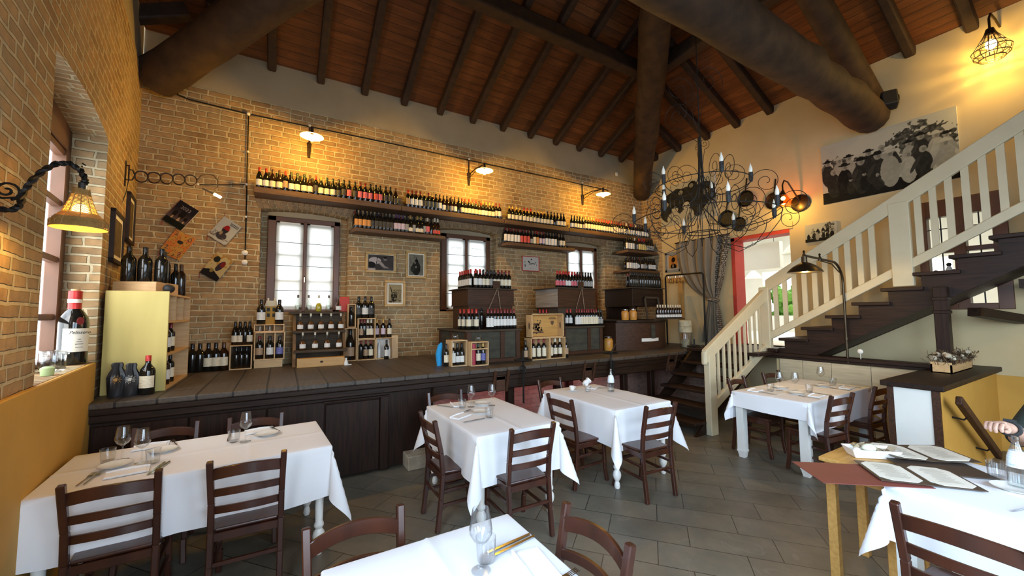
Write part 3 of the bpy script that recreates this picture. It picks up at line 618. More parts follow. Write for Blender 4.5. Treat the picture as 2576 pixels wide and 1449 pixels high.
mb = MB(); mb.bar((5.50,1.09,.90),(6.85,1.09,.14),.05,.085); mb.build('rail', REDW, t, bevel=.012, seg=2)
for x in (5.78,6.55):
    z = .90-.563*(x-5.5); mb = MB(); mb.tube([(x,1.09,z-.03),(x,1.12,z-.07),(x,1.20,z-.06)], .009, 6); mb.build('bracket', IRON, t)
# flower crate on the partition
t = wthing('flower_crate', 'small pine crate of dried flowers on the dark partition top', 'flower crate', (6.9,1.42,1.03))
mb = MB(); mb.box(6.50,7.36,1.32,1.335,1.03,1.125); mb.box(6.50,7.36,1.475,1.49,1.03,1.125); mb.box(6.50,6.515,1.32,1.49,1.03,1.15); mb.box(7.345,7.36,1.32,1.49,1.03,1.125); mb.box(6.5,7.36,1.32,1.49,1.03,1.04); mb.build('crate', PINE, t)
mb = MB()
for i in range(150):
    c = Vector((rnd.uniform(6.42,7.44), rnd.uniform(1.3,1.5), 1.12)); d = Vector((rnd.uniform(-.14,.14), rnd.uniform(-.06,.06), rnd.uniform(.05,.17)))
    mb.tube([c, c+d], .0025, 3)
    for k in range(3):
        q = c+d*rnd.uniform(.5,1); a = rnd.uniform(0,6.3); l = Vector((math.cos(a),math.sin(a)*.7,rnd.uniform(-.2,.7)))*rnd.uniform(.03,.055); n = l.cross(Vector((0,0,1))).normalized()*.012
        mb.add([q, q+l*.5+n, q+l, q+l*.5-n], [(0,1,2,3)])
mb.build('dried_leaves', LEAF, t)
for i in range(26):
    c = Vector((rnd.uniform(6.48,7.40), rnd.uniform(1.30,1.48), 1.12+rnd.uniform(.02,.12))); mb = MB(); mb.ball(c, rnd.uniform(.016,.034), 7); o = mb.build('dried_flower', FLOW, t, smooth=True)
# gooseneck lamp on the stringer
t = wthing('gooseneck_lamp', 'tall bronze gooseneck lamp lighting the table by the stairs', 'lamp', (6.82,2.37,1.1))
mb = MB(); pts = [(6.82,2.37,1.02),(6.82,2.37,2.12)]+[(6.82-.30*(1-math.cos(a)), 2.37, 2.12+.30*math.sin(a)) for a in [PI/2*k/8 for k in range(1,9)]]+[(5.72,2.38,2.455)]
mb.tube(pts, .016, 8); mb.tube([(6.72,2.37,2.28),(6.5,2.37,2.385),(6.16,2.37,2.41)], .008, 6); mb.tube([(6.82,2.37,1.34),(6.82,2.37,1.37)], .026, 8); mb.build('pipe_arm', LAMPB, t, smooth=True)
mb = MB(); mb.lathe([(.006,2.52),(.016,2.50),(.008,2.485),(.02,2.46),(.02,2.44)], 8, (5.74,2.38,0)); mb.lathe([(.006,2.51),(.016,2.49),(.008,2.475),(.02,2.45),(.02,2.41)], 8, (6.16,2.375,0)); mb.build('finial', LAMPB, t)
mb = MB(); mb.lathe([(.03,2.44),(.032,2.365),(.075,2.345),(.13,2.31),(.175,2.265),(.195,2.235)], 28, (5.74,2.38,0)); sh = mb.build('lamp_shade', LAMPB, t, smooth=True)
mb = MB(); mb.lathe([(.192,2.233),(.172,2.26),(.128,2.303),(.07,2.335)], 28, (5.74,2.38,0)); mb.build('reflector', LAMPI, sh, smooth=True)
mb = MB(); mb.ball((5.74,2.38,2.285), .028, 10); mb.build('bulb', BULB, t, smooth=True)
mb = MB(); mb.lathe([(0,0),(.03,0),(.032,.012),(.02,.02),(0,.022)], 14, (6.805,2.22,1.19), Matrix.Rotation(-PI/2, 3, 'Y')); mb.tube([(6.80,2.22,1.17),(6.80,2.22,1.05)], .004, 5); tag(mb.build('porcelain_switch', PORC, loc=(6.8,2.22,1.19)), 'round porcelain switch on the stair stringer beside the gooseneck lamp', 'switch')
# small figurine on a stair tread
t = wthing('figurine', 'small dark and white figurine standing on a stair tread before the window', 'figurine', (7.3,1.55,2.217))
mb = MB(); mb.lathe([(.03,0),(.035,.03),(.02,.07),(.012,.09)], 10, (7.3,1.44,2.217)); mb.build('body', PORC, t, smooth=True)
mb = MB(); mb.ball((7.3,1.44,2.32), .025, 8); mb.ball((7.3,1.40,2.23), .03, 8); mb.ball((7.3,1.56,2.23), .03, 8); mb.build('head', BLACK, t, smooth=True)
# ------------------------------------------------------------------ bottles
PROF = {'B': ([(.034,0),(.0375,.006),(.0375,.188),(.0345,.203),(.022,.222),(.0155,.236),(.0145,.24),(.0145,.299),(0,.30)], .238, .302, (.052,.150), .0382),
        'T': ([(.034,0),(.0375,.006),(.0375,.188),(.0345,.203),(.022,.222),(.0155,.236),(.0145,.24),(.0145,.299),(0,.30)], .238, .302, (.035,.165), .0382),
        'U': ([(.036,0),(.0405,.006),(.0405,.150),(.037,.178),(.026,.208),(.018,.232),(.0148,.25),(.0148,.294),(0,.295)], .24, .297, (.038,.122), .0412),
        'C': ([(.038,0),(.044,.006),(.044,.155),(.040,.185),(.028,.215),(.018,.24),(.015,.26),(.0155,.308),(0,.31)], .235, .312, (.035,.095), .0447),
        'M': ([(.052,0),(.058,.008),(.058,.215),(.053,.238),(.034,.266),(.023,.282),(.021,.30),(.021,.358),(0,.36)], .31, .362, (.065,.175), .0587),
        'F': ([(.030,0),(.033,.005),(.033,.165),(.030,.18),(.018,.20),(.0135,.22),(.0135,.262),(0,.265)], .20, .268, (.02,.075), .0335)}
CACHE = {}
def bottle(tok, loc, label, group=None, rz=0, scale=1, name='wine_bottle', cat='wine bottle'):
    sh, cp, lb = tok; key = tok
    if key not in CACHE:
        prof, c0, c1, (l0, l1), lr = PROF[sh]
        mb = MB(); mb.lathe(prof, 14); o = mb.build(name, BBROWN if cp in 'wb' else BGLASS, smooth=50)
        mb = MB(); r = prof[-2][0]+.0012
        mb.lathe([(r+.0012,c0),(r,c0+.02),(r,c1-.002),(r-.002,c1),(0,c1)], 12); c = mb.build('capsule', CAP[cp], o, smooth=50)
        if lb != 'n':
            mb = MB(); mb.arc(lr, l0, l1, -PI/2-1.15, -PI/2+1.15, 9); l = mb.build('label', LAB[lb], o, smooth=80)
        CACHE[key] = o
    else: o = dup(CACHE[key], loc)
    o.name = name; o.location = loc; o.rotation_euler = (0,0,rz); o.scale = (scale,)*3
    tag(o, label, cat, group)
    return o
def row(toks, x0, x1, y, z, shelf, group, jit=.012, where='front row on', scale=1, dy=0):
    n = len(toks)
    for i, tk in enumerate(toks):
        x = x0+(x1-x0)*i/max(n-1, 1)+rnd.uniform(-jit,jit)*.4
        lab = f'{LABN[tk[2]]} label' if tk[2] != 'n' else 'no label'
        yy = y+dy*i/max(n-1, 1)
        bottle(tk, (x, yy+rnd.uniform(-.006,.006), z), f'{ORD[i]} bottle from left, {CAPN[tk[1]]} neck, {lab}, {where} {shelf}', group, math.atan2(-x,yy)*-.5*-1+rnd.uniform(-.25,.25), scale)
HID = MB(); HMAT = [BGLASS]; HIX = {}
def backrow(caps, x0, x1, y, z, shelf, n, sh='B', scale=1):
    """half hidden bottles, too many to count: gathered in one object"""
    for i in range(n):
        x = x0+(x1-x0)*(i+rnd.uniform(-.25,.25))/max(n-1, 1); prof, c0, c1, _, _ = PROF[rnd.choice(sh)]; cp = rnd.choice(caps); k = scale*rnd.uniform(.95,1.02)
        if cp not in HIX: HIX[cp] = len(HMAT); HMAT.append(CAP[cp])
        HID.k = 0; HID.lathe([(r*k, h*k) for r, h in prof], 10, (x,y,z)); HID.k = HIX[cp]; r = prof[-2][0]+.0015
        HID.lathe([(r*k,c0*k),(r*k,c1*k),(0,c1*k)], 8, (x,y,z))
def board(x0, x1, y0, z, th, label, name='wall_shelf', slant=0):
    mb = MB(); mb.prism([(x0+slant,y0),(x1,y0),(x1,YB),(x0,YB)], lambda a, b, k: Vector((a, b, k)), z-th, z)
    o = mb.build(name, SHELF, bevel=.006, loc=((x0+x1)/2,YB,z)); tag(o, label, 'shelf', 'bottle shelves on the brick wall')
ZU = 3.53
board(-.37, 1.665, 6.38, ZU, .085, 'thick wooden wall shelf above the left back window')
board(1.672, 3.615, 6.38, ZU, .085, 'thick wooden wall shelf between the first and second lamps')
board(3.622, 5.17, 6.38, ZU, .085, 'thick wooden wall shelf under the second brass lamp from the corner')
board(5.177, 7.74, 6.38, ZU, .085, 'thick wooden wall shelf ending in the far corner')
board(.90, 2.44, 6.42, 3.10, .06, 'short lower wall shelf between the left and middle back windows', slant=.06)
board(3.63, 5.35, 6.42, 3.105, .06, 'short lower wall shelf reaching over the third back window', slant=.06)
board(6.70, 7.70, 6.2, 3.16, .06, 'upper deep corner shelf beside the third window')
board(6.72, 7.74, 6.2, 2.71, .05, 'lower deep corner shelf beside the third window')
g = 'bottles on the upper wall shelf'
sA, sB, sC, sD = 'upper shelf over left window', "upper shelf's second board", "upper shelf's third board", "upper shelf's corner board"
row('Urw Urw Ubc Ubc Brt Ugw Ugc Ugc Ubc Brk Uyc Ugc Ugc Ukk Bkk Bkp Bkk Bdp Bdp Bkp Bkd Bkp Bkk Bkk Ubk'.replace('Bkd','Bkr').split(), -.31, 1.58, 6.455, ZU, sA, g)
backrow('kkkgbd', -.2, 1.45, 6.585, ZU, sA, 18, 'BU')
row('Brt Bdw Bdw Bdw Byk Bde Bye Bke Bbw Ubw Ubk Ubg Ubw Bkn Urc Urc Urc Urc Urc Ubc Uyw Uyw Uyc Uyc Bdc Bdw'.split(), 1.79, 3.54, 6.455, ZU, sB, g)
backrow('kkrdyb', 1.85, 3.48, 6.585, ZU, sB, 19, 'BU')
row('Uyc Uyc Uyc Uyc Urc Urc Urc Uyc Uyc Uyc Uyc Ukc Ukc Ukn Ukc Ukc Ukc'.split(), 3.76, 5.09, 6.455, ZU, sC, g)
backrow('yyyrr', 3.85, 4.75, 6.585, ZU, sC, 13, 'U')
row('Ukw Ukc Ukc Ukc Ukg Byc Byc Byc Byc Brc Brc Brc Brw Brc Brc Brc Tdc Tdc Bdc Bdc Bdc Bwg Bdc Brw Bdw Bww Bkw Bkw Bkw Bkw Bkw'.split(), 5.30, 7.64, 6.455, ZU, sD, g)
backrow('yrdbk', 5.7, 7.6, 6.585, ZU, sD, 20, 'B')
s = 'low shelf between windows'
row('Bko Bko Bko Bko Bkk Bkk Bkk Bkk Bkk Bkk Bvl Bvl Bvl Bkg Cyc Bkg Cyc Cyc Bkg Bwp Bkn Cwr Cwr'.split(), .99, 2.33, 6.50, 3.10, s, 'bottles on the low wall shelves')
backrow('kkkvd', 1.0, 2.1, 6.61, 3.10, s, 15, 'B')
s = 'low shelf before third window'
row('Tdw Tdw Tdw Tdw Tdw Tdr Tdr Tdr Ukg Tdc Tro Bdl Bdl Tkw Tkw Tkw Tkw Bkk Bkc Bkc'.split(), 3.70, 5.10, 6.50, 3.105, s, 'bottles on the low wall shelves')
backrow('kkd', 3.75, 5.0, 6.61, 3.105, s, 13, 'B')
s = 'upper corner shelf'
row('Tkw Tkw Tkw Tkw Bwk Bkg Try Try Try Try Bkg Bkg Bkg Bkg'.split(), 6.76, 7.62, 6.29, 3.16, s, 'bottles on the corner shelves')
backrow('kdr', 6.85, 7.6, 6.45, 3.16, s, 12, 'B')
s = 'lower corner shelf'
row('Tkw Tkw Tkw Tkw Tkw Bkw Bdn Bkw Bkg Bkg Bkn Bkw Bkw Bkw Bkw'.split(), 6.78, 7.66, 6.29, 2.71, s, 'bottles on the corner shelves')
backrow('kd', 6.85, 7.6, 6.45, 2.71, s, 12, 'B')
# ------------------------------------------------------------------ the three old desks on the counter
def desk(name, X0, X1, Y0, Y1, z1, ux0, ux1, uy0, uy1, uz0, uz1, label, m2):
    t = wthing('panelled_desk', label, 'old desk', (X0,Y0,ZC), 'old panelled desks on the counter')
    mb = MB(); mb.box(X0+.02,X1-.02,Y0+.02,Y1-.02,ZC,z1-.03); mb.build('panel', GREENW, t)
    mb = MB()
    for x in (X0, (X0+X1)/2+.1, X1-.07): mb = MB(); mb.box(x,x+.07,Y0,Y0+.03,ZC,z1-.03); mb.build('stile', REDW, t, bevel=.004)
    for y in (Y0+.032, (Y0+Y1)/2, Y1-.07): mb = MB(); mb.box(X0,X0+.03,y,y+.07,ZC,z1-.03); mb.build('stile', REDW, t, bevel=.004)
    mb = MB(); mb.box(X0,X1,Y0-.003,Y0+.03,ZC,ZC+.06); mb.box(X0-.003,X0+.03,Y0,Y1,ZC,ZC+.06); mb.build('bottom_rail', REDW, t, bevel=.004)
    mb = MB(); mb.box(X0-.03,X1+.03,Y0-.02,Y1,z1-.03,z1); mb.build('desk_top', OLDW, t, bevel=.006)
    mb = MB(); mb.box(ux0+.02,ux1-.02,uy0+.02,uy1-.02,z1,uz0); mb.build('riser', REDW if m2 is not OLDW else OLDW, t)
    mb = MB(); mb.box(ux0,ux1,uy0,uy1,uz0,uz1-.02); mb.box(ux0-.012,ux1+.012,uy0-.012,uy1,uz0-.005,uz0+.015); mb.build('upper_box', REDW, t, bevel=.004)
    if m2 is OLDW:
        mb = MB(); mb.box(ux0-.006,ux0,uy0,uy1-.02,uz0+.015,uz1-.02); mb.build('worn_side', mat('bleached_wood', (.34,.31,.28), (.22,.20,.17), .7, 4, (.6,.6,8), .3), t)
    mb = MB(); mb.box(ux0-.05,ux1+.05,uy0-.03,uy1+.02,uz1-.02,uz1); mb.build('lid', OLDW, t, bevel=.004)
    mb = MB(); cx_ = ux0+(ux1-ux0)*.62
    mb.box(cx_-.07,cx_+.06,uy0+.0,uy0+.02,uz1,uz1+.12); mb.build('hook_block', REDW, t, bevel=.004)
    mb = MB(); mb.tube([(cx_,uy0-.016,uz1+.01),(cx_-.16,uy0-.02,uz0-.05)], .005, 5); mb.tube([(cx_,uy0-.016,uz1+.01),(cx_+.05,uy0-.02,uz0-.06)], .005, 5); mb.build('cord', mat('twine', (.35,.25,.15)), t)
    return t
desk('d', 2.25, 3.12, 5.06, 6.2, 1.512, 2.46, 3.28, 5.5, 6.17, 1.868, 2.142, 'grey-green panelled desk with brown box, behind the sky-blue gift bags', REDW)
desk('d', 4.08, 4.98, 5.25, 6.45, 1.51, 4.17, 5.05, 5.5, 6.2, 1.835, 2.195, 'grey-green panelled desk with bleached box end, behind the tall pine crates', OLDW)
s = "left old desk's box lid"
row('Brw Brw Bkc Bkc Bkg Bkc Bdc Bdc Bdc Bdc'.split(), 2.62, 3.22, 5.555, 2.142, s, 'bottles on the left old desk', jit=.004)
for i in range(6):
    bottle('Brw', (2.56, 5.62+.085*i, 2.142), f'{ORD[i]} red-necked bottle from the front along the left edge of the left desk box', 'bottles on the left old desk', -1.2)
backrow('kkdd', 2.72, 3.2, 5.68, 2.142, s, 6); backrow('kkdd', 2.72, 3.2, 5.80, 2.142, s, 6)
for i, (x, y) in enumerate(((2.30,5.42),(2.31,5.30),(2.33,5.18),(2.42,5.40),(2.43,5.28),(2.44,5.16))):
    bottle('Brc', (x, y, 1.512), f'{ORD[i]} red-necked bottle of six, at the left end of the left old desk', 'red-necked bottles on the left old desk', -.5)
row('Tdw Tdw Bdw Bdw Bdw Bdw Bdw Bdw Bdw'.split(), 2.62, 3.06, 5.14, 1.512, 'left old desk', 'bottles on the left old desk ledge', jit=.002)
bottle('Bkn', (2.58, 5.28, 1.512), 'dark bottle behind the white-labelled row on the left old desk', None, 0, 1.05)
bottle('Ckn', (3.10, 5.30, 1.512), 'stout dark bottle at the right end of the left old desk', None, 0, 1.0)
t = wthing('cast_clamp', 'dark iron clamp among the bottles on the left old desk', 'clamp', (2.51,5.22,1.512))
mb = MB(); mb.tube([(2.51,5.22,1.512),(2.50,5.22,1.60),(2.52,5.22,1.68),(2.50,5.22,1.78)], [.03,.02,.028,.012], 8); mb.build('frame', IRON, t)
mb = MB(); mb.tube([(2.44,5.22,1.81),(2.58,5.22,1.79)], .008, 6); mb.build('handle', IRON, t)
s = "middle old desk's box lid"
row('Urp Urp Urp Urw Urw Urp Urp Ukg Ukg Ukg Ukg Ukg Ukg'.split(), 4.22, 5.0, 5.56, 2.195, s, 'bottles on the middle old desk', jit=.003)
backrow('rrr', 4.35, 4.9, 5.68, 2.195, s, 8, 'U'); backrow('rrr', 4.4, 4.9, 5.80, 2.195, s, 7, 'U')
s = 'middle old desk'
row('Tdw Tdw Tdc Tdc Tdc Tdc Tdc Tdc Tdc Ukg Ukg'.split(), 4.46, 5.02, 5.34, 1.51, s, 'bottles on the middle old desk ledge', jit=.002)
for i in range(10):
    bottle('Brw', (4.10+.035*i, 5.95-.055*i, 1.51), f'{ORD[i]} red-necked bottle from the back, left side of the middle old desk', 'red-necked bottles on the middle old desk', -.6)
# third, brown bow-fronted desk in the corner
t = wthing('corner_counter', 'brown bow-fronted cabinet with tall box, in the far counter corner', 'old cabinet', (6,5.2,ZC))
bow = [(5.40+1.40*k/12, 5.35-.22*math.sin(PI*k/12)) for k in range(13)]
poly = bow+[(6.80,6.2),(5.40,6.2)]
mb = MB(); mb.prism(poly, lambda a, b, k: Vector((a, b, k)), ZC, 1.55); mb.build('bowed_front', REDW, t, smooth=35)
mb = MB(); mb.prism([((a-6.1)*1.03+6.1,(b-6.2)*1.06+6.2) for a, b in poly], lambda a, b, k: Vector((a, b, k)), 1.55, 1.60); mb.build('cabinet_top', DKX, t, bevel=.008)
mb = MB(); mb.prism([(a*1.0,b-.012) for a, b in bow[4:9]]+[(a,b-.004) for a, b in bow[8:3:-1]], lambda a, b, k: Vector((a, b, k)), 1.19, 1.25); mb.build('white_smear', PLASTER_W, t)
mb = MB(); mb.prism([(a*1.0,b-.014) for a, b in bow[6:8]]+[(a,b-.004) for a, b in bow[7:5:-1]], lambda a, b, k: Vector((a, b, k)), 1.24, 1.50); mb.build('grey_patch', GREENW, t)
mb = MB()
for x in (6.05, 6.86): mb = MB(); mb.box(x,x+.07,5.52,5.60,1.6,1.86); mb.build('leg', DKZ, t)
mb = MB(); mb.box(6.05,6.93,6.2,6.26,1.6,1.86); mb.build('rear_board', DKZ, t)
mb = MB(); mb.box(6.03,6.95,5.5,6.28,1.86,2.225); mb.build('upper_box', DKX, t, bevel=.004)
mb = MB(); mb.box(5.97,7.0,5.46,6.3,2.225,2.245); mb.build('lid', OLDW, t, bevel=.004)
t = wthing('wooden_frame', 'empty old wooden frame leaning on the corner cabinet', 'frame', (6.6,5.45,1.6))
mb = MB(); T = Matrix.Translation((6.55,5.40,1.605)) @ Matrix.Rotation(R(-8), 4, 'X')
for a in ((-.22,-.18,0,.46),(.18,.22,0,.46),(-.22,.22,.42,.46)): mb.box(a[0],a[1],0,.02,a[2],a[3],T)
mb.build('rail', OLDW, t)
s = "corner cabinet's top"
row([rnd.choice(['Bkn','Tkn']) for k in range(17)], 6.06, 6.92, 5.56, 2.245, s, 'tall dark bottles on the corner cabinet', jit=.004, scale=1.05)
backrow('kd', 6.1, 6.9, 5.68, 2.245, s, 12)
mb = MB(); mb.box(6.30,7.06,5.08,5.22,1.60,1.62); tag(mb.build('plank', OLDW, loc=(6.6,5.1,1.6)), 'short plank under the foil-necked bottles on the corner cabinet', 'plank')
row(['Fww']*10, 6.34, 7.02, 5.15, 1.62, 'corner plank', 'foil-necked bottles on the corner cabinet', jit=.003)
AMB = None; FRUIT = mat('amber_fruit', (.62,.30,.05), (.5,.2,.03), .4, 20)
def jar(x, y, z, label, sc=1, g=None):
    t = thing('preserve_jar', label, 'jar', (x,y,z), 0, g); t.scale = (sc,)*3
    mb = MB(); mb.lathe([(.062,0),(.068,.01),(.068,.14),(.058,.165),(.052,.17),(.052,.178),(0,.178)], 18); mb.build('fruit_filling', FRUIT, t, smooth=True)
    mb = MB(); mb.lathe([(.058,.176),(.06,.18),(.06,.20),(.045,.208),(0,.21)], 16); mb.build('lid', STEEL, t, smooth=True)
    return t
jar(5.60, 5.30, 1.60, 'left jar of amber preserved fruit on the corner cabinet'); jar(5.78, 5.27, 1.60, 'right jar of amber preserved fruit on the corner cabinet', 1.04)
jar(5.30, 5.45, ZC, 'big jar of preserved fruit on the counter beside the corner cabinet', 1.3)
t = wthing('paper_lantern', 'pale stacked drum lantern at the right end of the corner cabinet', 'lantern', (6.98,5.0,ZC))
mb = MB(); mb.lathe([(.11,1.33),(.125,1.34),(.125,1.44),(.115,1.45),(.125,1.46),(.125,1.57),(.10,1.58),(0,1.58)], 20, (6.95,5.0,0)); mb.build('drum', mat('parchment', (.62,.56,.38), (.42,.37,.24), .6, 14), t, smooth=True)
mb = MB(); mb.lathe([(.10,ZC),(.11,ZC+.02),(.11,1.33)], 20, (6.95,5.0,0)); mb.build('glass_base', GLASS, t, smooth=True)
mb = MB(); mb.lathe([(.07,ZC+.01),(.07,1.2),(0,1.2)], 12, (6.95,5.0,0)); mb.build('filling', mat('parchment2', (.55,.48,.3), (.3,.26,.16), .6, 20), t)
# ------------------------------------------------------------------ crates and their bottles
def crate(x0, x1, y0, y1, z0, z1, label, th=.012, m=PINEZ, bars=(), group=None, back=True, inner=None):
    t = wthing('wine_crate', label, 'wine crate', ((x0+x1)/2,y0,z0), group)
    mb = MB(); mb.box(x0,x0+th,y0,y1,z0,z1); mb.box(x1-th,x1,y0,y1,z0,z1); mb.box(x0+th,x1-th,y0,y1,z0,z0+th); mb.box(x0+th,x1-th,y0,y1,z1-th,z1)
    for b in bars: mb.box(b-th/2,b+th/2,y0,y1,z0+th,z1-th)
    mb.build('frame', m, t, bevel=.0015)
    if back: mb = MB(); mb.box(x0+th,x1-th,y1-th,y1,z0+th,z1-th); mb.build('back_board', inner or PINE, t)
    return t
# by the yellow cabinet
t = wthing('bottle_rack', 'pale yellow board-ended pine rack standing in the left corner', 'rack', (-1.16,4.96,ZC))
mb = MB(); mb.box(-1.385,-.935,4.95,4.97,ZC,1.985); mb.build('end_board', PALE, t, bevel=.003)
mb = MB(); mb.box(-1.385,-1.365,4.97,6.0,ZC,1.97)
for z in (ZC,1.36,1.68,1.95): mb.box(-1.365,-.94,4.97,6.02,z,z+.02)
mb.box(-1.365,-.94,6.0,6.02,ZC,1.97)
for y in (5.3,5.65): mb.box(-1.365,-.945,y,y+.012,1.7,1.95)
mb.build('shelf_frame', PINE, t)
for i, (y, z, tk) in enumerate(((5.10,1.38,'Bkw'),(5.24,1.38,'Bkw'),(5.42,1.38,'Bdc'),(5.10,ZC+.02,'Bkw'),(5.26,ZC+.02,'Bww'),(5.45,ZC+.02,'Bkc'))):
    bottle(tk, (-1.0, y, z), f'{ORD[i%3]} bottle from the board end, on the {("middle","bottom")[i//3]} shelf of the corner rack', 'bottles inside the corner rack', 1.1)
t = wthing('wine_crate', 'closed pine wine crate turned on top of the corner rack', 'wine crate', (-1.2,5.3,1.985))
T = Matrix.Translation((-1.19,5.32,1.97)) @ Matrix.Rotation(R(-12), 4, 'Z')
mb = MB(); mb.box(-.17,.17,-.20,.26,0,.115,T); mb.build('box', PINE, t, bevel=.003)
for i, (x, y) in enumerate(((-1.30,5.20),(-1.23,5.42),(-1.19,5.24),(-1.10,5.42),(-1.07,5.28),(-1.10,5.52))):
    bottle('Mkn', (x, y, 2.085), f'{ORD[i]} big black unlabelled bottle from left, on the turned pine crate', 'big black bottles on the turned crate', 0, .98)
bottle('Bkn', (-1.005, 5.55, 1.97), 'dark bottle with black neck beside the turned pine crate', None, 0, 1.15)
bottle('Bbn', (-.965, 5.60, 1.97), 'dark bottle with brown cork beside the turned pine crate', None, 0, 1.15)
mb = MB(); mb.ball((-.975,5.12,2.02), .05, 14, .9); tag(mb.build('round_cap', BLACK, smooth=True, loc=(-.975,5.12,1.985)), 'black knitted-looking ball on the corner of the corner rack', 'ball')
def bag(x, y, sc, label, col):
    t = wthing('wrapped_bottle', label, 'wrapped bottle', (x,y,ZC), 'black wrapped bottles by the corner rack')
    mb = MB(); n = 16; prof = [(.052,0),(.058,.02),(.056,.17),(.046,.21),(.030,.25),(.034,.285),(.026,.30),(0,.30)]
    mb.lathe(prof, n, (x,y,ZC), Matrix.Scale(sc, 3))
    for i, v in enumerate(mb.v):
        if v.z > ZC+.15: mb.v[i] = v+Vector((v.x-x, v.y-y, 0))*(.22*(1 if i % 2 else -1))
    mb.build('foil_wrap', mat('black_wrap'+str(sc), (.02,.02,.022), (.03,.03,.032), .38, 20, bump=.3), t, smooth=60)
    c = Vector((x+.01, y-.0585*sc, ZC+.155*sc)); m = mat('sun_print'+str(sc), col)
    mb = MB(); mb.prism([(.020*math.cos(a),.015*math.sin(a)) for a in [2*PI*k/16 for k in range(16)]], lambda a, b, k: c+Vector((a, k, b)), -.001, .002)
    for k in range(20):
        a = 2*PI*k/20; d = Vector((math.cos(a),0,math.sin(a))); mb.bar(c+d*.022, c+d*(.030 if k % 2 else .040), .0025, .0015, (0,1,0))
    mb.build('sun_print', m, t)
bag(-1.245, 4.83, 1.0, 'black wrapped bottle with a gold sun print, nearest the yellow dado', (.45,.25,.06))
bag(-1.155, 4.84, .96, 'black wrapped bottle with a silver sunburst, before the yellow board', (.6,.58,.5))
bottle('Mrc', (-1.04, 4.83, ZC), 'big round-shouldered bottle, red neck and cream label, before the yellow board', None, 0, .97)
row('Mkn Mkn Mkc Mkc Mbc'.split(), -.95, -.63, 6.33, ZC, 'counter by rack', 'big bottles on the counter against the wall', where='standing on', dy=.02)
mb = MB(); mb.box(-.98,-.58,6.60,6.62,ZC,1.375); tag(mb.build('pine_board', PINE, loc=(-.8,6.61,ZC)), 'wide pine board leaning on the wall behind the big bottles', 'board')
crate(-.565, -.32, 6.30, 6.55, ZC, 1.352, 'pine crate of three dark bottles, left end of the crate row', inner=RAFT)
row('Mkn Mkn Mkn'.split(), -.50, -.385, 6.38, ZC+.013, 'leftmost crate', 'bottles in the leftmost crate', where='inside', scale=.78, jit=0)
row('Ukc Ukc Ukn Ukc'.split(), -.52, -.36, 6.40, 1.352, 'leftmost crate', 'bottles on top of the leftmost crate', where='on top of', jit=0, scale=1.05)
c_ = crate(-.295, .035, 6.33, 6.6, ZC, 1.14, 'low closed pine crate under the compartment crate', group=None)
mb = MB(); mb.box(-.283,.023,6.326,6.345,ZC+.01,1.13); mb.box(-.20,-.10,6.322,6.327,1.06,1.11); mb.build('front_board', PINE, c_)
crate(-.30, .055, 6.30, 6.55, 1.142, 1.515, 'pine crate with three tall compartments left of the spirit rack', bars=(-.182,-.063))
row('Mdt Mkw Mkb'.split(), -.24, -.003, 6.37, 1.155, 'compartment crate', 'bottles in the compartment crate', where='inside', scale=.85, jit=0)
crate(-.31, .045, 6.33, 6.6, 1.517, 1.62, 'shallow pine crate with cork compartments under the yellow house', bars=(-.19,-.075))
for i, x in enumerate((-.245,-.13)):
    mb = MB(); mb.lathe([(.02,0),(.022,.008),(.008,.014),(.008,.06),(0,.062)], 10, (x,6.45,1.53)); tag(mb.build('cork_stopper', PORC, smooth=True, loc=(x,6.45,1.53)), f'pale stopper in the {("left","right")[i]} compartment of the shallow crate', 'stopper', 'stoppers in the shallow crate')
bottle('Mkw', (-.235, 6.42, 1.62), 'big bottle with picture label, left of the yellow house', None, 0, .95); bottle('Mkw', (-.02, 6.42, 1.62), 'big bottle with picture label, right of the yellow house', None, 0, .95)
t = wthing('house_ornament', 'small yellow house ornament with pale roof on the crates', 'ornament', (-.12,6.55,1.62))
mb = MB(); mb.box(-.19,-.05,6.52,6.62,1.62,1.87); mb.build('house_body', YELLOW, t)
mb = MB(); mb.prism([(-.20,1.87),(-.04,1.87),(-.06,1.95),(-.18,1.95)], lambda a, b, k: Vector((a, k, b)), 6.505, 6.63); mb.box(-.17,-.15,6.55,6.58,1.95,1.99); mb.box(-.09,-.07,6.55,6.58,1.95,1.99); mb.build('roof', CREAMW, t)
mb = MB()
for x in (-.17,-.105):
    for z in (1.72,1.80): mb.box(x,x+.035,6.516,6.521,z,z+.05)
mb.build('window', BLACK, t)
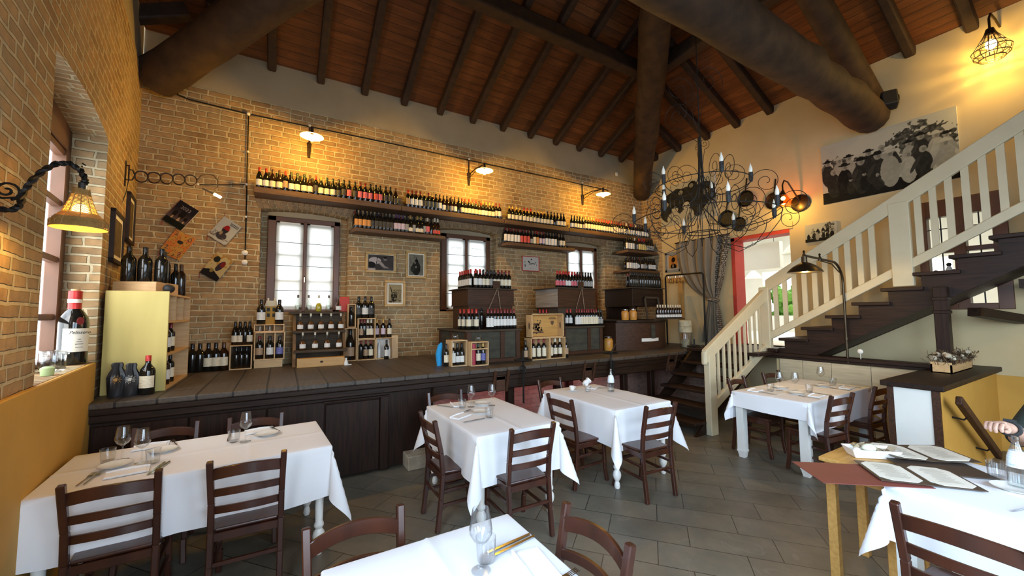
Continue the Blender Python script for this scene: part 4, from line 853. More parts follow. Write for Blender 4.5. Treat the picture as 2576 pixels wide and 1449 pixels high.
# stepped spirit rack
t = wthing('stepped_rack', 'three-step dark wooden rack of clear spirit bottles below the left window', 'rack', (.5,6.3,ZC))
RS_ = wood('rack_side', (.22,.12,.05), (.14,.075,.03), 'z')
for x in (.15,.80):
    mb = MB(); mb.prism([(6.15,ZC),(6.42,ZC),(6.64,1.79),(6.52,1.79)], lambda a, b, k: Vector((k, a, b)), x, x+.04); mb.build('side_rail', RS_, t)
for z, y, x0, x1 in ((1.255,6.20,.165,.845),(1.52,6.33,.145,.835),(1.79,6.46,.10,.82)):
    mb = MB(); mb.box(x0,x1,y-.05,y+.13,z-.035,z); mb.build('step_board', OLDW, t, bevel=.004)
mb = MB(); mb.box(.16,.84,6.52,6.54,ZC,1.76); mb.build('back_board', OLDW, t)
GRAPPA = thinglass('spirit_glass', (.93,.96,.94), 1.3); 
SPIR = {}
def spirit(x, y, z, kind, label):
    key = kind
    if key not in SPIR:
        o = thing('spirit_bottle', label, 'spirit bottle', (x,y,z), 0, 'clear spirit bottles on the stepped rack')
        prof = [(.036,0),(.041,.008),(.043,.07),(.038,.105),(.022,.135),(.013,.15),(.012,.21),(.015,.212),(.015,.222)]
        mb = MB(); mb.lathe(prof, 16); mb.build('flask', GRAPPA, o, smooth=50)
        if kind[0] != 'c':
            m = mat('spirit_'+kind, (.62,.50,.04) if kind[0] == 'y' else (.16,.06,.02), None, .12, 30, coat=.5)
            mb = MB(); mb.lathe([(.033,.006),(.038,.01),(.0395,.07),(.035,.10),(.02,.128),(0,.13)], 14); mb.build('liquor', m, o, smooth=50)
        else:
            mb = MB(); mb.lathe([(.034,.004),(.0385,.009),(.0403,.07),(.0365,.098),(0,.099)], 14); mb.build('spirit', thinglass('clear_spirit', (.90,.92,.88), .6), o, smooth=50)
        mb = MB(); mb.lathe([(.013,.205),(.0135,.245),(0,.246)], 10); mb.build('cork', CAP['w' if kind[0] != 'c' else 'b'], o, smooth=50)
        if kind[1] == 'l': mb = MB(); mb.arc(.0445, .028, .085, -PI/2-1.0, -PI/2+1.0, 8); mb.build('label', LAB['w'], o, smooth=80)
        SPIR[key] = o
    else: o = dup(SPIR[key], (x,y,z), 0, label)
for i, k in enumerate(('cn','cn','yn','cn','cl')):
    spirit(.21+.135*i, 6.47, 1.79, k, f'{ORD[i]} clear bottle from left on the top step of the spirit rack')
for i in range(5): spirit(.24+.133*i, 6.35, 1.52, 'bl', f'{ORD[i]} amber bottle from left on the middle step of the spirit rack')
for i in range(4): spirit(.27+.155*i, 6.22, 1.255, 'bl', f'{ORD[i]} amber bottle from left on the bottom step of the spirit rack')
t = wthing('wine_crate', 'long honey-coloured wooden box lying under the spirit rack', 'box', (.5,6.05,ZC))
mb = MB(); mb.box(.20,.80,6.03,6.14,ZC,1.155); mb.build('box', HONEY, t, bevel=.003)
mb = MB(); mb.prism([(.5+.02*math.cos(a),1.10+.014*math.sin(a)) for a in [2*PI*k/14 for k in range(14)]], lambda a, b, k: Vector((a, k, b)), 6.026, 6.031); mb.build('burned_mark', DKX, t)
t = wthing('bird_figurine', 'tiny white bird figurine by the honey-coloured box', 'figurine', (.80,6.0,ZC))
mb = MB(); mb.lathe([(.03,0),(.032,.02),(.02,.06),(.012,.08),(.016,.095),(0,.11)], 10, (.81,6.0,ZC)); mb.box(.83,.88,5.98,6.02,ZC,ZC+.012); mb.build('body', PORC, t, smooth=True)
mb = MB(); mb.ball((.805,6.0,ZC+.115), .018, 8); mb.build('head', BLACK, t, smooth=True)
mb = MB(); mb.box(.78,.92,6.58,6.64,1.79,2.02); tag(mb.build('tin_box', RED, bevel=.01, loc=(.85,6.6,1.79)), 'dark red tin behind the last clear spirit bottle', 'tin')
# crates right of the rack
crate(.885, 1.005, 6.48, 6.66, 1.545, 1.905, 'tall single-bottle crate above the big burgundy bottle'); bottle('Mkn', (.945, 6.56, 1.557), 'black bottle in the tall single-bottle crate', None, 0, .85)
crate(.85, 1.02, 6.45, 6.66, ZC, 1.54, 'tall open crate holding one very big burgundy bottle'); bottle('Ukt', (.935, 6.54, ZC+.012), 'very big dark bottle with tan label in the tall open crate', None, 0, 1.6)
crate(1.03, 1.295, 6.45, 6.66, 1.36, 1.685, 'upper square crate of wine bottles right of the spirit rack'); row('Bdt Bdn Bwc Bwc'.split(), 1.09, 1.24, 6.52, 1.372, 'upper square crate', 'bottles in the upper square crate', where='inside', jit=0)
crate(1.03, 1.30, 6.45, 6.66, ZC, 1.355, 'lower square crate of wine bottles right of the spirit rack'); row('Bdn Bdt Bdc'.split(), 1.09, 1.24, 6.52, ZC+.012, 'lower square crate', 'bottles in the lower square crate', where='inside', jit=0)
row('Mkk Mkw Mkk'.split(), 1.05, 1.24, 6.54, 1.685, 'upper square crate', 'bottles on the upper square crate', where='on top of', scale=.95, jit=0)
crate(1.305, 1.57, 6.45, 6.66, ZC, 1.372, 'square crate with white figures printed inside, right of the lower crate', inner=PLASTER_W); row('Byl Byl Bkc'.split(), 1.33, 1.53, 6.54, 1.372, 'printed crate', 'bottles on the printed crate', where='on top of', jit=0)
bottle('Bkw', (1.46, 6.42, ZC), 'dark bottle with white label before the printed crate', None)
mb = MB(); mb.box(1.56,1.66,6.50,6.53,ZC,1.40); tag(mb.build('pine_board', PINEZ, bevel=.002, loc=(1.6,6.5,ZC)), 'narrow upright pine board at the right end of the crates', 'board')
mb = MB(); mb.lathe([(.028,0),(.03,.16),(.012,.20),(.012,.24),(0,.245)], 10, (1.375,6.56,ZC+.012)); mb.lathe([(.03,0),(.03,.14),(.012,.19),(.012,.22),(0,.22)], 10, (1.53,6.56,ZC+.012)); tag(mb.build('white_bottle', PORC, smooth=True, loc=(1.375,6.56,ZC)), 'white bottle shapes inside the printed crate', 'bottle shapes')
# front crates on the counter edge
BLUE = mat('sky_blue_felt', (.03,.35,.72), (.025,.3,.64), .9, 30)
for i, x in enumerate((1.90,2.02)):
    mb = MB(); mb.tube([(x,5.21,ZC),(x-.01,5.21,ZC+.15),(x+.01,5.21,ZC+.27),(x+.03,5.21,ZC+.31)], [.036,.045,.034,.012], 12)
    tag(mb.build('gift_bag', BLUE, smooth=True, loc=(x,5.2,ZC)), f'{("left","right")[i]} sky-blue felt gift bag beside the front crates', 'gift bag', 'sky-blue gift bags')
bottle('Bkc', (1.955, 5.10, ZC), 'bottle with cream label between the sky-blue gift bags', None)
crate(1.985, 2.215, 4.97, 5.19, ZC, 1.385, 'open pine crate with three white-labelled bottles on the counter edge'); row('Tww Ukw Ukw'.split(), 2.035, 2.165, 5.05, ZC+.012, 'edge crate', 'bottles in the edge crate', where='inside', jit=0)
c_ = crate(2.225, 2.485, 4.86, 5.05, ZC, 1.36, 'open pine crate with a crimson tube on the counter edge')
mb = MB(); mb.box(2.237,2.473,4.86,4.87,1.255,1.27); mb.build('cross_bar', PINE, c_)
mb = MB(); mb.lathe([(.036,0),(.036,.285),(0,.286)], 16, (2.285,4.94,ZC+.012)); tag(mb.build('gift_tube', mat('crimson_card', (.42,.03,.06), (.36,.025,.05), .5), smooth=True, loc=(2.285,4.94,ZC)), 'crimson cardboard bottle tube standing in a pine crate', 'tube')
bottle('Bgc', (2.36, 4.94, ZC+.012), 'bottle with cream label beside the crimson tube', None); bottle('Byb', (2.435, 4.94, ZC+.012), 'bottle with blue label beside the crimson tube', None)
crate(3.25, 3.595, 4.95, 5.15, ZC, 1.365, 'left of two paired pine crates on the counter edge', m=PINE); row('Tdc Tdc Tdc'.split(), 3.34, 3.53, 5.03, ZC+.012, 'left paired crate', 'bottles in the paired crates', where='inside', jit=0)
crate(3.60, 3.895, 4.95, 5.15, ZC, 1.365, 'right of two paired pine crates on the counter edge', m=PINE); row('Tdc Bwc Bwc'.split(), 3.66, 3.84, 5.03, ZC+.012, 'right paired crate', 'bottles in the paired crates', where='inside', jit=0)
bottle('Bkt', (3.19, 5.02, ZC), 'bottle with tan label left of the paired pine crates', None); bottle('Bkt', (3.96, 5.02, ZC), 'bottle with tan label right of the paired pine crates', None)
t = wthing('wine_crate', 'honey pine crate on its side showing a printed tree and crest', 'wine crate', (3.56,5.0,1.365))
mb = MB(); x0, x1, y0, y1, z0, z1 = 3.265, 3.875, 4.96, 5.12, 1.366, 1.735
mb.box(x0,x0+.02,y0,y1,z0,z1); mb.box(x1-.02,x1,y0,y1,z0,z1); mb.box(x0,x1,y0,y1,z0,z0+.015); mb.box(x0,x1,y0,y1,z1-.015,z1); mb.build('frame', PINE, t, bevel=.002)
mb = MB(); mb.box(x0+.02,x1-.02,y1-.02,y1,z0+.015,z1-.015); mb.build('base_board', HONEY, t)
mb = MB()
for x in (x0-.001, x1-.021):
    mb.prism([(.018*math.cos(a)*.8+5.03, 1.55+.055*math.sin(a)) for a in [2*PI*k/12 for k in range(12)]], lambda a, b, k: Vector((k, a, b)), x, x+.022)
mb.build('hand_hole', BLACK, t)
mb = MB()
for k in range(46):
    c = (3.45+rnd.gauss(0,.055), 1.53+rnd.gauss(0,.05)); r = rnd.uniform(.008,.02); mb.prism([(c[0]+r*math.cos(a),c[1]+r*math.sin(a)) for a in [2*PI*q/7 for q in range(7)]], lambda a, b, k: Vector((a, k, b)), y1-.022, y1-.0195)
mb.box(3.36,3.58,y1-.022,y1-.0195,1.43,1.455)
mb.prism([(3.72,1.62),(3.78,1.62),(3.78,1.58),(3.75,1.545),(3.72,1.58)], lambda a, b, k: Vector((a, k, b)), y1-.022, y1-.0195); mb.box(3.68,3.83,y1-.022,y1-.0195,1.645,1.66); mb.box(3.70,3.81,y1-.022,y1-.0195,1.67,1.682); mb.build('printed_artwork', mat('burnt_ink', (.10,.05,.02), (.14,.07,.03)), t)
for i, (x, y, z) in enumerate(((2.08,5.08,1.385),(2.37,4.95,1.36))):
    mb = MB(); mb.lathe([(.025,0),(.04,.015),(.048,.04),(.042,.07),(.03,.085)], 16, (x,y,z)); tag(mb.build('glass_bowl', GLASS, smooth=True, loc=(x,y,z)), f'round clear glass bowl on the {("edge crate of white-labelled bottles","crate with the crimson tube")[i]}', 'glass bowl', 'glass bowls on the edge crates')
# niche sill: huge bottle and glass lantern
tag(HID.build('hidden_bottles', HMAT, smooth=50, loc=(2,6.58,3.5)), 'dark wine bottles half hidden behind the front rows on shelves and desks', 'wine bottles', None, 'stuff')
P_ = LWM @ Vector((-.10,.72,1.357))
o = wthing('display_bottle', 'huge dark display wine bottle with red neck on the niche sill', 'wine bottle', tuple(P_))
x, y, z = P_
mb = MB(); mb.lathe([(.083,0),(.090,.02),(.090,.33),(.084,.38),(.058,.43),(.041,.45),(.038,.46)], 28, tuple(P_)); mb.build('body', BGLASS, o, smooth=50)
mb = MB(); mb.lathe([(.041,.455),(.040,.50),(.0415,.505),(.0415,.60),(.035,.605)], 20, tuple(P_)); mb.build('capsule', CAP['r'], o, smooth=50)
mb = MB(); mb.lathe([(.043,.505),(.043,.535)], 20, tuple(P_)); mb.build('neck_band', PAPER, o, smooth=50)
mb = MB(); mb.lathe([(.028,.60),(.028,.618),(0,.62)], 14, tuple(P_)); mb.build('cork', PINE, o, smooth=50)
mb = MB(); mb.arc(.0912, .105, .295, -1.95, .10, 14, tuple(P_)); mb.build('label', PAPER, o, smooth=80)
a = -.85; d = Vector((math.cos(a),math.sin(a),0)); FR = Matrix(((-d.y,0,d.x,0),(d.x,0,d.y,0),(0,1,0,0),(0,0,0,1)))
text('lettering', 'Pelissero', .036, Matrix.Translation(P_+d*.0918+Vector((0,0,.262))) @ FR, BLACK, o, .0004, shear=.3)
mb = MB()
for zz, w_ in ((.205,.02),(.185,.035),(.165,.05),(.14,.045)):
    q = P_+d*.0916+Vector((0,0,zz)); s_ = Vector((-d.y,d.x,0)); mb.quad(q-s_*w_/2, q+s_*w_/2, q+s_*w_/2+Vector((0,0,.004)), q-s_*w_/2+Vector((0,0,.004)))
mb.build('fine_print', BLACK, o)
q = P_+d*.0912+Vector((0,0,.355)); s_ = Vector((-d.y,d.x,0)); mb = MB(); mb.prism([(.022*math.cos(k*PI/8),.032*math.sin(k*PI/8)) for k in range(16)], lambda a_, b_, k: q+s_*a_+Vector((0,0,b_))+d*k-Vector((0,0,0)), -.004, .002); mb.build('seal', CAP['d'], o)
P2 = LWM @ Vector((-.12,.18,1.357)); t = wthing('glass_lantern', 'ribbed clear glass lantern on the niche sill left of the huge bottle', 'lantern', tuple(P2))
mb = MB(); prof = [(.075,0),(.085,.01),(.085,.115),(.10,.12),(.10,.13),(.06,.15),(0,.155)]
mb.lathe(prof, 40, tuple(P2))
for i, v in enumerate(mb.v):
    if i % 2: mb.v[i] = v+Vector((v.x-P2.x, v.y-P2.y, 0))*.07
mb.build('ribbed_glass', GLASS, t)
P3 = LWM @ Vector((-.14,.42,1.357)); mb = MB(); mb.lathe([(.07,0),(.07,.135),(.066,.135),(.066,.01),(0,.01)], 24, tuple(P3)); tag(mb.build('glass_vase', GLASS, smooth=50, loc=tuple(P3)), 'plain clear glass cylinder between the lantern and huge bottle', 'vase')
P4 = LWM @ Vector((-.06,-.08,1.357)); mb = MB(); mb.lathe([(.03,0),(.035,.05),(.02,.06),(0,.06)], 14, tuple(P4)); tag(mb.build('tea_light', mat('pale_green_wax', (.45,.6,.3)), smooth=True, loc=tuple(P4)), 'small pale green candle at the near end of the niche sill', 'candle')
# ------------------------------------------------------------------ chairs
CH = thing('dining_chair', '', 'chair', (0,0,0))
mb = MB()
def seatp(t): return [(.205*math.cos(a)*(1+.05*math.sin(a)), .20*math.sin(a)) for a in t]
pts = [(-.165,-.185),(.165,-.185),(.205,.10),(.20,.185),(.16,.215),(-.16,.215),(-.20,.185),(-.205,.10)]
mb.prism(pts, lambda a, b, k: Vector((a, b, k-(.010*(1-(a/.2)**2) if k > .45 else 0))), .438, .462); mb.build('seat', CHAIRW, CH, bevel=.008, seg=2)
for s_ in (-1, 1):
    mb = MB(); q = [(-.235,0),(-.205,.25),(-.19,.45),(-.205,.62),(-.265,.885)]
    for (ya, za), (yb, zb_) in zip(q, q[1:]): mb.bar((s_*.182,ya,za),(s_*(.182 if zb_ < .8 else .19),yb,zb_),.034,.036,(0,1,0))
    mb.build('back_post', CHAIRW, CH, bevel=.005)
    mb = MB(); q = [(.21,0),(.185,.16),(.178,.44)]
    for (ya, za), (yb, zb_) in zip(q, q[1:]): mb.bar((s_*.182,ya,za),(s_*.175,yb,zb_),.034,.034,(0,1,0))
    mb.build('front_leg', CHAIRW, CH, bevel=.005)
    mb = MB()
    for z in (.20,.31): mb.bar((s_*.18,-.21,z),(s_*.178,.185,z+.005),.018,.024)
    mb.bar((s_*.178,-.19,.41),(s_*.172,.18,.41),.02,.05); mb.build('side_stretcher', CHAIRW, CH, bevel=.003)
for z, h, ar in ((.800,.066,.022),(.682,.044,.012),(.572,.044,.010)):
    mb = MB(); n = 12; y0 = -.195-(z-.6)*.235; vs = []
    for i in range(n+1):
        t = i/n*2-1; x = t*.180; yy = y0-.042*(1-t*t); dz = ar*(1-t*t)
        for a, b in ((-.009,-h/2),(.009,-h/2),(.009,h/2),(-.009,h/2)): vs.append((x, yy+a, z+b+dz))
    fs = [(0,1,2,3),(4*n+3,4*n+2,4*n+1,4*n)]
    for i in range(n):
        for k in range(4): fs.append((4*i+k, 4*i+4+k, 4*i+4+(k+1) % 4, 4*i+(k+1) % 4))
    mb.add(vs, fs); mb.build('back_slat', CHAIRW, CH, smooth=50, bevel=.003)
mb = MB(); mb.bar((-.175,.185,.27),(.175,.185,.27),.02,.03); mb.bar((-.17,.178,.41),(.17,.178,.41),.02,.05); mb.build('front_stretcher', CHAIRW, CH, bevel=.003)
mb = MB(); mb.bar((-.18,-.205,.26),(.18,-.205,.26),.02,.024); mb.bar((-.17,-.185,.41),(.17,-.185,.41),.02,.05); mb.build('back_stretcher', CHAIRW, CH, bevel=.003)
GC = 'dark ladder-back dining chairs'
for i, (x, y, rz, lab) in enumerate((
    (-.765,3.225,.02,'dark ladder-back chair at the near left of the long table by the yellow dado'),
    (-.145,3.215,-.02,'dark ladder-back chair at the near right of the long table by the yellow dado'),
    (-.745,3.88,PI+.05,'dark chair behind the long left table, nearer the yellow dado'),
    (-.17,3.85,PI-.04,'dark chair behind the long left table, nearer its free end'),
    (1.355,3.285,-PI/2,'dark chair on the left side of the table before the stone block'),
    (1.70,2.83,-.02,'dark chair at the near end of the table before the stone block'),
    (1.60,3.95,PI,'dark chair at the far end of the table before the stone block'),
    (2.76,3.30,-PI/2+.03,'dark chair on the left side of the table with the espresso cup'),
    (3.115,2.775,-.06,'dark chair at the near end of the table with the espresso cup'),
    (3.10,4.00,PI+.1,'dark chair at the far end of the table with the espresso cup'),
    (5.20,2.745,PI+.05,'dark chair at the lamplit table, nearer the newel post, back to the stairs'),
    (6.08,2.765,PI-.05,'dark chair behind the lamplit table, nearer the washed panels'),
    (5.05,2.07,-.12,'dark chair on the near side of the lamplit table, closer to the viewer'),
    (6.02,2.04,-.05,'dark chair on the near side of the lamplit table, beside the yellow partition'),
    (.30,1.585,PI,'reddish lit chair beyond the foreground table, left of the tall wine glass'),
    (.885,1.28,PI/2,'reddish lit chair at the right side of the foreground table'),
    (2.675,.51,-PI/2,'dark ladder-back chair before the table with the open menus'))):
    if i == 0: CH.location = (x,y,0); CH.rotation_euler.z = rz; CH['label'] = lab; CH['group'] = GC
    else: dup(CH, (x,y,0), rz, lab, GC)
# ------------------------------------------------------------------ tables and cloths
def cloth(L, W, d, seed, creases=True):
    """L x W top, drops d = (x-, x+, y-, y+)"""
    rg = random.Random(seed); a, b = L/2, W/2
    def axis(h, d0, d1, cr):
        s = [-h-d0*(1-i/9) for i in range(9)]+[-h-.012,-h-.006,-h]
        s += [-h+2*h*i/14 for i in range(1, 14)]
        if cr:
            for c in (-h/3, h/3) if h > .5 else (0,): s += [c-.012, c, c+.012]
        s += [h, h+.006, h+.012]+[h+d1*i/9 for i in range(1, 10)]
        return sorted(set(round(v, 4) for v in s))
    SX = axis(a, d[0], d[1], creases); SY = axis(b, d[2], d[3], creases)
    cx = (-a/3, a/3) if a > .5 else (0,)
    ph = [rg.uniform(0, 6) for _ in range(4)]
    vs = []
    for t in SY:
        for s in SX:
            u = max(abs(s)-a, 0); v = max(abs(t)-b, 0); sx = 1 if s > 0 else -1; sy = 1 if t > 0 else -1
            x = max(min(s, a), -a); y = max(min(t, b), -b); z = .0
            if creases:
                for c in cx: z += .004*max(0, 1-abs(s-c)/.012) if u == 0 else 0
                z += .003*max(0, 1-abs(t)/.012) if v == 0 else 0
            r = math.hypot(u, v)
            if r > 0:
                R_ = .010; ang = min(r/R_, PI/2); out = R_*math.sin(ang); drop = R_*(1-math.cos(ang))+max(r-R_*PI/2, 0)
                if u > 0 and v > 0:
                    al = math.atan2(v, u); f = math.sin(2*al); dirx = math.cos(al); diry = math.sin(al)
                    bl = out+drop*(.03+.30*f**3)
                    x += sx*bl*(dirx*.5+.35*f) if f > 0 else 0; y += sy*bl*(diry*.5+.35*f)
                    k = drop*.07*math.sin(4*al); x += sx*k; y -= sy*k
                elif u > 0: x += sx*(out+drop*(.05+.028*math.sin(t*9+ph[0])+.012*math.sin(t*23+ph[1]))*min(1, drop*5))
                else: y += sy*(out+drop*(.05+.028*math.sin(s*8+ph[2])+.012*math.sin(s*21+ph[3]))*min(1, drop*5))
                z -= drop*(1-.03*math.sin(s*7+t*5))
            vs.append((x, y, z))
    W_ = len(SX); fs = [(j*W_+i, j*W_+i+1, (j+1)*W_+i+1, (j+1)*W_+i) for j in range(len(SY)-1) for i in range(W_-1)]
    mb = MB(); mb.add(vs, fs); return mb
TURN = [(.022,0),(.030,.02),(.026,.05),(.018,.07),(.036,.10),(.042,.13),(.038,.155),(.022,.18),(.034,.20),(.034,.215),(.026,.23),(.030,.40),(.036,.60),(.030,.62),(.038,.64)]
def table(name, x, y, L, W, rz, label, clabel, drops, seed, turned=True, h=.78):
    t = thing(name, label, 'table', (x,y,0), rz)
    mb = MB(); mb.box(-L/2+.005,L/2-.005,-W/2+.005,W/2-.005,h-.035,h-.004); mb.build('tabletop', WHITEW, t, bevel=.004)
    mb = MB(); mb.box(-L/2+.05,L/2-.05,-W/2+.05,W/2-.05,h-.13,h-.035); mb.build('apron', WHITEW, t)
    for sx in (-1, 1):
        for sy in (-1, 1):
            mb = MB(); c = (sx*(L/2-.06), sy*(W/2-.06), 0)
            if turned: mb.lathe(TURN, 14, c); mb.box(c[0]-.038,c[0]+.038,c[1]-.038,c[1]+.038,.64,h-.035)
            else:
                mb.box(c[0]-.042,c[0]+.042,c[1]-.042,c[1]+.042,.09,h-.035); mb.bar((c[0],c[1],.075),(c[0],c[1],0),.084,.084,(0,1,0),.06,.06); mb.box(c[0]-.046,c[0]+.046,c[1]-.046,c[1]+.046,.07,.09)
            mb.build('leg', WHITEW, t, smooth=50 if turned else False)
    o = cloth(L, W, drops, seed).build('tablecloth', CLOTH, smooth=70); o.location = (x,y,h+.001); o.rotation_euler.z = rz; tag(o, clabel, 'tablecloth', 'white tablecloths')
table('dining_table', -.43, 3.60, 1.50, .80, R(3.6), 'long white table against the yellow dado', 'white cloth on the long table against the yellow dado', (.01,.37,.37,.37), 1)
table('dining_table', 1.75, 3.455, .79, 1.21, 0, 'white turned-leg table before the stone block', 'white cloth on the table before the stone block', (.36,.36,.39,.36), 2)
table('dining_table', 3.275, 3.475, .81, 1.20, 0, 'white turned-leg table with the espresso cup on it', 'white cloth on the table with the espresso cup', (.36,.36,.39,.36), 3)
table('dining_table', 5.60, 2.42, 1.64, .79, 0, 'white square-legged table under the gooseneck lamp', 'white cloth on the table under the gooseneck lamp', (.19,.25,.33,.33), 4, False)
table('dining_table', .565, 1.08, .80, 1.24, 0, 'white table in the foreground with one tall wine glass', 'white cloth on the foreground table with one tall wine glass', (.34,.34,.34,.34), 5)
table('dining_table', 3.33, .25, .84, 1.22, R(-4), 'white table with open menus at the lower right', 'white cloth on the table with open menus', (.30,.30,.30,.30), 6, False)
t = wthing('side_table', 'small honey-pine side table beside the menus', 'side table', (3.42,1.06,0))
mb = MB(); mb.box(3.14,3.70,.90,1.285,.745,.772); mb.build('tabletop', HONEY, t, bevel=.004)
mb = MB(); mb.box(3.18,3.66,.93,1.255,.65,.745); mb.build('apron', HONEY, t)
for x in (3.19,3.65):
    for y in (.94,1.235):
        mb = MB(); mb.box(x-.026,x+.026,y-.026,y+.026,0,.745); mb.build('leg', HONEY, t, bevel=.003)
# ------------------------------------------------------------------ tableware
ZT = .785
PROTO = {}
def ware(kind, x, y, label, group=None, rz=0, z=ZT, s=1):
    if kind in PROTO:
        o = dup(PROTO[kind], (x,y,z), rz, label, group)
        if not group and 'group' in o: del o['group']
        o.scale = (s,)*3; return o
    mb = MB(); nm, m, sm, cat = kind, GLASS, 50, kind.replace('_', ' ')
    if kind == 'wine_glass':
        mb.lathe([(.036,0),(.036,.002),(.008,.006),(.0042,.012),(.004,.088),(.009,.095),(.030,.112),(.043,.135),(.043,.15),(.037,.19),(.031,.222),(.0298,.222),(.0355,.19),(.0415,.15),(.0415,.136),(.029,.115),(.008,.099),(0,.098)], 24)
    elif kind == 'water_glass': mb.lathe([(.030,0),(.034,.004),(.0405,.09),(.0385,.09),(.033,.012),(0,.012)], 22)
    elif kind == 'bread_plate': mb.lathe([(.05,0),(.052,.003),(.085,.014),(.084,.016),(.05,.006),(0,.006)], 28); m = PORC; cat = 'plate'
    elif kind == 'napkin':
        mb.box(-.10,.10,-.055,.055,0,.004); mb.box(-.098,.085,-.05,.058,.004,.009); mb.tube([(-.10,.05,.010),(0,.052,.012),(.10,.05,.010)], [.006,.009,.006], 8); m = NAP; sm = False
    elif kind == 'table_knife': mb.prism([(-.11,-.006),(.0,-.008),(.01,-.009),(.105,-.008),(.115,.004),(.01,.006),(-.11,.006)], lambda a, b, k: Vector((a, b, k)), 0, .004); m = STEEL; sm = False; cat = 'knife'
    elif kind == 'table_fork':
        mb.bar((-.11,0,.003),(.03,0,.004),.009,.003,(0,0,1),.005); mb.box(.03,.055,-.012,.012,.002,.005)
        for k in range(4): mb.bar((.055,-.0105+.007*k,.004),(.10,-.0105+.007*k,.007),.003,.002)
        m = STEEL; sm = False; cat = 'fork'
    o = tag(mb.build(nm, m, smooth=sm), label, cat, group); o.location = (x,y,z); o.rotation_euler.z = rz; o.scale = (s,)*3
    if kind == 'bread_plate':
        mb = MB(); mb.tube([(.0845*math.cos(a),.0845*math.sin(a),.0155) for a in [2*PI*k/28 for k in range(28)]], .0012, 4, True); mb.build('grey_rim', LAB['g'], o)
    PROTO[kind] = o; return o
L1 = 'on the long left table'; A = ware
A('wine_glass', -.895, 3.66, f'wine glass nearest the yellow dado {L1}'); A('wine_glass', -.765, 3.515, f'wine glass right of the pair {L1}'); A('wine_glass', -.21, 3.67, f'single wine glass near the free end {L1}')
A('water_glass', -.965, 3.655, f'tumbler nearest the yellow dado {L1}'); A('water_glass', -.70, 3.475, f'tumbler before the second wine glass {L1}'); A('water_glass', -.285, 3.715, f'tumbler near the free end {L1}')
A('bread_plate', -.895, 3.53, f'bread plate nearest the viewer {L1}'); A('bread_plate', -.70, 3.74, f'bread plate behind the wine glasses {L1}'); A('bread_plate', -.075, 3.79, f'bread plate near the free end {L1}')
A('napkin', -.79, 3.345, f'folded napkin before the near bread plate {L1}', None, .15); A('napkin', -.80, 3.90, f'folded napkin at the far left setting {L1}', None, .1); A('napkin', -.13, 3.93, f'folded napkin at the far right setting {L1}', None, .1)
A('table_fork', -.97, 3.345, f'left of two forks beside the near napkin {L1}', None, 1.5); A('table_fork', -.94, 3.35, f'right of two forks beside the near napkin {L1}', None, 1.48)
A('table_knife', -.655, 3.345, f'left of two knives behind the near chair {L1}', None, 1.4); A('table_knife', -.635, 3.345, f'right of two knives behind the near chair {L1}', None, 1.36)
A('table_fork', -.66, 3.87, f'fork at the far left setting {L1}', None, 1.9, ZT+.01); A('table_fork', -.02, 3.90, f'fork at the far right setting {L1}', None, 1.9, ZT+.01); A('table_knife', -.33, 3.86, f'knife beside the far tumbler {L1}', None, 1.6)
L2 = 'on the table before the stone block'
A('wine_glass', 1.715, 3.76, f'wine glass to the left {L2}'); A('wine_glass', 1.925, 3.70, f'wine glass to the right {L2}'); A('water_glass', 1.62, 3.765, f'far tumbler {L2}'); A('water_glass', 1.69, 3.30, f'near tumbler {L2}')
A('bread_plate', 1.87, 3.81, f'far bread plate {L2}'); A('bread_plate', 1.70, 3.50, f'near bread plate {L2}'); A('napkin', 1.48, 3.47, f'near folded napkin {L2}', None, .5); A('napkin', 1.63, 3.93, f'far folded napkin {L2}', None, 1.4)
A('table_knife', 1.53, 3.28, f'long knife nearest the viewer {L2}', None, .1); A('table_fork', 1.57, 3.60, f'near fork {L2}', None, .5); A('table_knife', 1.50, 3.92, f'far knife {L2}', None, -1.0); A('table_fork', 1.80, 3.95, f'far fork {L2}', None, -.8)
L3 = 'on the table with the bottle of water'
A('water_glass', 3.26, 3.72, f'tumbler behind the espresso cup {L3}'); A('napkin', 3.47, 3.86, f'crumpled flat napkin {L3}', None, .6); A('table_knife', 3.52, 3.80, f'knife beside the napkin {L3}', None, -.5)
mb = MB(); mb.lathe([(.03,0),(.04,.03),(.03,.075),(.045,.09)], 9, (0,0,0), Matrix.Rotation(1.0, 3, 'Y'))
for i, v in enumerate(mb.v): mb.v[i] = v+Vector((rnd.uniform(-.008,.008),rnd.uniform(-.008,.008),.045))
o = tag(mb.build('paper_napkin', NAP), 'crumpled white paper napkin in front of the far chair, behind the tumbler', 'napkin'); o.location = (3.36,3.90,ZT)
t = thing('espresso_cup', 'small white espresso cup on its saucer', 'cup', (3.13,3.86,ZT))
mb = MB(); mb.lathe([(.03,0),(.062,.010),(.061,.013),(.03,.005),(0,.005)], 24); mb.build('saucer', PORC, t, smooth=True)
mb = MB(); mb.lathe([(.018,.006),(.03,.02),(.036,.055),(.0335,.055),(.027,.02),(0,.012)], 20); mb.build('cup', PORC, t, smooth=True)
mb = MB(); mb.tube([(.034,0,.05),(.05,0,.048),(.05,0,.03),(.03,0,.022)], .0035, 6); mb.build('handle', PORC, t, smooth=True)
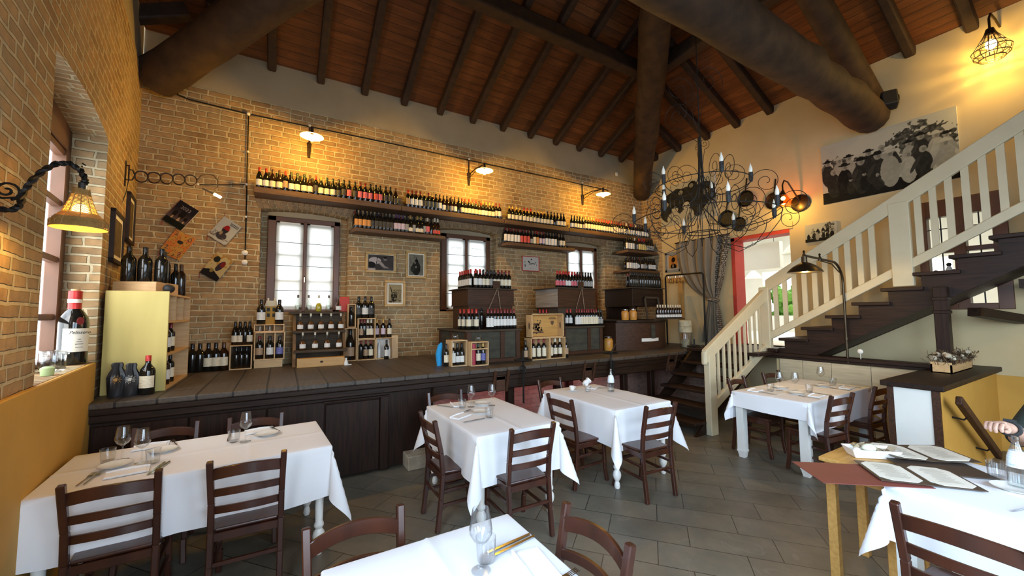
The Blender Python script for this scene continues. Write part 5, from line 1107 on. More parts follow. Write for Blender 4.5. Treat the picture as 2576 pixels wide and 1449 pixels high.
def water(x, y, label):
    t = thing('water_bottle', label, 'water bottle', (x,y,ZT))
    mb = MB(); mb.lathe([(.036,0),(.041,.006),(.041,.12),(.036,.16),(.018,.225),(.0135,.25),(.0135,.268),(.012,.268),(.012,.25),(.016,.225),(.034,.16),(.039,.12),(.039,.01),(0,.008)], 22); mb.build('bottle', GLASS, t, smooth=50)
    mb = MB(); mb.lathe([(.038,.009),(.0385,.012),(.0385,.06),(0,.06)], 20); mb.build('water', thinglass('water', (.93,.96,.96), .6), t, smooth=50)
    mb = MB(); mb.lathe([(.0418,.11),(.0368,.162),(.027,.195)], 20); mb.build('label', labelmat('water_label', (.75,.82,.86), (.3,.5,.7)), t, smooth=True)
    mb = MB(); mb.lathe([(.0148,.255),(.0148,.272),(0,.273)], 14); mb.build('cap', STEEL, t, smooth=50)
water(3.50, 3.57, 'clear glass water bottle with blue-white label on the espresso table'); water(3.47, .49, 'clear glass water bottle with pale label beside the menus')
L4 = 'on the lamplit table'
A('wine_glass', 5.25, 2.51, f'wine glass nearest the newel post {L4}'); A('wine_glass', 5.36, 2.39, f'middle wine glass {L4}'); A('wine_glass', 6.16, 2.44, f'wine glass nearest the washed panels {L4}')
A('water_glass', 5.12, 2.55, f'tumbler nearest the newel post {L4}'); A('water_glass', 5.42, 2.27, f'tumbler at the near edge {L4}'); A('water_glass', 6.18, 2.32, f'tumbler nearest the washed panels {L4}')
A('bread_plate', 5.42, 2.58, f'far bread plate {L4}'); A('bread_plate', 5.20, 2.31, f'bread plate nearest the viewer {L4}'); A('bread_plate', 5.98, 2.36, f'bread plate nearest the washed panels {L4}')
A('napkin', 5.25, 2.13, f'napkin on the near side {L4}', None, .1); A('napkin', 6.08, 2.14, f'napkin nearest the yellow partition {L4}', None, .1); A('napkin', 5.0, 2.66, f'napkin nearest the stairs {L4}', None, .1)
A('table_knife', 5.42, 2.16, f'knife beside the near napkin {L4}', None, 1.6); A('table_knife', 4.95, 2.50, f'knife nearest the newel post {L4}', None, 1.5); A('table_fork', 5.08, 2.14, f'fork beside the near napkin {L4}', None, 1.5); A('table_knife', 6.24, 2.16, f'knife nearest the yellow partition {L4}', None, 1.6); A('table_fork', 5.92, 2.16, f'fork beside the partition-side napkin {L4}', None, 1.5)
L5 = 'on the foreground table'
A('wine_glass', .672, 1.385, f'tall wine glass {L5}', None, 0, ZT, 1.02); A('water_glass', .715, 1.43, f'tumbler behind the wine glass {L5}'); A('napkin', .865, 1.30, f'large folded napkin {L5}', None, 1.45, ZT, 1.05)
A('table_knife', .86, 1.455, f'black-handled knife nearer the napkin {L5}', None, .15, ZT); A('table_knife', .85, 1.48, f'knife behind the other knife {L5}', None, .12); A('table_fork', .88, 1.185, f'fork at the near edge of the napkin {L5}', None, .1)
L6 = 'on the menu table'
A('water_glass', 3.565, .58, f'ribbed tumbler {L6}', None, 0, ZT, 1.05); A('bread_plate', 3.40, .50, f'bread plate beside the open menu {L6}'); A('napkin', 3.20, .25, f'folded napkin below the open menu {L6}', None, 1.4)
o = A('table_fork', 3.14, .42, f'fork half under the open menu {L6}', None, -.3)
# menus
def menu(name, loc, rz, label, ang=.0, tilt=(0,0)):
    t = thing(name, label, 'menu', loc, rz); t.rotation_euler = (tilt[0],tilt[1],rz)
    for s_ in (-1, 1):
        T = Matrix.Rotation(-s_*ang, 4, 'Y')
        mb = MB(); mb.box(min(0,s_*.225),max(0,s_*.225),-.16,.16,0,.004,T); c = mb.build('cover', wood('menu_cover', (.07,.045,.03), (.045,.03,.02), 'y') if 'menu_cover' not in bpy.data.materials else bpy.data.materials['menu_cover'], t)
        mb = MB(); x0, x1 = sorted((s_*.015, s_*.21)); k = .04
        mb.prism([(x0+k,-.145),(x1-k,-.145),(x1,-.145+k),(x1,.145-k),(x1-k,.145),(x0+k,.145),(x0,.145-k),(x0,-.145+k)], lambda a, b, q: T @ Vector((a, b, q)), .0042, .0065); p = mb.build('page', PAPER, t)
        mb = MB()
        for i in range(17):
            w_ = rnd.uniform(.03,.065); z = .105-.0125*i; xc = (x0+x1)/2
            mb.add([T @ Vector(v) for v in ((xc-w_,z,.0069),(xc+w_,z,.0069),(xc+w_,z+.003,.0069),(xc-w_,z+.003,.0069))], [(0,1,2,3)])
        mb.build('printed_lines', mat('menu_ink', (.30,.25,.18)) if 'menu_ink' not in bpy.data.materials else bpy.data.materials['menu_ink'], p)
    return t
mb = MB(); T = Matrix.Translation((2.96,1.02,.7815)) @ Matrix.Rotation(R(-39), 4, 'Z'); mb.box(-.27,.28,-.16,.16,0,.003,T)
o = mb.build('menu_folder', BURG, loc=(2.96,1.02,.79)); tag(o, 'burgundy menu folder jutting over the table edge', 'menu')
menu('open_menu', (3.21,.835,.789), R(-50), 'open menu with two cream pages on the burgundy folder')
menu('open_menu', (3.66,.93,.80), R(-42), 'open menu behind the white tray', .05)
mb = MB(); T = Matrix.Translation((3.47,.79,.786)) @ Matrix.Rotation(R(-46), 4, 'Z'); mb.box(-.2,.2,-.12,.12,0,.006,T); tag(mb.build('closed_menu', mat('menu_edge', (.06,.04,.03)), loc=(3.47,.79,.786)), 'closed dark menu lying under the farther open menu', 'menu')
t = wthing('bread_tray', 'white enamel tray lined with paper on the side table', 'tray', (3.43,1.10,.775))
T = Matrix.Translation((3.42,1.095,.775)) @ Matrix.Rotation(R(-42), 4, 'Z')
mb = MB(); q = [(-.115,-.045,0),(.115,-.045,0),(.115,.045,0),(-.115,.045,0),(-.14,-.065,.055),(.14,-.065,.055),(.14,.065,.055),(-.14,.065,.055)]
mb.add([T @ Vector(v) for v in q], [(0,3,2,1),(0,1,5,4),(1,2,6,5),(2,3,7,6),(3,0,4,7)]); o = mb.build('tray', ENAMEL, t); so = o.modifiers.new('s', 'SOLIDIFY'); so.thickness = .003
mb = MB()
for c in ((-.10,.02),(.07,.03),(.10,-.02),(-.05,.05)):
    vs = [T @ Vector((c[0]+rnd.uniform(-.05,.05), c[1]+rnd.uniform(-.03,.03), rnd.uniform(.03,.085))) for k in range(6)]
    mb.add(vs, [(0,1,2),(0,2,3),(0,3,4),(2,3,5),(1,2,5)])
mb.build('crumpled_paper', mat('kraft_paper', (.36,.28,.17), (.28,.21,.13), .8), t)
mb = MB(); P_ = T @ Vector((-.01,0,.055)); mb.ball(P_, .033, 16, .85, 1.25, .95, Matrix.Rotation(R(-42), 3, 'Z')); tag(mb.build('egg', mat('pale_egg', (.72,.73,.58), (.66,.68,.52), .45, 8), smooth=True, loc=tuple(P_)), 'big pale egg lying in the white tray', 'egg')
mb = MB(); P_ = T @ Vector((-.085,-.01,.04)); mb.ball(P_, .022, 14, .8); tag(mb.build('egg', PORC, smooth=True, loc=tuple(P_)), 'small white egg half hidden in the tray paper', 'egg')
# ------------------------------------------------------------------ lamps
def point(name, loc, e, c=(1,.56,.19), r=.03):
    l = bpy.data.lights.new(name, 'POINT'); l.energy = e; l.color = c; l.shadow_soft_size = r
    o = bpy.data.objects.new(name, l); o.location = loc; COL.objects.link(o); return o
for i, x in enumerate((.31,3.01,5.81)):
    y, z = 6.02, 4.22
    t = wthing('wall_lamp', f'lit white enamel wall lamp with iron bracket, {("first","second","third")[i]} from the left brick corner', 'wall lamp', (x,YB,z), 'enamel lamps on the brick wall')
    mb = MB(); mb.tube([(x,YB-.02,4.66),(x,YB-.02,4.40)], .009, 6); mb.tube([(x,YB-.03,4.36),(x,YB-.03,4.17)], [.03,.018], 8); mb.ball((x,YB-.03,4.38), .035, 10)
    mb.tube([(x,YB-.03,4.38),(x,y+.35,4.40),(x,y,4.36)], .009, 6); mb.tube([(x,YB-.03,4.30),(x,y+.30,4.37),(x,y+.05,4.36)], .006, 6); mb.tube([(x,y,4.38),(x,y,4.28)], .02, 8); mb.build('bracket', RUST, t)
    mb = MB(); mb.lathe([(.02,4.30),(.05,4.285),(.10,4.265),(.15,4.245),(.152,4.24),(.10,4.257),(.05,4.275),(.02,4.285)], 24, (x,y,0)); mb.build('lamp_shade', ENAMEL, t, smooth=True)
    mb = MB(); mb.ball((x,y,4.215), .04, 12); mb.build('bulb', BULB, t, smooth=True)
    mb = MB(); mb.ball((x,YB-.03,4.68), .022, 8); mb.build('insulator', PORC, t, smooth=True)
    point('lamp_light', (x,y,4.13), 58, (1,.53,.055))
# basket lamp on its twisted arm
P0 = Vector((-1.10,2.62,2.22)); lc = Vector((-.86,2.70,2.28))
t = wthing('basket_lamp', 'lit wicker basket lamp hanging from a twisted iron arm at the left', 'wall lamp', tuple(lc))
def twist(pts, r=.0085):
    mb = MB(); P = [Vector(p) for p in pts]; dense = []
    for i in range(len(P)-1):
        for k in range(6): dense.append(P[i].lerp(P[i+1], k/6))
    dense.append(P[-1])
    for ph in (0, PI):
        q = []
        for i, p in enumerate(dense):
            d = (dense[min(i+1,len(dense)-1)]-dense[max(i-1,0)]).normalized(); a = d.cross(Vector((0,1,0))).normalized(); b = d.cross(a); q.append(p+(a*math.cos(i*.9+ph)+b*math.sin(i*.9+ph))*r*.7)
        mb.tube(q, r, 5)
    return mb
arm = [(-1.13,2.66,2.235),(-1.07,2.67,2.235),(-1.045,2.67,2.26),(-1.04,2.67,2.32),(-1.02,2.68,2.38),(-.985,2.68,2.44),(-.945,2.69,2.485),(-.905,2.70,2.495),(-.87,2.70,2.47),(-.85,2.70,2.43),(-.853,2.70,2.405)]
twist(arm).build('twisted_arm', IRON, t)
sc = [(-1.04+0,2.67,2.30)]+[(-1.09+.045*(1-k/26)*math.cos(k*.42-1.2), 2.67, 2.325+.045*(1-k/26)*math.sin(k*.42-1.2)) for k in range(24)]
mb = MB(); mb.tube([(-1.14,2.66,2.315),(-1.10,2.665,2.285)]+[sc[0]], .005, 5); mb.tube(sc, .0055, 5)
for k in range(9): mb.tube([lc+Vector((-.0+rnd.uniform(-.015,.015),rnd.uniform(-.015,.015),.12+.012*k)), lc+Vector((rnd.uniform(-.03,.03),rnd.uniform(-.03,.03),.13+.012*k))], .003, 4)
mb.build('wire_scroll', IRON, t)
BP = [(.028,.085),(.034,.05),(.048,.0),(.062,-.04),(.085,-.065),(.097,-.085),(.100,-.11)]
mb = MB()
def bprof(s):
    f = s*(len(BP)-1); i = min(int(f), len(BP)-2); f -= i; return BP[i][0]*(1-f)+BP[i+1][0]*f, BP[i][1]*(1-f)+BP[i+1][1]*f
pts = []
for k in range(46*18):
    r, z = bprof(k/(46*18)); a = k*2*PI/18; pts.append(lc+Vector((r*math.cos(a)*(1+.02*math.sin(k*1.3)), r*math.sin(a), z+.003*math.sin(k*.7)+.01)))
mb.tube(pts, .0021, 4, cap=False); mb.build('woven_shade', WICK, t)
mb = MB()
for k in range(10):
    a = 2*PI*k/10; mb.tube([lc+Vector((bprof(s/8)[0]*math.cos(a), bprof(s/8)[0]*math.sin(a), bprof(s/8)[1]+.01)) for s in range(9)], .0018, 4)
for k in range(22):
    a0 = 2*PI*k/22; mb.tube([lc+Vector(((.101)*math.cos(a0+.14*math.cos(q)), .101*math.sin(a0+.14*math.cos(q)), -.085+.014*math.sin(q))) for q in [2*PI*j/10 for j in range(10)]], .0013, 4, True)
mb.tube([lc+Vector((.10*math.cos(a),.10*math.sin(a),-.101)) for a in [2*PI*k/24 for k in range(24)]], .003, 5, True); mb.build('rim_loops', WICK, t)
mb = MB(); mb.tube([lc+Vector((0,0,.125)), lc+Vector((0,0,.03))], .014, 8); mb.build('socket', BLACK, t)
mb = MB(); mb.ball(lc+Vector((0,0,-.012)), .03, 12, 1.1); mb.build('bulb', BULB, t, smooth=True)
point('basket_light', lc+Vector((0,0,-.085)), 9, (1,.58,.10), .035)
# extendable scissor lamp of rings
t = wthing('ring_arm_lamp', 'extending lamp arm of five iron rings on the left brick wall', 'wall lamp', (-1.5,5.8,3.32))
mb = MB(); mb.box(-1.53,-1.515,5.78,5.82,3.18,3.46); mb.tube([(-1.49,5.8,3.24),(-1.49,5.8,3.42)], .007, 6); mb.tube([(-1.52,5.8,3.41),(-1.49,5.8,3.41)], .006, 5); mb.tube([(-1.52,5.8,3.25),(-1.49,5.8,3.25)], .006, 5); mb.build('wall_plate', RUST, t)
for k in range(5):
    mb = MB(); c = Vector((-1.385+.108*k, 5.8, 3.305+.008*k)); mb.tube([c+Vector((.056*math.cos(a), .006*math.sin(2*a), .062*math.sin(a))) for a in [2*PI*q/22 for q in range(22)]], .0075, 6, True); mb.build('iron_ring', RUST, t, smooth=True)
mb = MB(); mb.tube([(-1.49,5.8,3.37),(-1.46,5.8,3.365),(-1.44,5.8,3.31),(-1.46,5.8,3.255),(-1.49,5.8,3.25)], .007, 6)
mb.tube([(-.90,5.8,3.34),(-.86,5.8,3.41),(-.80,5.8,3.44),(-.74,5.8,3.43),(-.70,5.8,3.38),(-.70,5.8,3.30),(-.725,5.8,3.26)], .006, 6); mb.build('hook_arm', RUST, t)
mb = MB(); mb.bar((-.845,5.79,3.255),(-.73,5.79,3.205),.018,.018); mb.build('spot_holder', STEEL, t, bevel=.003)
mb = MB(); mb.tube([(-.73,5.79,3.205),(-.66,5.79,3.17)], .016, 8); mb.build('bulb', BULB, t)
mb = MB(); mb.tube([(-1.49,5.8,3.25),(-1.50,5.78,3.1),(-1.525,5.75,2.95),(-1.53,5.75,2.6)], .004, 5); mb.build('cable', BLACK, t)
point('spot_light', (-.68,5.66,3.12), 13, (1,.55,.07))
# cloth covered cable, porcelain switches
t = wthing('wall_cable', 'twisted cable on porcelain knobs along the top of the brick wall', 'cable', (2,YB,4.66))
mb = MB(); mb.tube([(-1.32,6.66,4.83),(-1.27,6.66,4.72),(-1.16,6.675,4.69),(-.48,6.68,4.66),(1.6,6.68,4.665),(3.0,6.68,4.655),(5.0,6.68,4.65),(6.6,6.68,4.63)], .009, 5); mb.build('cable_run', IRON, t)
mb = MB(); mb.tube([(-.48,6.675,4.66),(-.47,6.68,3.63),(-.46,6.68,2.5)], .008, 5); mb.tube([(-.47,6.68,3.62),(-1.02,6.68,3.53)], .005, 5); mb.build('cable_drop', IRON, t)
for x, z in ((-.48,4.66),(-.47,4.1),(-.47,3.62),(-.465,3.15),(-1.6*0-1.02,3.53)):
    mb = MB(); mb.ball((x,6.665,z), .018 if z < 4.5 else .026, 8); mb.build('porcelain_knob', PORC, t, smooth=True)
for i, z in enumerate((2.635,2.50)):
    mb = MB(); mb.lathe([(.036,0),(.036,.015),(.022,.025),(0,.03)], 16, (-.463,6.69,z), Matrix.Rotation(PI/2, 3, 'X')); tag(mb.build('porcelain_switch', PORC, smooth=True, loc=(-.463,6.69,z)), f'{("upper","lower")[i]} round porcelain switch on the brick wall left of the first window', 'switch', 'porcelain switches on the brick wall')
# right wall sconces
t = wthing('wall_lamp', 'lit amber glass wall lamp beside the small photograph, behind the chandelier', 'wall lamp', (XR,3.22,3.66))
mb = MB(); mb.lathe([(.15,0),(.15,.02),(.11,.035),(0,.04)], 22, (XR,3.22,3.62), Matrix.Rotation(-PI/2, 3, 'Y')); mb.tube([(XR-.04,3.22,3.66),(XR-.15,3.25,3.80),(XR-.24,3.30,3.98),(XR-.32,3.32,4.0),(XR-.36,3.33,3.92),(XR-.36,3.33,3.80)], .012, 7); mb.tube([(XR-.36,3.33,3.82),(XR-.36,3.33,3.74)], [.02,.045], 10); mb.build('backplate_arm', LAMPB, t, smooth=40)
mb = MB(); mb.lathe([(.05,3.74),(.07,3.70),(.12,3.62),(.13,3.56)], 20, (XR-.36,3.33,0)); mb.build('amber_shade', thinglass('amber_glass', (1,.62,.2), .8), t, smooth=True)
mb = MB(); mb.ball((XR-.36,3.33,3.68), .035, 10); mb.build('bulb', BULB, t, smooth=True)
point('sconce_light', (XR-.36,3.33,3.52), 16, (1,.56,.09))
X = XR-.32
t = wthing('wall_lamp', 'lit wire-basket wall lamp high on the right wall', 'wall lamp', (X,.97,4.9))
mb = MB(); mb.tube([(XR,.93,5.32),(X+.14,.94,5.36),(X+.03,.96,5.40),(X,.97,5.33),(X,.97,5.18)], .012, 7)
for k in range(14):
    a = 2*PI*k/14; mb.tube([(X+r*math.cos(a),.97+r*math.sin(a),z) for r, z in ((.03,5.20),(.05,5.13),(.12,5.0),(.165,4.93),(.15,4.86),(.11,4.82))], .004, 4)
for r, z in ((.165,4.93),(.15,4.86),(.11,4.82),(.12,5.0)): mb.tube([(X+r*math.cos(a),.97+r*math.sin(a),z) for a in [2*PI*k/24 for k in range(24)]], .006, 5, True)
mb.lathe([(.03,5.20),(.06,5.12),(.04,5.14),(.02,5.2)], 14, (X,.97,0)); mb.build('wire_basket', LAMPB, t)
mb = MB(); mb.ball((X,.97,5.0), .05, 12, 1.2); mb.build('bulb', BULB, t, smooth=True)
point('high_light', (X,.97,4.89), 34, (1,.60,.12))
point('gooseneck_light', (5.74,2.38,2.215), 22, (1,.60,.14), .03)
# speaker
t = wthing('loudspeaker', 'small black loudspeaker under the end of the tie log', 'loudspeaker', (XR-.1,1.98,4.86))
T = Matrix.Translation((XR-.20,1.95,4.80)) @ Matrix.Rotation(R(25), 4, 'Z') @ Matrix.Rotation(R(15), 4, 'Y')
mb = MB(); mb.box(-.07,.10,-.09,.09,-.11,.13,T); mb.build('cabinet', BLACK, t, bevel=.02, seg=2)
mb = MB(); mb.lathe([(.06,0),(.05,.01),(.02,.004),(0,.004)], 16, T @ Vector((0,-.091,0)), (T.to_3x3() @ Matrix.Rotation(PI/2, 3, 'X'))); mb.build('cone', IRON, t)
# ------------------------------------------------------------------ chandelier
Cc = Vector((3.83,2.5,0))
t = wthing('chandelier', 'large scrolled black wire chandelier with candle bulbs', 'chandelier', (3.83,2.5,2.4))
WIRE = mat('black_wire', (.014,.012,.010), (.022,.018,.015), .55, 20, metal=.5)
def cyl(r, a, z): return Cc+Vector((r*math.cos(a), r*math.sin(a), z))
mb = MB(); mb.tube([Cc+Vector((0,0,3.62)), Cc+Vector((.004,0,4.8)), Cc+Vector((-.004,.01,5.6)), Cc+Vector((0,0,7.3))], .0055, 6); mb.build('hanging_rod', WIRE, t)
mb = MB()
for k in range(9):
    a = 2*PI*k/9; mb.tube([cyl(.014,a,3.62),cyl(.018,a+.3,3.35),cyl(.028,a+.4,3.1),cyl(.06,a+.4,2.98),cyl(.13,a+.4,2.90)], .0055, 5)
mb.build('wire_column', WIRE, t)
def spiral(c, ax, az, r0, turns, r=.0042, sgn=1, n=44, start=0):
    pts = []
    for i in range(n):
        f = i/(n-1); q = r0*(1-f*.88); a = start+sgn*f*turns*2*PI; pts.append(c+ax*q*math.cos(a)+az*q*math.sin(a))
    return pts
Zv = Vector((0,0,1))
for z, r, w_ in ((2.72,.70,.0045),(3.08,.46,.0045),(2.58,.155,.005)):
    mb = MB(); mb.tube([cyl(r,2*PI*k/48,z) for k in range(48)], w_, 6, True); mb.build('ring', WIRE, t)
cands = [(.46,2*PI*k/5+.35,3.08) for k in range(5)]+[(.70,2*PI*k/8+.1,2.72) for k in range(8)]
for i, (r, a, z) in enumerate(cands):
    mb = MB(); rad = Vector((math.cos(a),math.sin(a),0))
    mb.tube([cyl(.02,a,z+.12),cyl(r*.25,a,z-.08),cyl(r*.6,a,z-.14),cyl(r*.92,a,z-.05),cyl(r,a,z+.0)], .0038, 5)
    mb.tube(spiral(cyl(r*.66,a,z+.10), rad, Zv, .16 if i % 2 else .12, 1.9, start=-PI/2), .0030, 4)
    mb.tube(spiral(cyl(r+.13,a,z-.02), rad, Zv, .14, 1.7, sgn=-1, start=PI), .0030, 4); mb.build('scroll_arm', WIRE, t)
    mb = MB(); mb.tube([cyl(r,a,z-.01),cyl(r,a,z+.02),cyl(r,a,z+.09)], [.012,.021,.021], 10); mb.build('candle_sleeve', BLACK, t)
    mb = MB(); mb.lathe([(.014,.09),(.019,.11),(.017,.135),(.007,.165),(.002,.185),(0,.187)], 10, cyl(r,a,z)); mb.build('candle_bulb', CANDLE, t, smooth=True)
for k in range(9):
    a = 2*PI*k/9+.2; mb = MB()
    mb.tube([cyl(.13,a,2.90),cyl(.17,a,2.75),cyl(.155,a,2.58),cyl(.22,a,2.44),cyl(.38,a,2.38),cyl(.56,a,2.46),cyl(.68,a,2.62),cyl(.70,a,2.72)], .0036, 5)
    mb.tube(spiral(cyl(.45,a+.2,2.62), Vector((math.cos(a+.2),math.sin(a+.2),0)), Zv, .10, 1.6), .0028, 4); mb.build('basket_wire', WIRE, t)
for k, (dx, dz, r0) in enumerate(((-.20,.0,.17),(.10,.10,.20),(-.08,-.12,.10),(.22,-.20,.16),(-.16,-.95,.15),(.05,-.6,.06),(-.05,-.62,.05),(.18,-.98,.13))):
    mb = MB(); a = -.53+k*.8; ax = Vector((.861,-.508,0)) if k % 3 else Vector((math.cos(a),math.sin(a),0))
    mb.tube([Cc+Vector((0,0,4.0+dz-.25))]+spiral(Cc+ax*dx+Vector((0,0,4.15+dz)), ax, Zv, r0, 1.8, start=-PI/2), .0026, 4); mb.build('top_scroll', WIRE, t)
# pans on the right wall
for i, (y, z, r) in enumerate(((4.13,3.93,.16),(3.62,3.76,.16),(4.52,3.62,.17),(4.28,3.46,.14))):
    t = wthing('frying_pan', f'{("highest black iron pan","black iron pan nearest the amber wall lamp","black iron pan nearest the crowd photograph","lowest black iron pan")[i]} hanging on the right wall', 'pan', (XR,y,z), 'black iron pans on the right wall')
    mb = MB(); mb.lathe([(r*.8,.0),(r,.045),(r*.97,.045),(r*.78,.006),(0,.006)], 22, (XR-.005,y,z), Matrix.Rotation(-PI/2, 3, 'Y')); mb.build('pan', IRON, t, smooth=40)
    mb = MB(); mb.bar((XR-.03,y,z+r*.95),(XR-.02,y-.03,z+r+.24),.022,.012,(1,0,0)); mb.build('handle', IRON, t)
# ------------------------------------------------------------------ pictures
def noise(X, Y, sx, sy, seed, oct_=3):
    out = np.zeros_like(X); amp = 1; tot = 0
    for o in range(oct_):
        rg = np.random.RandomState(seed+o); g = rg.rand(int(sy)+3, int(sx)+3); fx = X*sx; fy = Y*sy; ix = np.clip(fx.astype(int), 0, int(sx)+1); iy = np.clip(fy.astype(int), 0, int(sy)+1); u = fx-ix; v = fy-iy
        out += amp*((g[iy,ix]*(1-u)+g[iy,ix+1]*u)*(1-v)+(g[iy+1,ix]*(1-u)+g[iy+1,ix+1]*u)*v); tot += amp; amp *= .55; sx *= 2; sy *= 2
    return out/tot
def ell(X, Y, cx_, cy_, rx, ry, a=0):
    c, s = math.cos(a), math.sin(a); u = (X-cx_)*c+(Y-cy_)*s; v = -(X-cx_)*s+(Y-cy_)*c; return (u/rx)**2+(v/ry)**2 < 1
def crowd(seed, asp, rows, trees, sky=.62):
    def fn(X, Y):
        rg = random.Random(seed); g = np.full(X.shape, sky)+.06*noise(X, Y, 6, 4, seed)
        for cx_, cy_, rx, ry in trees:
            d = ((X-cx_)/rx)**2+((Y-cy_)/ry)**2; n = noise(X, Y, 34, 22, seed+9, 2); g = np.where((d < 1.0) & (n > .30+.35*d), .10+.28*noise(X, Y, 60, 40, seed+5, 1), g)
        g = np.where(Y < .16+.05*noise(X, Y, 8, 2, seed), .05+.05*noise(X, Y, 30, 10, seed+2), g)
        for y0, h, n, x0, x1 in rows:
            for i in range(n):
                x = x0+(x1-x0)*(i+.5)/n+rg.uniform(-.2,.2)*(x1-x0)/n; hh = h*rg.uniform(.88,1.1); w_ = hh*.20/asp; tone = rg.choice((.05,.07,.10,.5,.55,.08)); yb = y0+rg.uniform(-.02,.02)
                g = np.where(ell(X, Y, x, yb+hh*.36, w_, hh*.44), tone+.06*noise(X, Y, 50, 30, seed+i, 1), g)
                s_ = rg.choice((-1,1)); g = np.where(ell(X, Y, x+s_*w_*.95, yb+hh*.42, w_*.28, hh*.25, s_*.3), tone*.8+.1, g)
                hy = yb+hh*.86; hr = hh*.085; g = np.where(ell(X, Y, x, hy, hr/asp, hr*1.25), .50, g); g = np.where(ell(X, Y, x+hr*.25/asp, hy-.2*hr, hr*.5/asp, hr*.7), .38, g)
                if rg.random() < .75: ht = rg.choice((.06,.08,.62)); g = np.where(ell(X, Y, x, hy+hr*.75, hr*1.9/asp, hr*.42), ht, g); g = np.where(ell(X, Y, x, hy+hr*1.15, hr*.95/asp, hr*.6), ht, g)
        g = np.clip(g, .03, .9); return np.stack([g*.98, g*.97, g*.86], -1)
    return fn
# sheets on the right wall face -x: local x runs toward -y
def RWM(y, z): return Matrix(((0,1,0,XR-.03),(-1,0,0,y),(0,0,1,z),(0,0,0,1)))
def poster(y0, y1, z0, z1, nx, ny, fn, label):
    t = wthing('photo_panel', label, 'photograph', (XR,(y0+y1)/2,z0), 'old photographs on the right wall')
    mb = MB(); mb.box(XR-.028,XR,y0,y1,z0,z1); mb.build('panel', PLASTER_W, t)
    paint('print', y1-y0, z1-z0, nx, ny, fn, RWM(y1, z0), t); return t
poster(1.345, 2.88, 3.50, 4.48, 230, 130, crowd(3, 1.55, ((.30,.42,11,.02,.98),(.12,.50,8,.05,.95),(.10,.26,3,.2,.5)), ((.72,.72,.2,.25),(.1,.62,.13,.16),(.9,.65,.14,.2),(.4,.55,.3,.12))), 'large old photograph of a village crowd above the stair rail')
poster(2.73, 3.17, 2.91, 3.21, 90, 60, crowd(11, 1.5, ((.38,.40,5,.2,.95),(.12,.45,6,.05,.95)), ((.8,.8,.2,.2),)), 'small old photograph of seated people under the amber wall lamp')
def people2(X, Y):
    g = np.full(X.shape, .62)
    for cx_, cy_, rx, ry, tn in ((.2,.42,.22,.34,.10),(.5,.52,.2,.34,.09),(.8,.45,.26,.42,.08),(.33,.70,.12,.16,.07),(.62,.8,.09,.16,.08)): g = np.where(ell(X, Y, cx_, cy_, rx, ry), tn+.08*noise(X, Y, 22, 22, 4, 2), g)
    g = np.where((Y-.78+.5*np.abs(X-.33)) ** 2 < .012, .12, g)
    for cx_, cy_, r, tn in ((.28,.36,.075,.6),(.50,.40,.08,.62),(.12,.55,.05,.5),(.40,.76,.05,.45),(.60,.86,.045,.42),(.84,.62,.06,.5)):
        g = np.where(ell(X, Y, cx_, cy_+.02, r*1.25, r*1.4), .05, g); g = np.where(ell(X, Y, cx_, cy_, r*.85, r*1.15), tn, g)
        for s_ in (-1, 1): g = np.where(ell(X, Y, cx_+s_*r*.33, cy_+r*.2, r*.14, r*.1), .12, g)
        g = np.where(ell(X, Y, cx_, cy_-r*.5, r*.35, r*.1), .2, g)
    for cx_, cy_ in ((.26,.16),(.5,.17)): g = np.where(ell(X, Y, cx_, cy_, .13, .16), .58, g)
    g = np.where(ell(X, Y, .9, .2, .10, .25, -.5), .5, g); g = np.where(Y < .04+.1*X*X, .6, g)
    return np.stack([g, g*.98, g*.86], -1)
poster(4.74, 6.10, 3.74, 4.66, 120, 90, people2, 'large old photograph of laughing people behind the chandelier')
def framed(x0, x1, z0, z1, w_, m, mat_in, fn, label, nx=60, ny=60):
    t = wthing('framed_picture', label, 'picture', ((x0+x1)/2,YB-.02,z0))
    mb = MB(); y0, y1 = YB-.035, YB-.008
    for b in ((x0,x1,z1-w_,z1),(x0,x1,z0,z0+w_),(x0,x0+w_,z0+w_,z1-w_),(x1-w_,x1,z0+w_,z1-w_)): mb.box(b[0],b[1],y0,y1,b[2],b[3])
    mb.build('frame', m, t, bevel=.006)
    mb = MB(); mb.box(x0+w_*.7,x1-w_*.7,YB-.018,YB-.010,z0+w_*.7,z1-w_*.7); mb.build('mount', PAPER, t)
    q = w_+mat_in; paint('print', x1-x0-2*q, z1-z0-2*q, nx, ny, fn, Matrix.Translation((x0+q,YB-.0195,z0+q)), t)
def p1(X, Y):
    g = .16+.10*noise(X, Y, 5, 4, 3)
    g = np.where(ell(X, Y, .26, .62, .24, .22, -.25), .66, g); g = np.where(ell(X, Y, .12, .34, .16, .20), .10, g); g = np.where(ell(X, Y, .52, .40, .07, .30, .5), .55, g); g = np.where(ell(X, Y, .66, .22, .16, .05, -.45), .5, g)
    g = np.where(ell(X, Y, .66, .74, .075, .11), .42, g); g = np.where(ell(X, Y, .665, .83, .075, .06), .05, g); g = np.where((X < .28) & (Y < .13), .6, g); g = np.where(abs(X-.30-.05*Y) < .012, np.where(Y > .4, .12, g), g)
    return np.stack([g, g*.92, g*.88], -1)
def p2(X, Y):
    g = .30+.16*noise(X, Y, 8, 10, 5); g = np.where(ell(X, Y, .5, .34, .30, .34), .06+.08*noise(X, Y, 20, 20, 6, 1), g); g = np.where(ell(X, Y, .52, .66, .13, .12), .05, g); g = np.where(ell(X, Y, .42, .60, .08, .06), .32, g); g = np.where(abs(X-.50-.3*(Y-.75)) < np.where(Y > .7, .02*(Y < .88), 0), .06, g); g = np.where(ell(X, Y, .25, .3, .14, .16), .14, g); g = np.where(ell(X, Y, .48, .40, .06, .05), .45, g)
    return np.stack([g, g*.97, g*.84], -1)
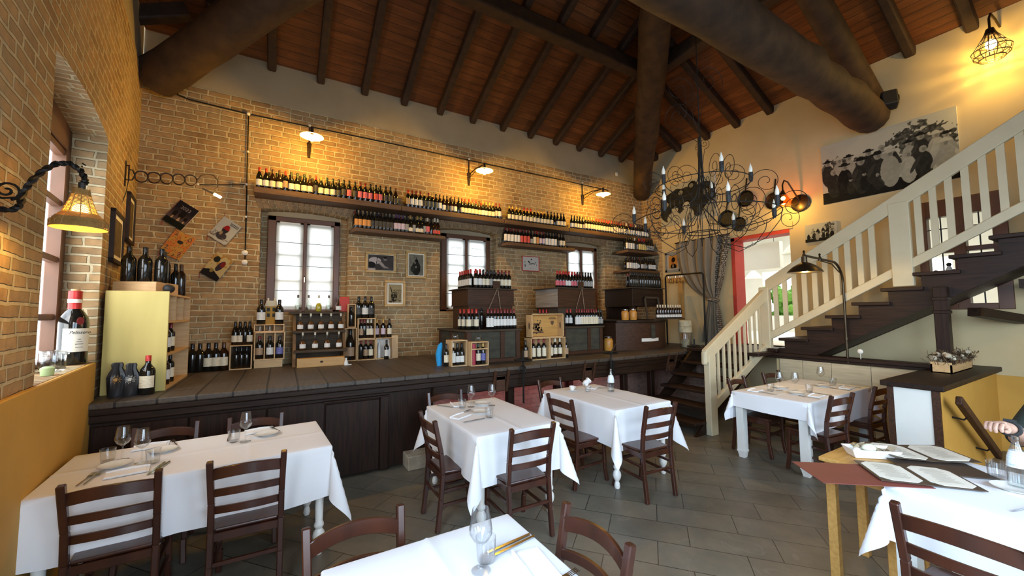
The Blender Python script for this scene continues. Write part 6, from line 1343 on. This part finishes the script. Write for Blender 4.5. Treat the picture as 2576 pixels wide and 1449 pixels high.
def p3(X, Y):
    g = .50+.06*noise(X, Y, 6, 8, 8); n = noise(X, Y, 12, 16, 2, 3); g = np.where(ell(X, Y, .42, .34, .24, .34) & (n > .40), .10, g); g = np.where((abs(X-.18-.4*(.75-Y)) < .035) & (Y > .45) & (Y < .86), .09, g); g = np.where((abs(Y-.70) < .012) & (X > .3), .14, g)
    for k in range(5): g = np.where(abs(X-.55-.09*k-.2*(Y-.3)) < np.where((Y < .72) & (Y > .1), .012, 0), .15, g)
    g = np.where((Y < .12) & (n > .5), .2, g); return np.stack([g, g*.9, g*.66], -1)
def p4(X, Y):
    g = np.full(X.shape, .70); 
    for cx_, cy_, rx, ry, a in ((.55,.82,.04,.07,0),(.40,.62,.05,.10,.6),(.55,.50,.20,.03,.2),(.78,.55,.03,.13,-.6),(.15,.35,.03,.12,0),(.14,.62,.02,.05,0),(.88,.42,.02,.06,0),(.5,.14,.01,.04,0),(.58,.14,.01,.04,0),(.66,.14,.008,.03,0)): g = np.where(ell(X, Y, cx_, cy_, rx, ry, a) & (noise(X, Y, 24, 20, 3, 1) > .25), .10, g)
    return np.stack([g, g*.98, g*.93], -1)
def p5(X, Y):
    c = np.zeros(X.shape+(3,))+np.array((.68,.46,.20)); 
    for cx_, cy_, rx, ry, a, k in ((.55,.14,.34,.22,0,(.05,.03,.03)),(.50,.36,.10,.14,0,(.50,.25,.13)),(.46,.58,.17,.21,0,(.55,.29,.16)),(.56,.68,.22,.20,.3,(.05,.03,.02)),(.50,.16,.08,.10,0,(.55,.5,.4))): c[ell(X, Y, cx_, cy_, rx, ry, a)] = k
    return c
framed(1.165, 1.665, 2.43, 2.775, .040, GILT, .006, p1, 'landscape gilt-framed photograph of a bending man on the brick pier')
framed(1.825, 2.19, 2.36, 2.835, .038, GILT, .018, p2, 'upright gilt-framed picture of a dark seated figure, near the middle window')
framed(1.475, 1.825, 1.87, 2.312, .042, GILT, .026, p3, 'lowest gilt-framed sketch of a figure on the brick pier')
framed(4.18, 4.60, 2.60, 2.908, .014, RED, .004, p4, 'red-framed white ink drawing between the middle and right windows')
t = wthing('framed_picture', 'grey-blue framed portrait beside the curtain on the right wall', 'picture', (XR,5.85,2.66))
mb = MB(); BLF = mat('blue_grey_frame', (.24,.26,.27), (.2,.22,.23)); y0, y1, z0, z1 = 5.62, 6.03, 2.665, 3.12
for b in ((y0,y1,z1-.05,z1),(y0,y1,z0,z0+.05),(y0,y0+.05,z0,z1),(y1-.05,y1,z0,z1)): mb.box(XR-.03,XR,b[0],b[1],b[2],b[3])
mb.build('frame', BLF, t); mb = MB(); mb.box(XR-.015,XR-.005,y0+.03,y1-.03,z0+.03,z1-.03); mb.build('mount', mat('lilac_mount', (.45,.44,.44)), t)
paint('print', .23, .29, 30, 40, p5, Matrix(((0,1,0,XR-.017),(-1,0,0,5.94),(0,0,1,2.745),(0,0,0,1))), t)
for i, (u0, u1, z0, z1) in enumerate(((1.24,1.80,2.28,2.80),(2.06,2.50,2.60,3.17))):
    t = wthing('framed_picture', f'dark-framed picture on the left brick wall, {("nearer the window niche","nearer the back corner")[i]}', 'picture', tuple(LWM @ Vector((.02,u0,z0))))
    mb = MB(LWM)
    for b in ((u0,u1,z1-.035,z1),(u0,u1,z0,z0+.035),(u0,u0+.035,z0,z1),(u1-.035,u1,z0,z1)): mb.box(0,.035,b[0],b[1],b[2],b[3])
    mb.build('frame', RUST, t)
    mb = MB(LWM); mb.box(.005,.02,u0+.03,u1-.03,z0+.03,z1-.03); mb.build('mount', PAPER, t)
    paint('print', u1-u0-.16, z1-z0-.16, 30, 36, lambda X, Y: np.stack([.22+.2*noise(X, Y, 5, 7, 4+i)]*3, -1)*np.array((1,.85,.6)), LWM @ Matrix(((0,-1,0,.022),(1,0,0,u0+.08),(0,0,1,z0+.08),(0,0,0,1))), t)
# ------------------------------------------------------------------ guide books hung on the wall
def b2023(X, Y):
    c = np.zeros(X.shape+(3,))+np.array((.055,.045,.075)); k = np.clip((.75-Y)*1.6, 0, 1)[..., None]; c = c*(1-k)+np.array((.30,.24,.22))*k
    for cx_, r, h in ((.24,.11,.30),(.55,.15,.44),(.82,.08,.22)):
        c[ell(X, Y, cx_, .30+h*.55, r, h*.42)] = (.05,.015,.02); c[(abs(X-cx_) < (.30+h*.3-Y)*.35) & (Y < .34+h*.2) & (Y > .2)] = (.62,.5,.36)
    c[Y < .24] = (.03,.045,.02); return c
def b2022(X, Y):
    n = noise(X, Y, 9, 12, 5, 3); c = np.zeros(X.shape+(3,))+np.array((.66,.46,.20)); c[n > .56] = (.70,.36,.16); c[abs(n-.5) < .018] = (.22,.13,.08); c[ell(X, Y, .52, .62, .14, .07)] = (.14,.13,.11); return c
def b2024(X, Y):
    c = np.zeros(X.shape+(3,))+np.array((.58,.58,.56)); c[ell(X, Y, .52, .26, .26, .16)] = (.16,.14,.16); c[ell(X, Y, .50, .56, .16, .19)] = (.10,.08,.10); m = ell(X, Y, .50, .58, .16, .18) & (Y > .56); c[m] = (.45,.05,.06); c[ell(X, Y, .42, .36, .07, .09)] = (.45,.38,.30); c[(Y < .2) & (noise(X, Y, 4, 16, 3, 2) > .55)] = (.40,.33,.30); return c
def b20xx(X, Y):
    c = np.zeros(X.shape+(3,))+np.array((.62,.54,.36)); c[noise(X, Y, 5, 7, 2, 2) > .6] = (.55,.40,.18); c[Y < .34-.3*abs(X-.4)] = (.06,.05,.05); c[ell(X, Y, .62, .56, .15, .24, -.3)] = (.14,.11,.13); c[ell(X, Y, .68, .66, .12, .12)] = (.36,.07,.07); c[ell(X, Y, .25, .74, .16, .13)] = (.08,.08,.06); c[ell(X, Y, .40, .28, .09, .08)] = (.40,.34,.18); return c
INK = mat('book_ink', (.10,.02,.03)); INKL = mat('book_ink_pale', (.22,.18,.20))
for (x, z, w_, h, ang, fn, lab, txt) in ((-1.182,3.084,.235,.335,-32.5,b2023,'dark violet hardback guide with trees hung tilted on the brick wall',(('2023',.5,.78,.062,INKL),)),
    (-1.20,2.683,.24,.345,-28.5,b2022,'orange patterned hardback guide hung tilted on the brick wall',(('2',.15,.86,.075,INK),('0',.82,.84,.085,INK),('2',.15,.26,.075,INK),('2',.82,.20,.075,INK))),
    (-.703,2.919,.245,.335,-33,b2024,'white hardback guide with a red-topped tree hung tilted on the brick wall',(('20',.17,.30,.055,BLACK),('24',.17,.17,.055,BLACK))),
    (-.771,2.418,.225,.35,-32,b20xx,'yellow and black hardback guide hung tilted on the brick wall',())):
    t = wthing('hanging_book', lab, 'book', (x,YB,z), 'guide books hung on the brick wall')
    M0 = Matrix.Translation((x,YB-.03,z)) @ Matrix.Rotation(-R(ang), 4, 'Y')
    mb = MB(); mb.box(-w_/2,w_/2,-.012,.012,-h/2,h/2,M0); mb.build('page_block', PAPER, t)
    mb = MB(); mb.box(-w_/2,w_/2,-.016,-.012,-h/2,h/2,M0); mb.box(-w_/2,w_/2,.012,.016,-h/2,h/2,M0); mb.box(-w_/2-.003,-w_/2+.002,-.016,.016,-h/2,h/2,M0); mb.build('cover', BURG, t)
    paint('cover_print', w_, h, 40, 56, fn, M0 @ Matrix.Translation((-w_/2,-.0165,-h/2)), t)
    for s_, fx, fz, sz, m in txt: text('lettering', s_, sz, M0 @ Matrix.Translation((-w_/2+fx*w_,-.018,-h/2+fz*h)) @ TXT, m, t)
    if fn is b2024:
        mb = MB()
        for k in range(2):
            for j in range(6): mb.box(.0+.018*j,.014+.018*j,-.0185,-.0168,h/2-.045-.022*k,h/2-.030-.022*k,M0)
        mb.build('title_lines', BLACK, t)
    mb = MB(); q = M0 @ Vector((-w_/2,-.0,-h/2)); q2 = M0 @ Vector((-w_/2,0,h/2)); mb.tube([q,q+Vector((.003,-.01,-.04)),q+Vector((-.002,-.01,-.07))], [.003,.004,.008], 6); mb.tube([q2,q2+Vector((0,0,.05))], .003, 5); mb.build('ribbon', CAP['d'], t)
# ------------------------------------------------------------------ curtain, clothes rail
t = wthing('curtain', 'grey-beige tied-back curtain beside the red doorway', 'curtain', (XR-.12,5.0,1.1))
def curt(y):  # y positions by height: (left edge, right edge)
    return y
mb = MB(); NU, NV = 60, 40; vs = []
def lerp(a, b, f): return a+(b-a)*f
for j in range(NV+1):
    v = j/NV
    for i in range(NU+1):
        u = i/NU                      # u=0 far left edge ... 1 near the jamb
        if v < .62: f = v/.62; yl = lerp(5.66, 4.93, f**2.6); yr = lerp(4.44, 4.74, f**1.3); z = lerp(3.28+.02*(1-u), 1.99, f)-(1-u)*.10*math.sin(PI*f)
        else: f = (v-.62)/.38; yl = lerp(4.93, 5.14, f); yr = lerp(4.74, 4.64, f); z = lerp(1.99, 1.12, f)
        y = lerp(yl, yr, u); amp = .05*(1-.75*math.exp(-((v-.62)/.08)**2))
        vs.append((XR-.12+amp*math.sin(u*38+1.5*v)+.02*math.sin(u*90), y, z))
fs = []
for j in range(NV):
    for i in range(NU): fs.append((j*(NU+1)+i, j*(NU+1)+i+1, (j+1)*(NU+1)+i+1, (j+1)*(NU+1)+i))
mb.add(vs, fs); mb.mi = [1 if (k % NU) > NU*.80 else 0 for k in range(len(fs))]; mb.build('drape', [CURTAIN, CURTAINP], t, smooth=80)
mb = MB(); mb.tube([(XR-.12+.09*math.cos(a), 4.835+.11*math.sin(a), 1.99+.02*math.sin(a)) for a in [2*PI*k/18 for k in range(18)]], .028, 7, True); mb.build('tie_band', CURTAINP, t, smooth=True)
mb = MB(); mb.tube([(XR-.12,5.68,3.29),(XR-.12,4.42,3.29)], .012, 6); mb.build('curtain_rod', IRON, t)
t = wthing('clothes_rail', 'black pipe clothes rail in front of the curtain', 'clothes rail', (7.3,5.2,ZC))
mb = MB(); mb.tube([(7.3,5.70,ZC),(7.3,5.70,2.50),(7.3,5.67,2.545),(7.3,4.84,2.53),(7.3,4.80,2.49),(7.3,4.80,ZC)], .017, 8); mb.build('pipe', IRON, t, smooth=True)
for i in range(9):
    y = 5.62-.045*i; a = .5+rnd.uniform(-.2,.2); h = thing('clothes_hanger', 'wooden hanger with pale hook bunched on the black pipe rail', 'hanger', (7.3,y,2.54), a, 'wooden hangers on the pipe rail')
    mb = MB(); mb.tube([(-.20,0,-.16),(-.10,0,-.095),(0,0,-.07),(.10,0,-.095),(.20,0,-.16)], .010, 6); mb.bar((-.19,0,-.155),(.19,0,-.155),.012,.012); mb.build('hanger_body', HONEY, h, smooth=True)
    mb = MB(); mb.tube([(0,0,-.07),(0,0,-.02),(.018,0,.0),(.018,0,.02),(0,0,.032),(-.018,0,.02)], .003, 5); mb.build('hook', STEEL, h)
mb = MB(); mb.bar((XR-.04,5.62,1.1),(XR-.04,5.62,2.45),.05,.10); tag(mb.build('wall_post', HONEY, loc=(XR-.04,5.62,1.1)), 'pale wooden post against the wall behind the hangers', 'post')
mb = MB(); mb.box(6.86,6.93,6.66,6.69,5.03,5.11); tag(mb.build('wall_sensor', PORC, bevel=.006, loc=(6.9,6.68,5.07)), 'small white sensor on the plaster beside the far hip log', 'sensor')
# ------------------------------------------------------------------ person at the menu table, mostly outside the frame
def skinmesh(name, vs, es, m, parent, sub=2, root=0):
    me = bpy.data.meshes.new(name); me.from_pydata([v[:3] for v in vs], es, []); me.materials.append(m)
    o = bpy.data.objects.new(name, me); COL.objects.link(o); o.parent = parent
    sk = o.modifiers.new('skin', 'SKIN'); sk.use_smooth_shade = True
    for i, v in enumerate(vs):
        q = me.skin_vertices[0].data[i]; r = v[3]; q.radius = r if isinstance(r, tuple) else (r, r); q.use_root = i == root
    su = o.modifiers.new('sub', 'SUBSURF'); su.levels = su.render_levels = sub; return o
pe = thing('person', 'seated person with a raised forearm and black wristband, cut off at the right edge', 'person', (0,0,0))
B_ = [(4.28,.30,.52,(.15,.13)),(4.28,.30,.75,(.14,.12)),(4.26,.30,1.0,(.16,.13)),(4.24,.30,1.12,(.12,.09)),(4.21,.30,1.21,.055),(4.19,.30,1.28,.06),(4.18,.30,1.36,(.085,.075)),(4.18,.30,1.43,.07),
      (4.22,.48,1.12,.06),(4.02,.56,.93,.048),(3.82,.50,.99,.046),(3.55,.51,1.075,.036),(3.47,.52,1.10,.028),(3.39,.53,1.12,(.04,.022)),
      (4.22,.12,1.12,.06),(4.04,.12,.90,.046),(3.78,.30,.84,.04),(3.62,.38,.825,.03),(3.55,.42,.82,(.04,.02)),
      (4.24,.40,.50,.085),(3.86,.42,.50,.07),(3.86,.42,.25,.05),(3.86,.42,.06,.04),(3.74,.42,.035,.035),(4.24,.20,.50,.085),(3.86,.18,.50,.07),(3.86,.18,.25,.05),(3.86,.18,.06,.04),(3.74,.18,.035,.035)]
E_ = [(0,1),(1,2),(2,3),(3,4),(4,5),(5,6),(6,7),(3,8),(8,9),(9,10),(10,11),(11,12),(12,13),(3,14),(14,15),(15,16),(16,17),(17,18),(0,19),(19,20),(20,21),(21,22),(22,23),(0,24),(24,25),(25,26),(26,27),(27,28)]
hb = Vector((3.37,.53,1.125)); dd = Vector((-.96,.1,.22)).normalized(); up_ = Vector((.2,.0,.97)); sd = dd.cross(up_).normalized()
for k, (o_, l) in enumerate(((-.028,.062),(-.009,.072),(.010,.068),(.028,.055))):
    b0 = hb+sd*o_+dd*.02; n = len(B_); p1_ = b0+dd*l*.55; p2_ = p1_+(dd*.55-up_*.85).normalized()*l*.45; p3_ = p2_+(-dd*.5-up_*.8).normalized()*l*.35
    B_ += [(*b0,.0105),(*p1_,.0095),(*p2_,.009),(*p3_,.0075)]; E_ += [(13,n),(n,n+1),(n+1,n+2),(n+2,n+3)]
n = len(B_); b0 = hb+sd*-.03-dd*.035; B_ += [(*(b0-up_*.02),.012),(*(b0-up_*.035+dd*.035),.010),(*(b0-up_*.03+dd*.062),.008)]; E_ += [(13,n),(n,n+1),(n+1,n+2)]
skinmesh('body', B_, E_, SKIN, pe)
C_ = [(4.28,.30,.50,(.175,.155)),(4.28,.30,.75,(.165,.145)),(4.26,.30,1.0,(.185,.15)),(4.24,.30,1.13,(.14,.105)),(4.22,.48,1.12,.078),(4.03,.56,.935,.064),(3.95,.54,.95,.06),(4.22,.12,1.12,.078),(4.04,.12,.90,.06),(3.78,.30,.845,.052),(3.66,.36,.83,.042)]
skinmesh('sweater', C_, [(0,1),(1,2),(2,3),(3,4),(4,5),(5,6),(3,7),(7,8),(8,9),(9,10)], DKGREEN, pe)
T_ = [(4.28,.30,.52,(.17,.15)),(4.24,.40,.505,.10),(3.86,.42,.505,.085),(3.86,.42,.25,.065),(3.86,.42,.08,.055),(4.24,.20,.505,.10),(3.86,.18,.505,.085),(3.86,.18,.25,.065),(3.86,.18,.08,.055)]
skinmesh('trousers', T_, [(0,1),(1,2),(2,3),(3,4),(0,5),(5,6),(6,7),(7,8)], BLACK, pe)
skinmesh('hair', [(4.20,.30,1.47,.075),(4.24,.30,1.42,.078),(4.25,.30,1.35,.06)], [(0,1),(1,2)], RAFT, pe)
mb = MB(); c = Vector((3.52,.513,1.085)); d = Vector((-.96,.1,.25)).normalized(); a = d.cross(Vector((0,0,1))).normalized(); b = a.cross(d)
mb.tube([c+a*.04*math.cos(q)+b*.036*math.sin(q) for q in [2*PI*k/20 for k in range(20)]], .009, 6, True); mb.bar(c+b*.042-a*.02, c+b*.042+a*.02, .04, .014, b); mb.build('wristband', BLACK, pe, smooth=True)
for s_, (dy, dz, r) in enumerate(((-.032,1.375,.011),(.032,1.375,.011))):
    mb = MB(); mb.ball((4.11,.30+dy,dz), r, 8); mb.build('eye', PORC, pe, smooth=True)
mb = MB(); mb.ball((4.09,.30,1.35), .018, 8, 1.4); mb.build('nose', SKIN, pe, smooth=True)
# ------------------------------------------------------------------ light from outside, far room fill, camera
w = bpy.data.worlds.new('sky'); S.world = w; w.use_nodes = True; nt = w.node_tree; bg = nt.nodes['Background']
sk = nt.nodes.new('ShaderNodeTexSky'); sk.sky_type = 'NISHITA'; sk.sun_disc = False; sk.sun_elevation = R(38); sk.sun_rotation = R(200); sk.air_density = 1.2; sk.dust_density = 2.5
mx = nt.nodes.new('ShaderNodeMix'); mx.data_type = 'RGBA'; mx.inputs[0].default_value = .55; mx.inputs[7].default_value = (7.2,7.4,7.6,1)
nt.links.new(sk.outputs[0], mx.inputs[6]); nt.links.new(mx.outputs[2], bg.inputs[0]); bg.inputs[1].default_value = .5
def area(name, loc, rot, sx, sy, e, c, sp=180):
    l = bpy.data.lights.new(name, 'AREA'); l.shape = 'RECTANGLE'; l.size = sx; l.size_y = sy; l.spread = R(sp); l.energy = e; l.color = c
    o = bpy.data.objects.new(name, l); o.location = loc; o.rotation_euler = rot; COL.objects.link(o); return o
DAY = (.52,.74,1)
area('daylight_door', (.85,-3.0,2.1), (R(62),0,0), 2.1, 3.0, 95, DAY, 125)
area('daylight_door', (3.8,-3.0,2.1), (R(62),0,0), 2.4, 3.0, 95, DAY, 125)
area('daylight_left_window', tuple(LWM @ Vector((-.40,.2,2.35))), (0,R(-90),R(7.3)), 1.9, 1.5, 60, (.86,.93,1))
for u in (-3.9,-6.2): area('daylight_side_window', tuple(LWM @ Vector((-.20,u,2.25))), (0,R(-62),R(7.3)), 2.1, 1.4, 120, DAY, 130)
for (a, b) in FB: area('daylight_back_window', ((a+b)/2,YB+.42,2.5), (R(-90),0,0), .9, 1.4, 5, (.9,.96,1))
area('fill_far_room', (10.5,4.2,4.1), (0,0,0), 3.5, 5, 170, (1,.98,.93))  # added fill lamp under the far room's ceiling, no real source there
area('pink_strip', (3.4,4.95,.70), (R(60),0,0), 3.6, .05, 9, (1,.32,.38))
cam = bpy.data.cameras.new('camera'); co = bpy.data.objects.new('camera', cam); COL.objects.link(co); S.camera = co
cam.sensor_width = 36; cam.lens = 984.336/2576*36; cam.clip_start = .05; cam.clip_end = 200
yaw, pit, rol = .532885283, .0636803118, -.00789409027
fw = Vector((math.sin(yaw)*math.cos(pit), math.cos(yaw)*math.cos(pit), math.sin(pit))); rr = Vector((math.cos(yaw), -math.sin(yaw), 0)); uu = rr.cross(fw)
c, s_ = math.cos(rol), math.sin(rol); r_ = c*rr+s_*uu; u_ = c*uu-s_*rr
co.matrix_world = Matrix(((r_.x,u_.x,-fw.x,0),(r_.y,u_.y,-fw.y,0),(r_.z,u_.z,-fw.z,1.75),(0,0,0,1)))
V = S.view_settings; S.display_settings.display_device = 'sRGB'; V.view_transform = 'Standard'; V.look = 'None'; V.gamma = 1; V.use_curve_mapping = False; V.exposure = 0
cy_ = S.cycles; cy_.max_bounces = 9; cy_.diffuse_bounces = 5; cy_.glossy_bounces = 4; cy_.transmission_bounces = 8; cy_.transparent_max_bounces = 24; cy_.caustics_reflective = False; cy_.caustics_refractive = False; cy_.sample_clamp_indirect = 6; cy_.use_denoising = True
for o in COL.objects:
    if '_w' in o: del o['_w']
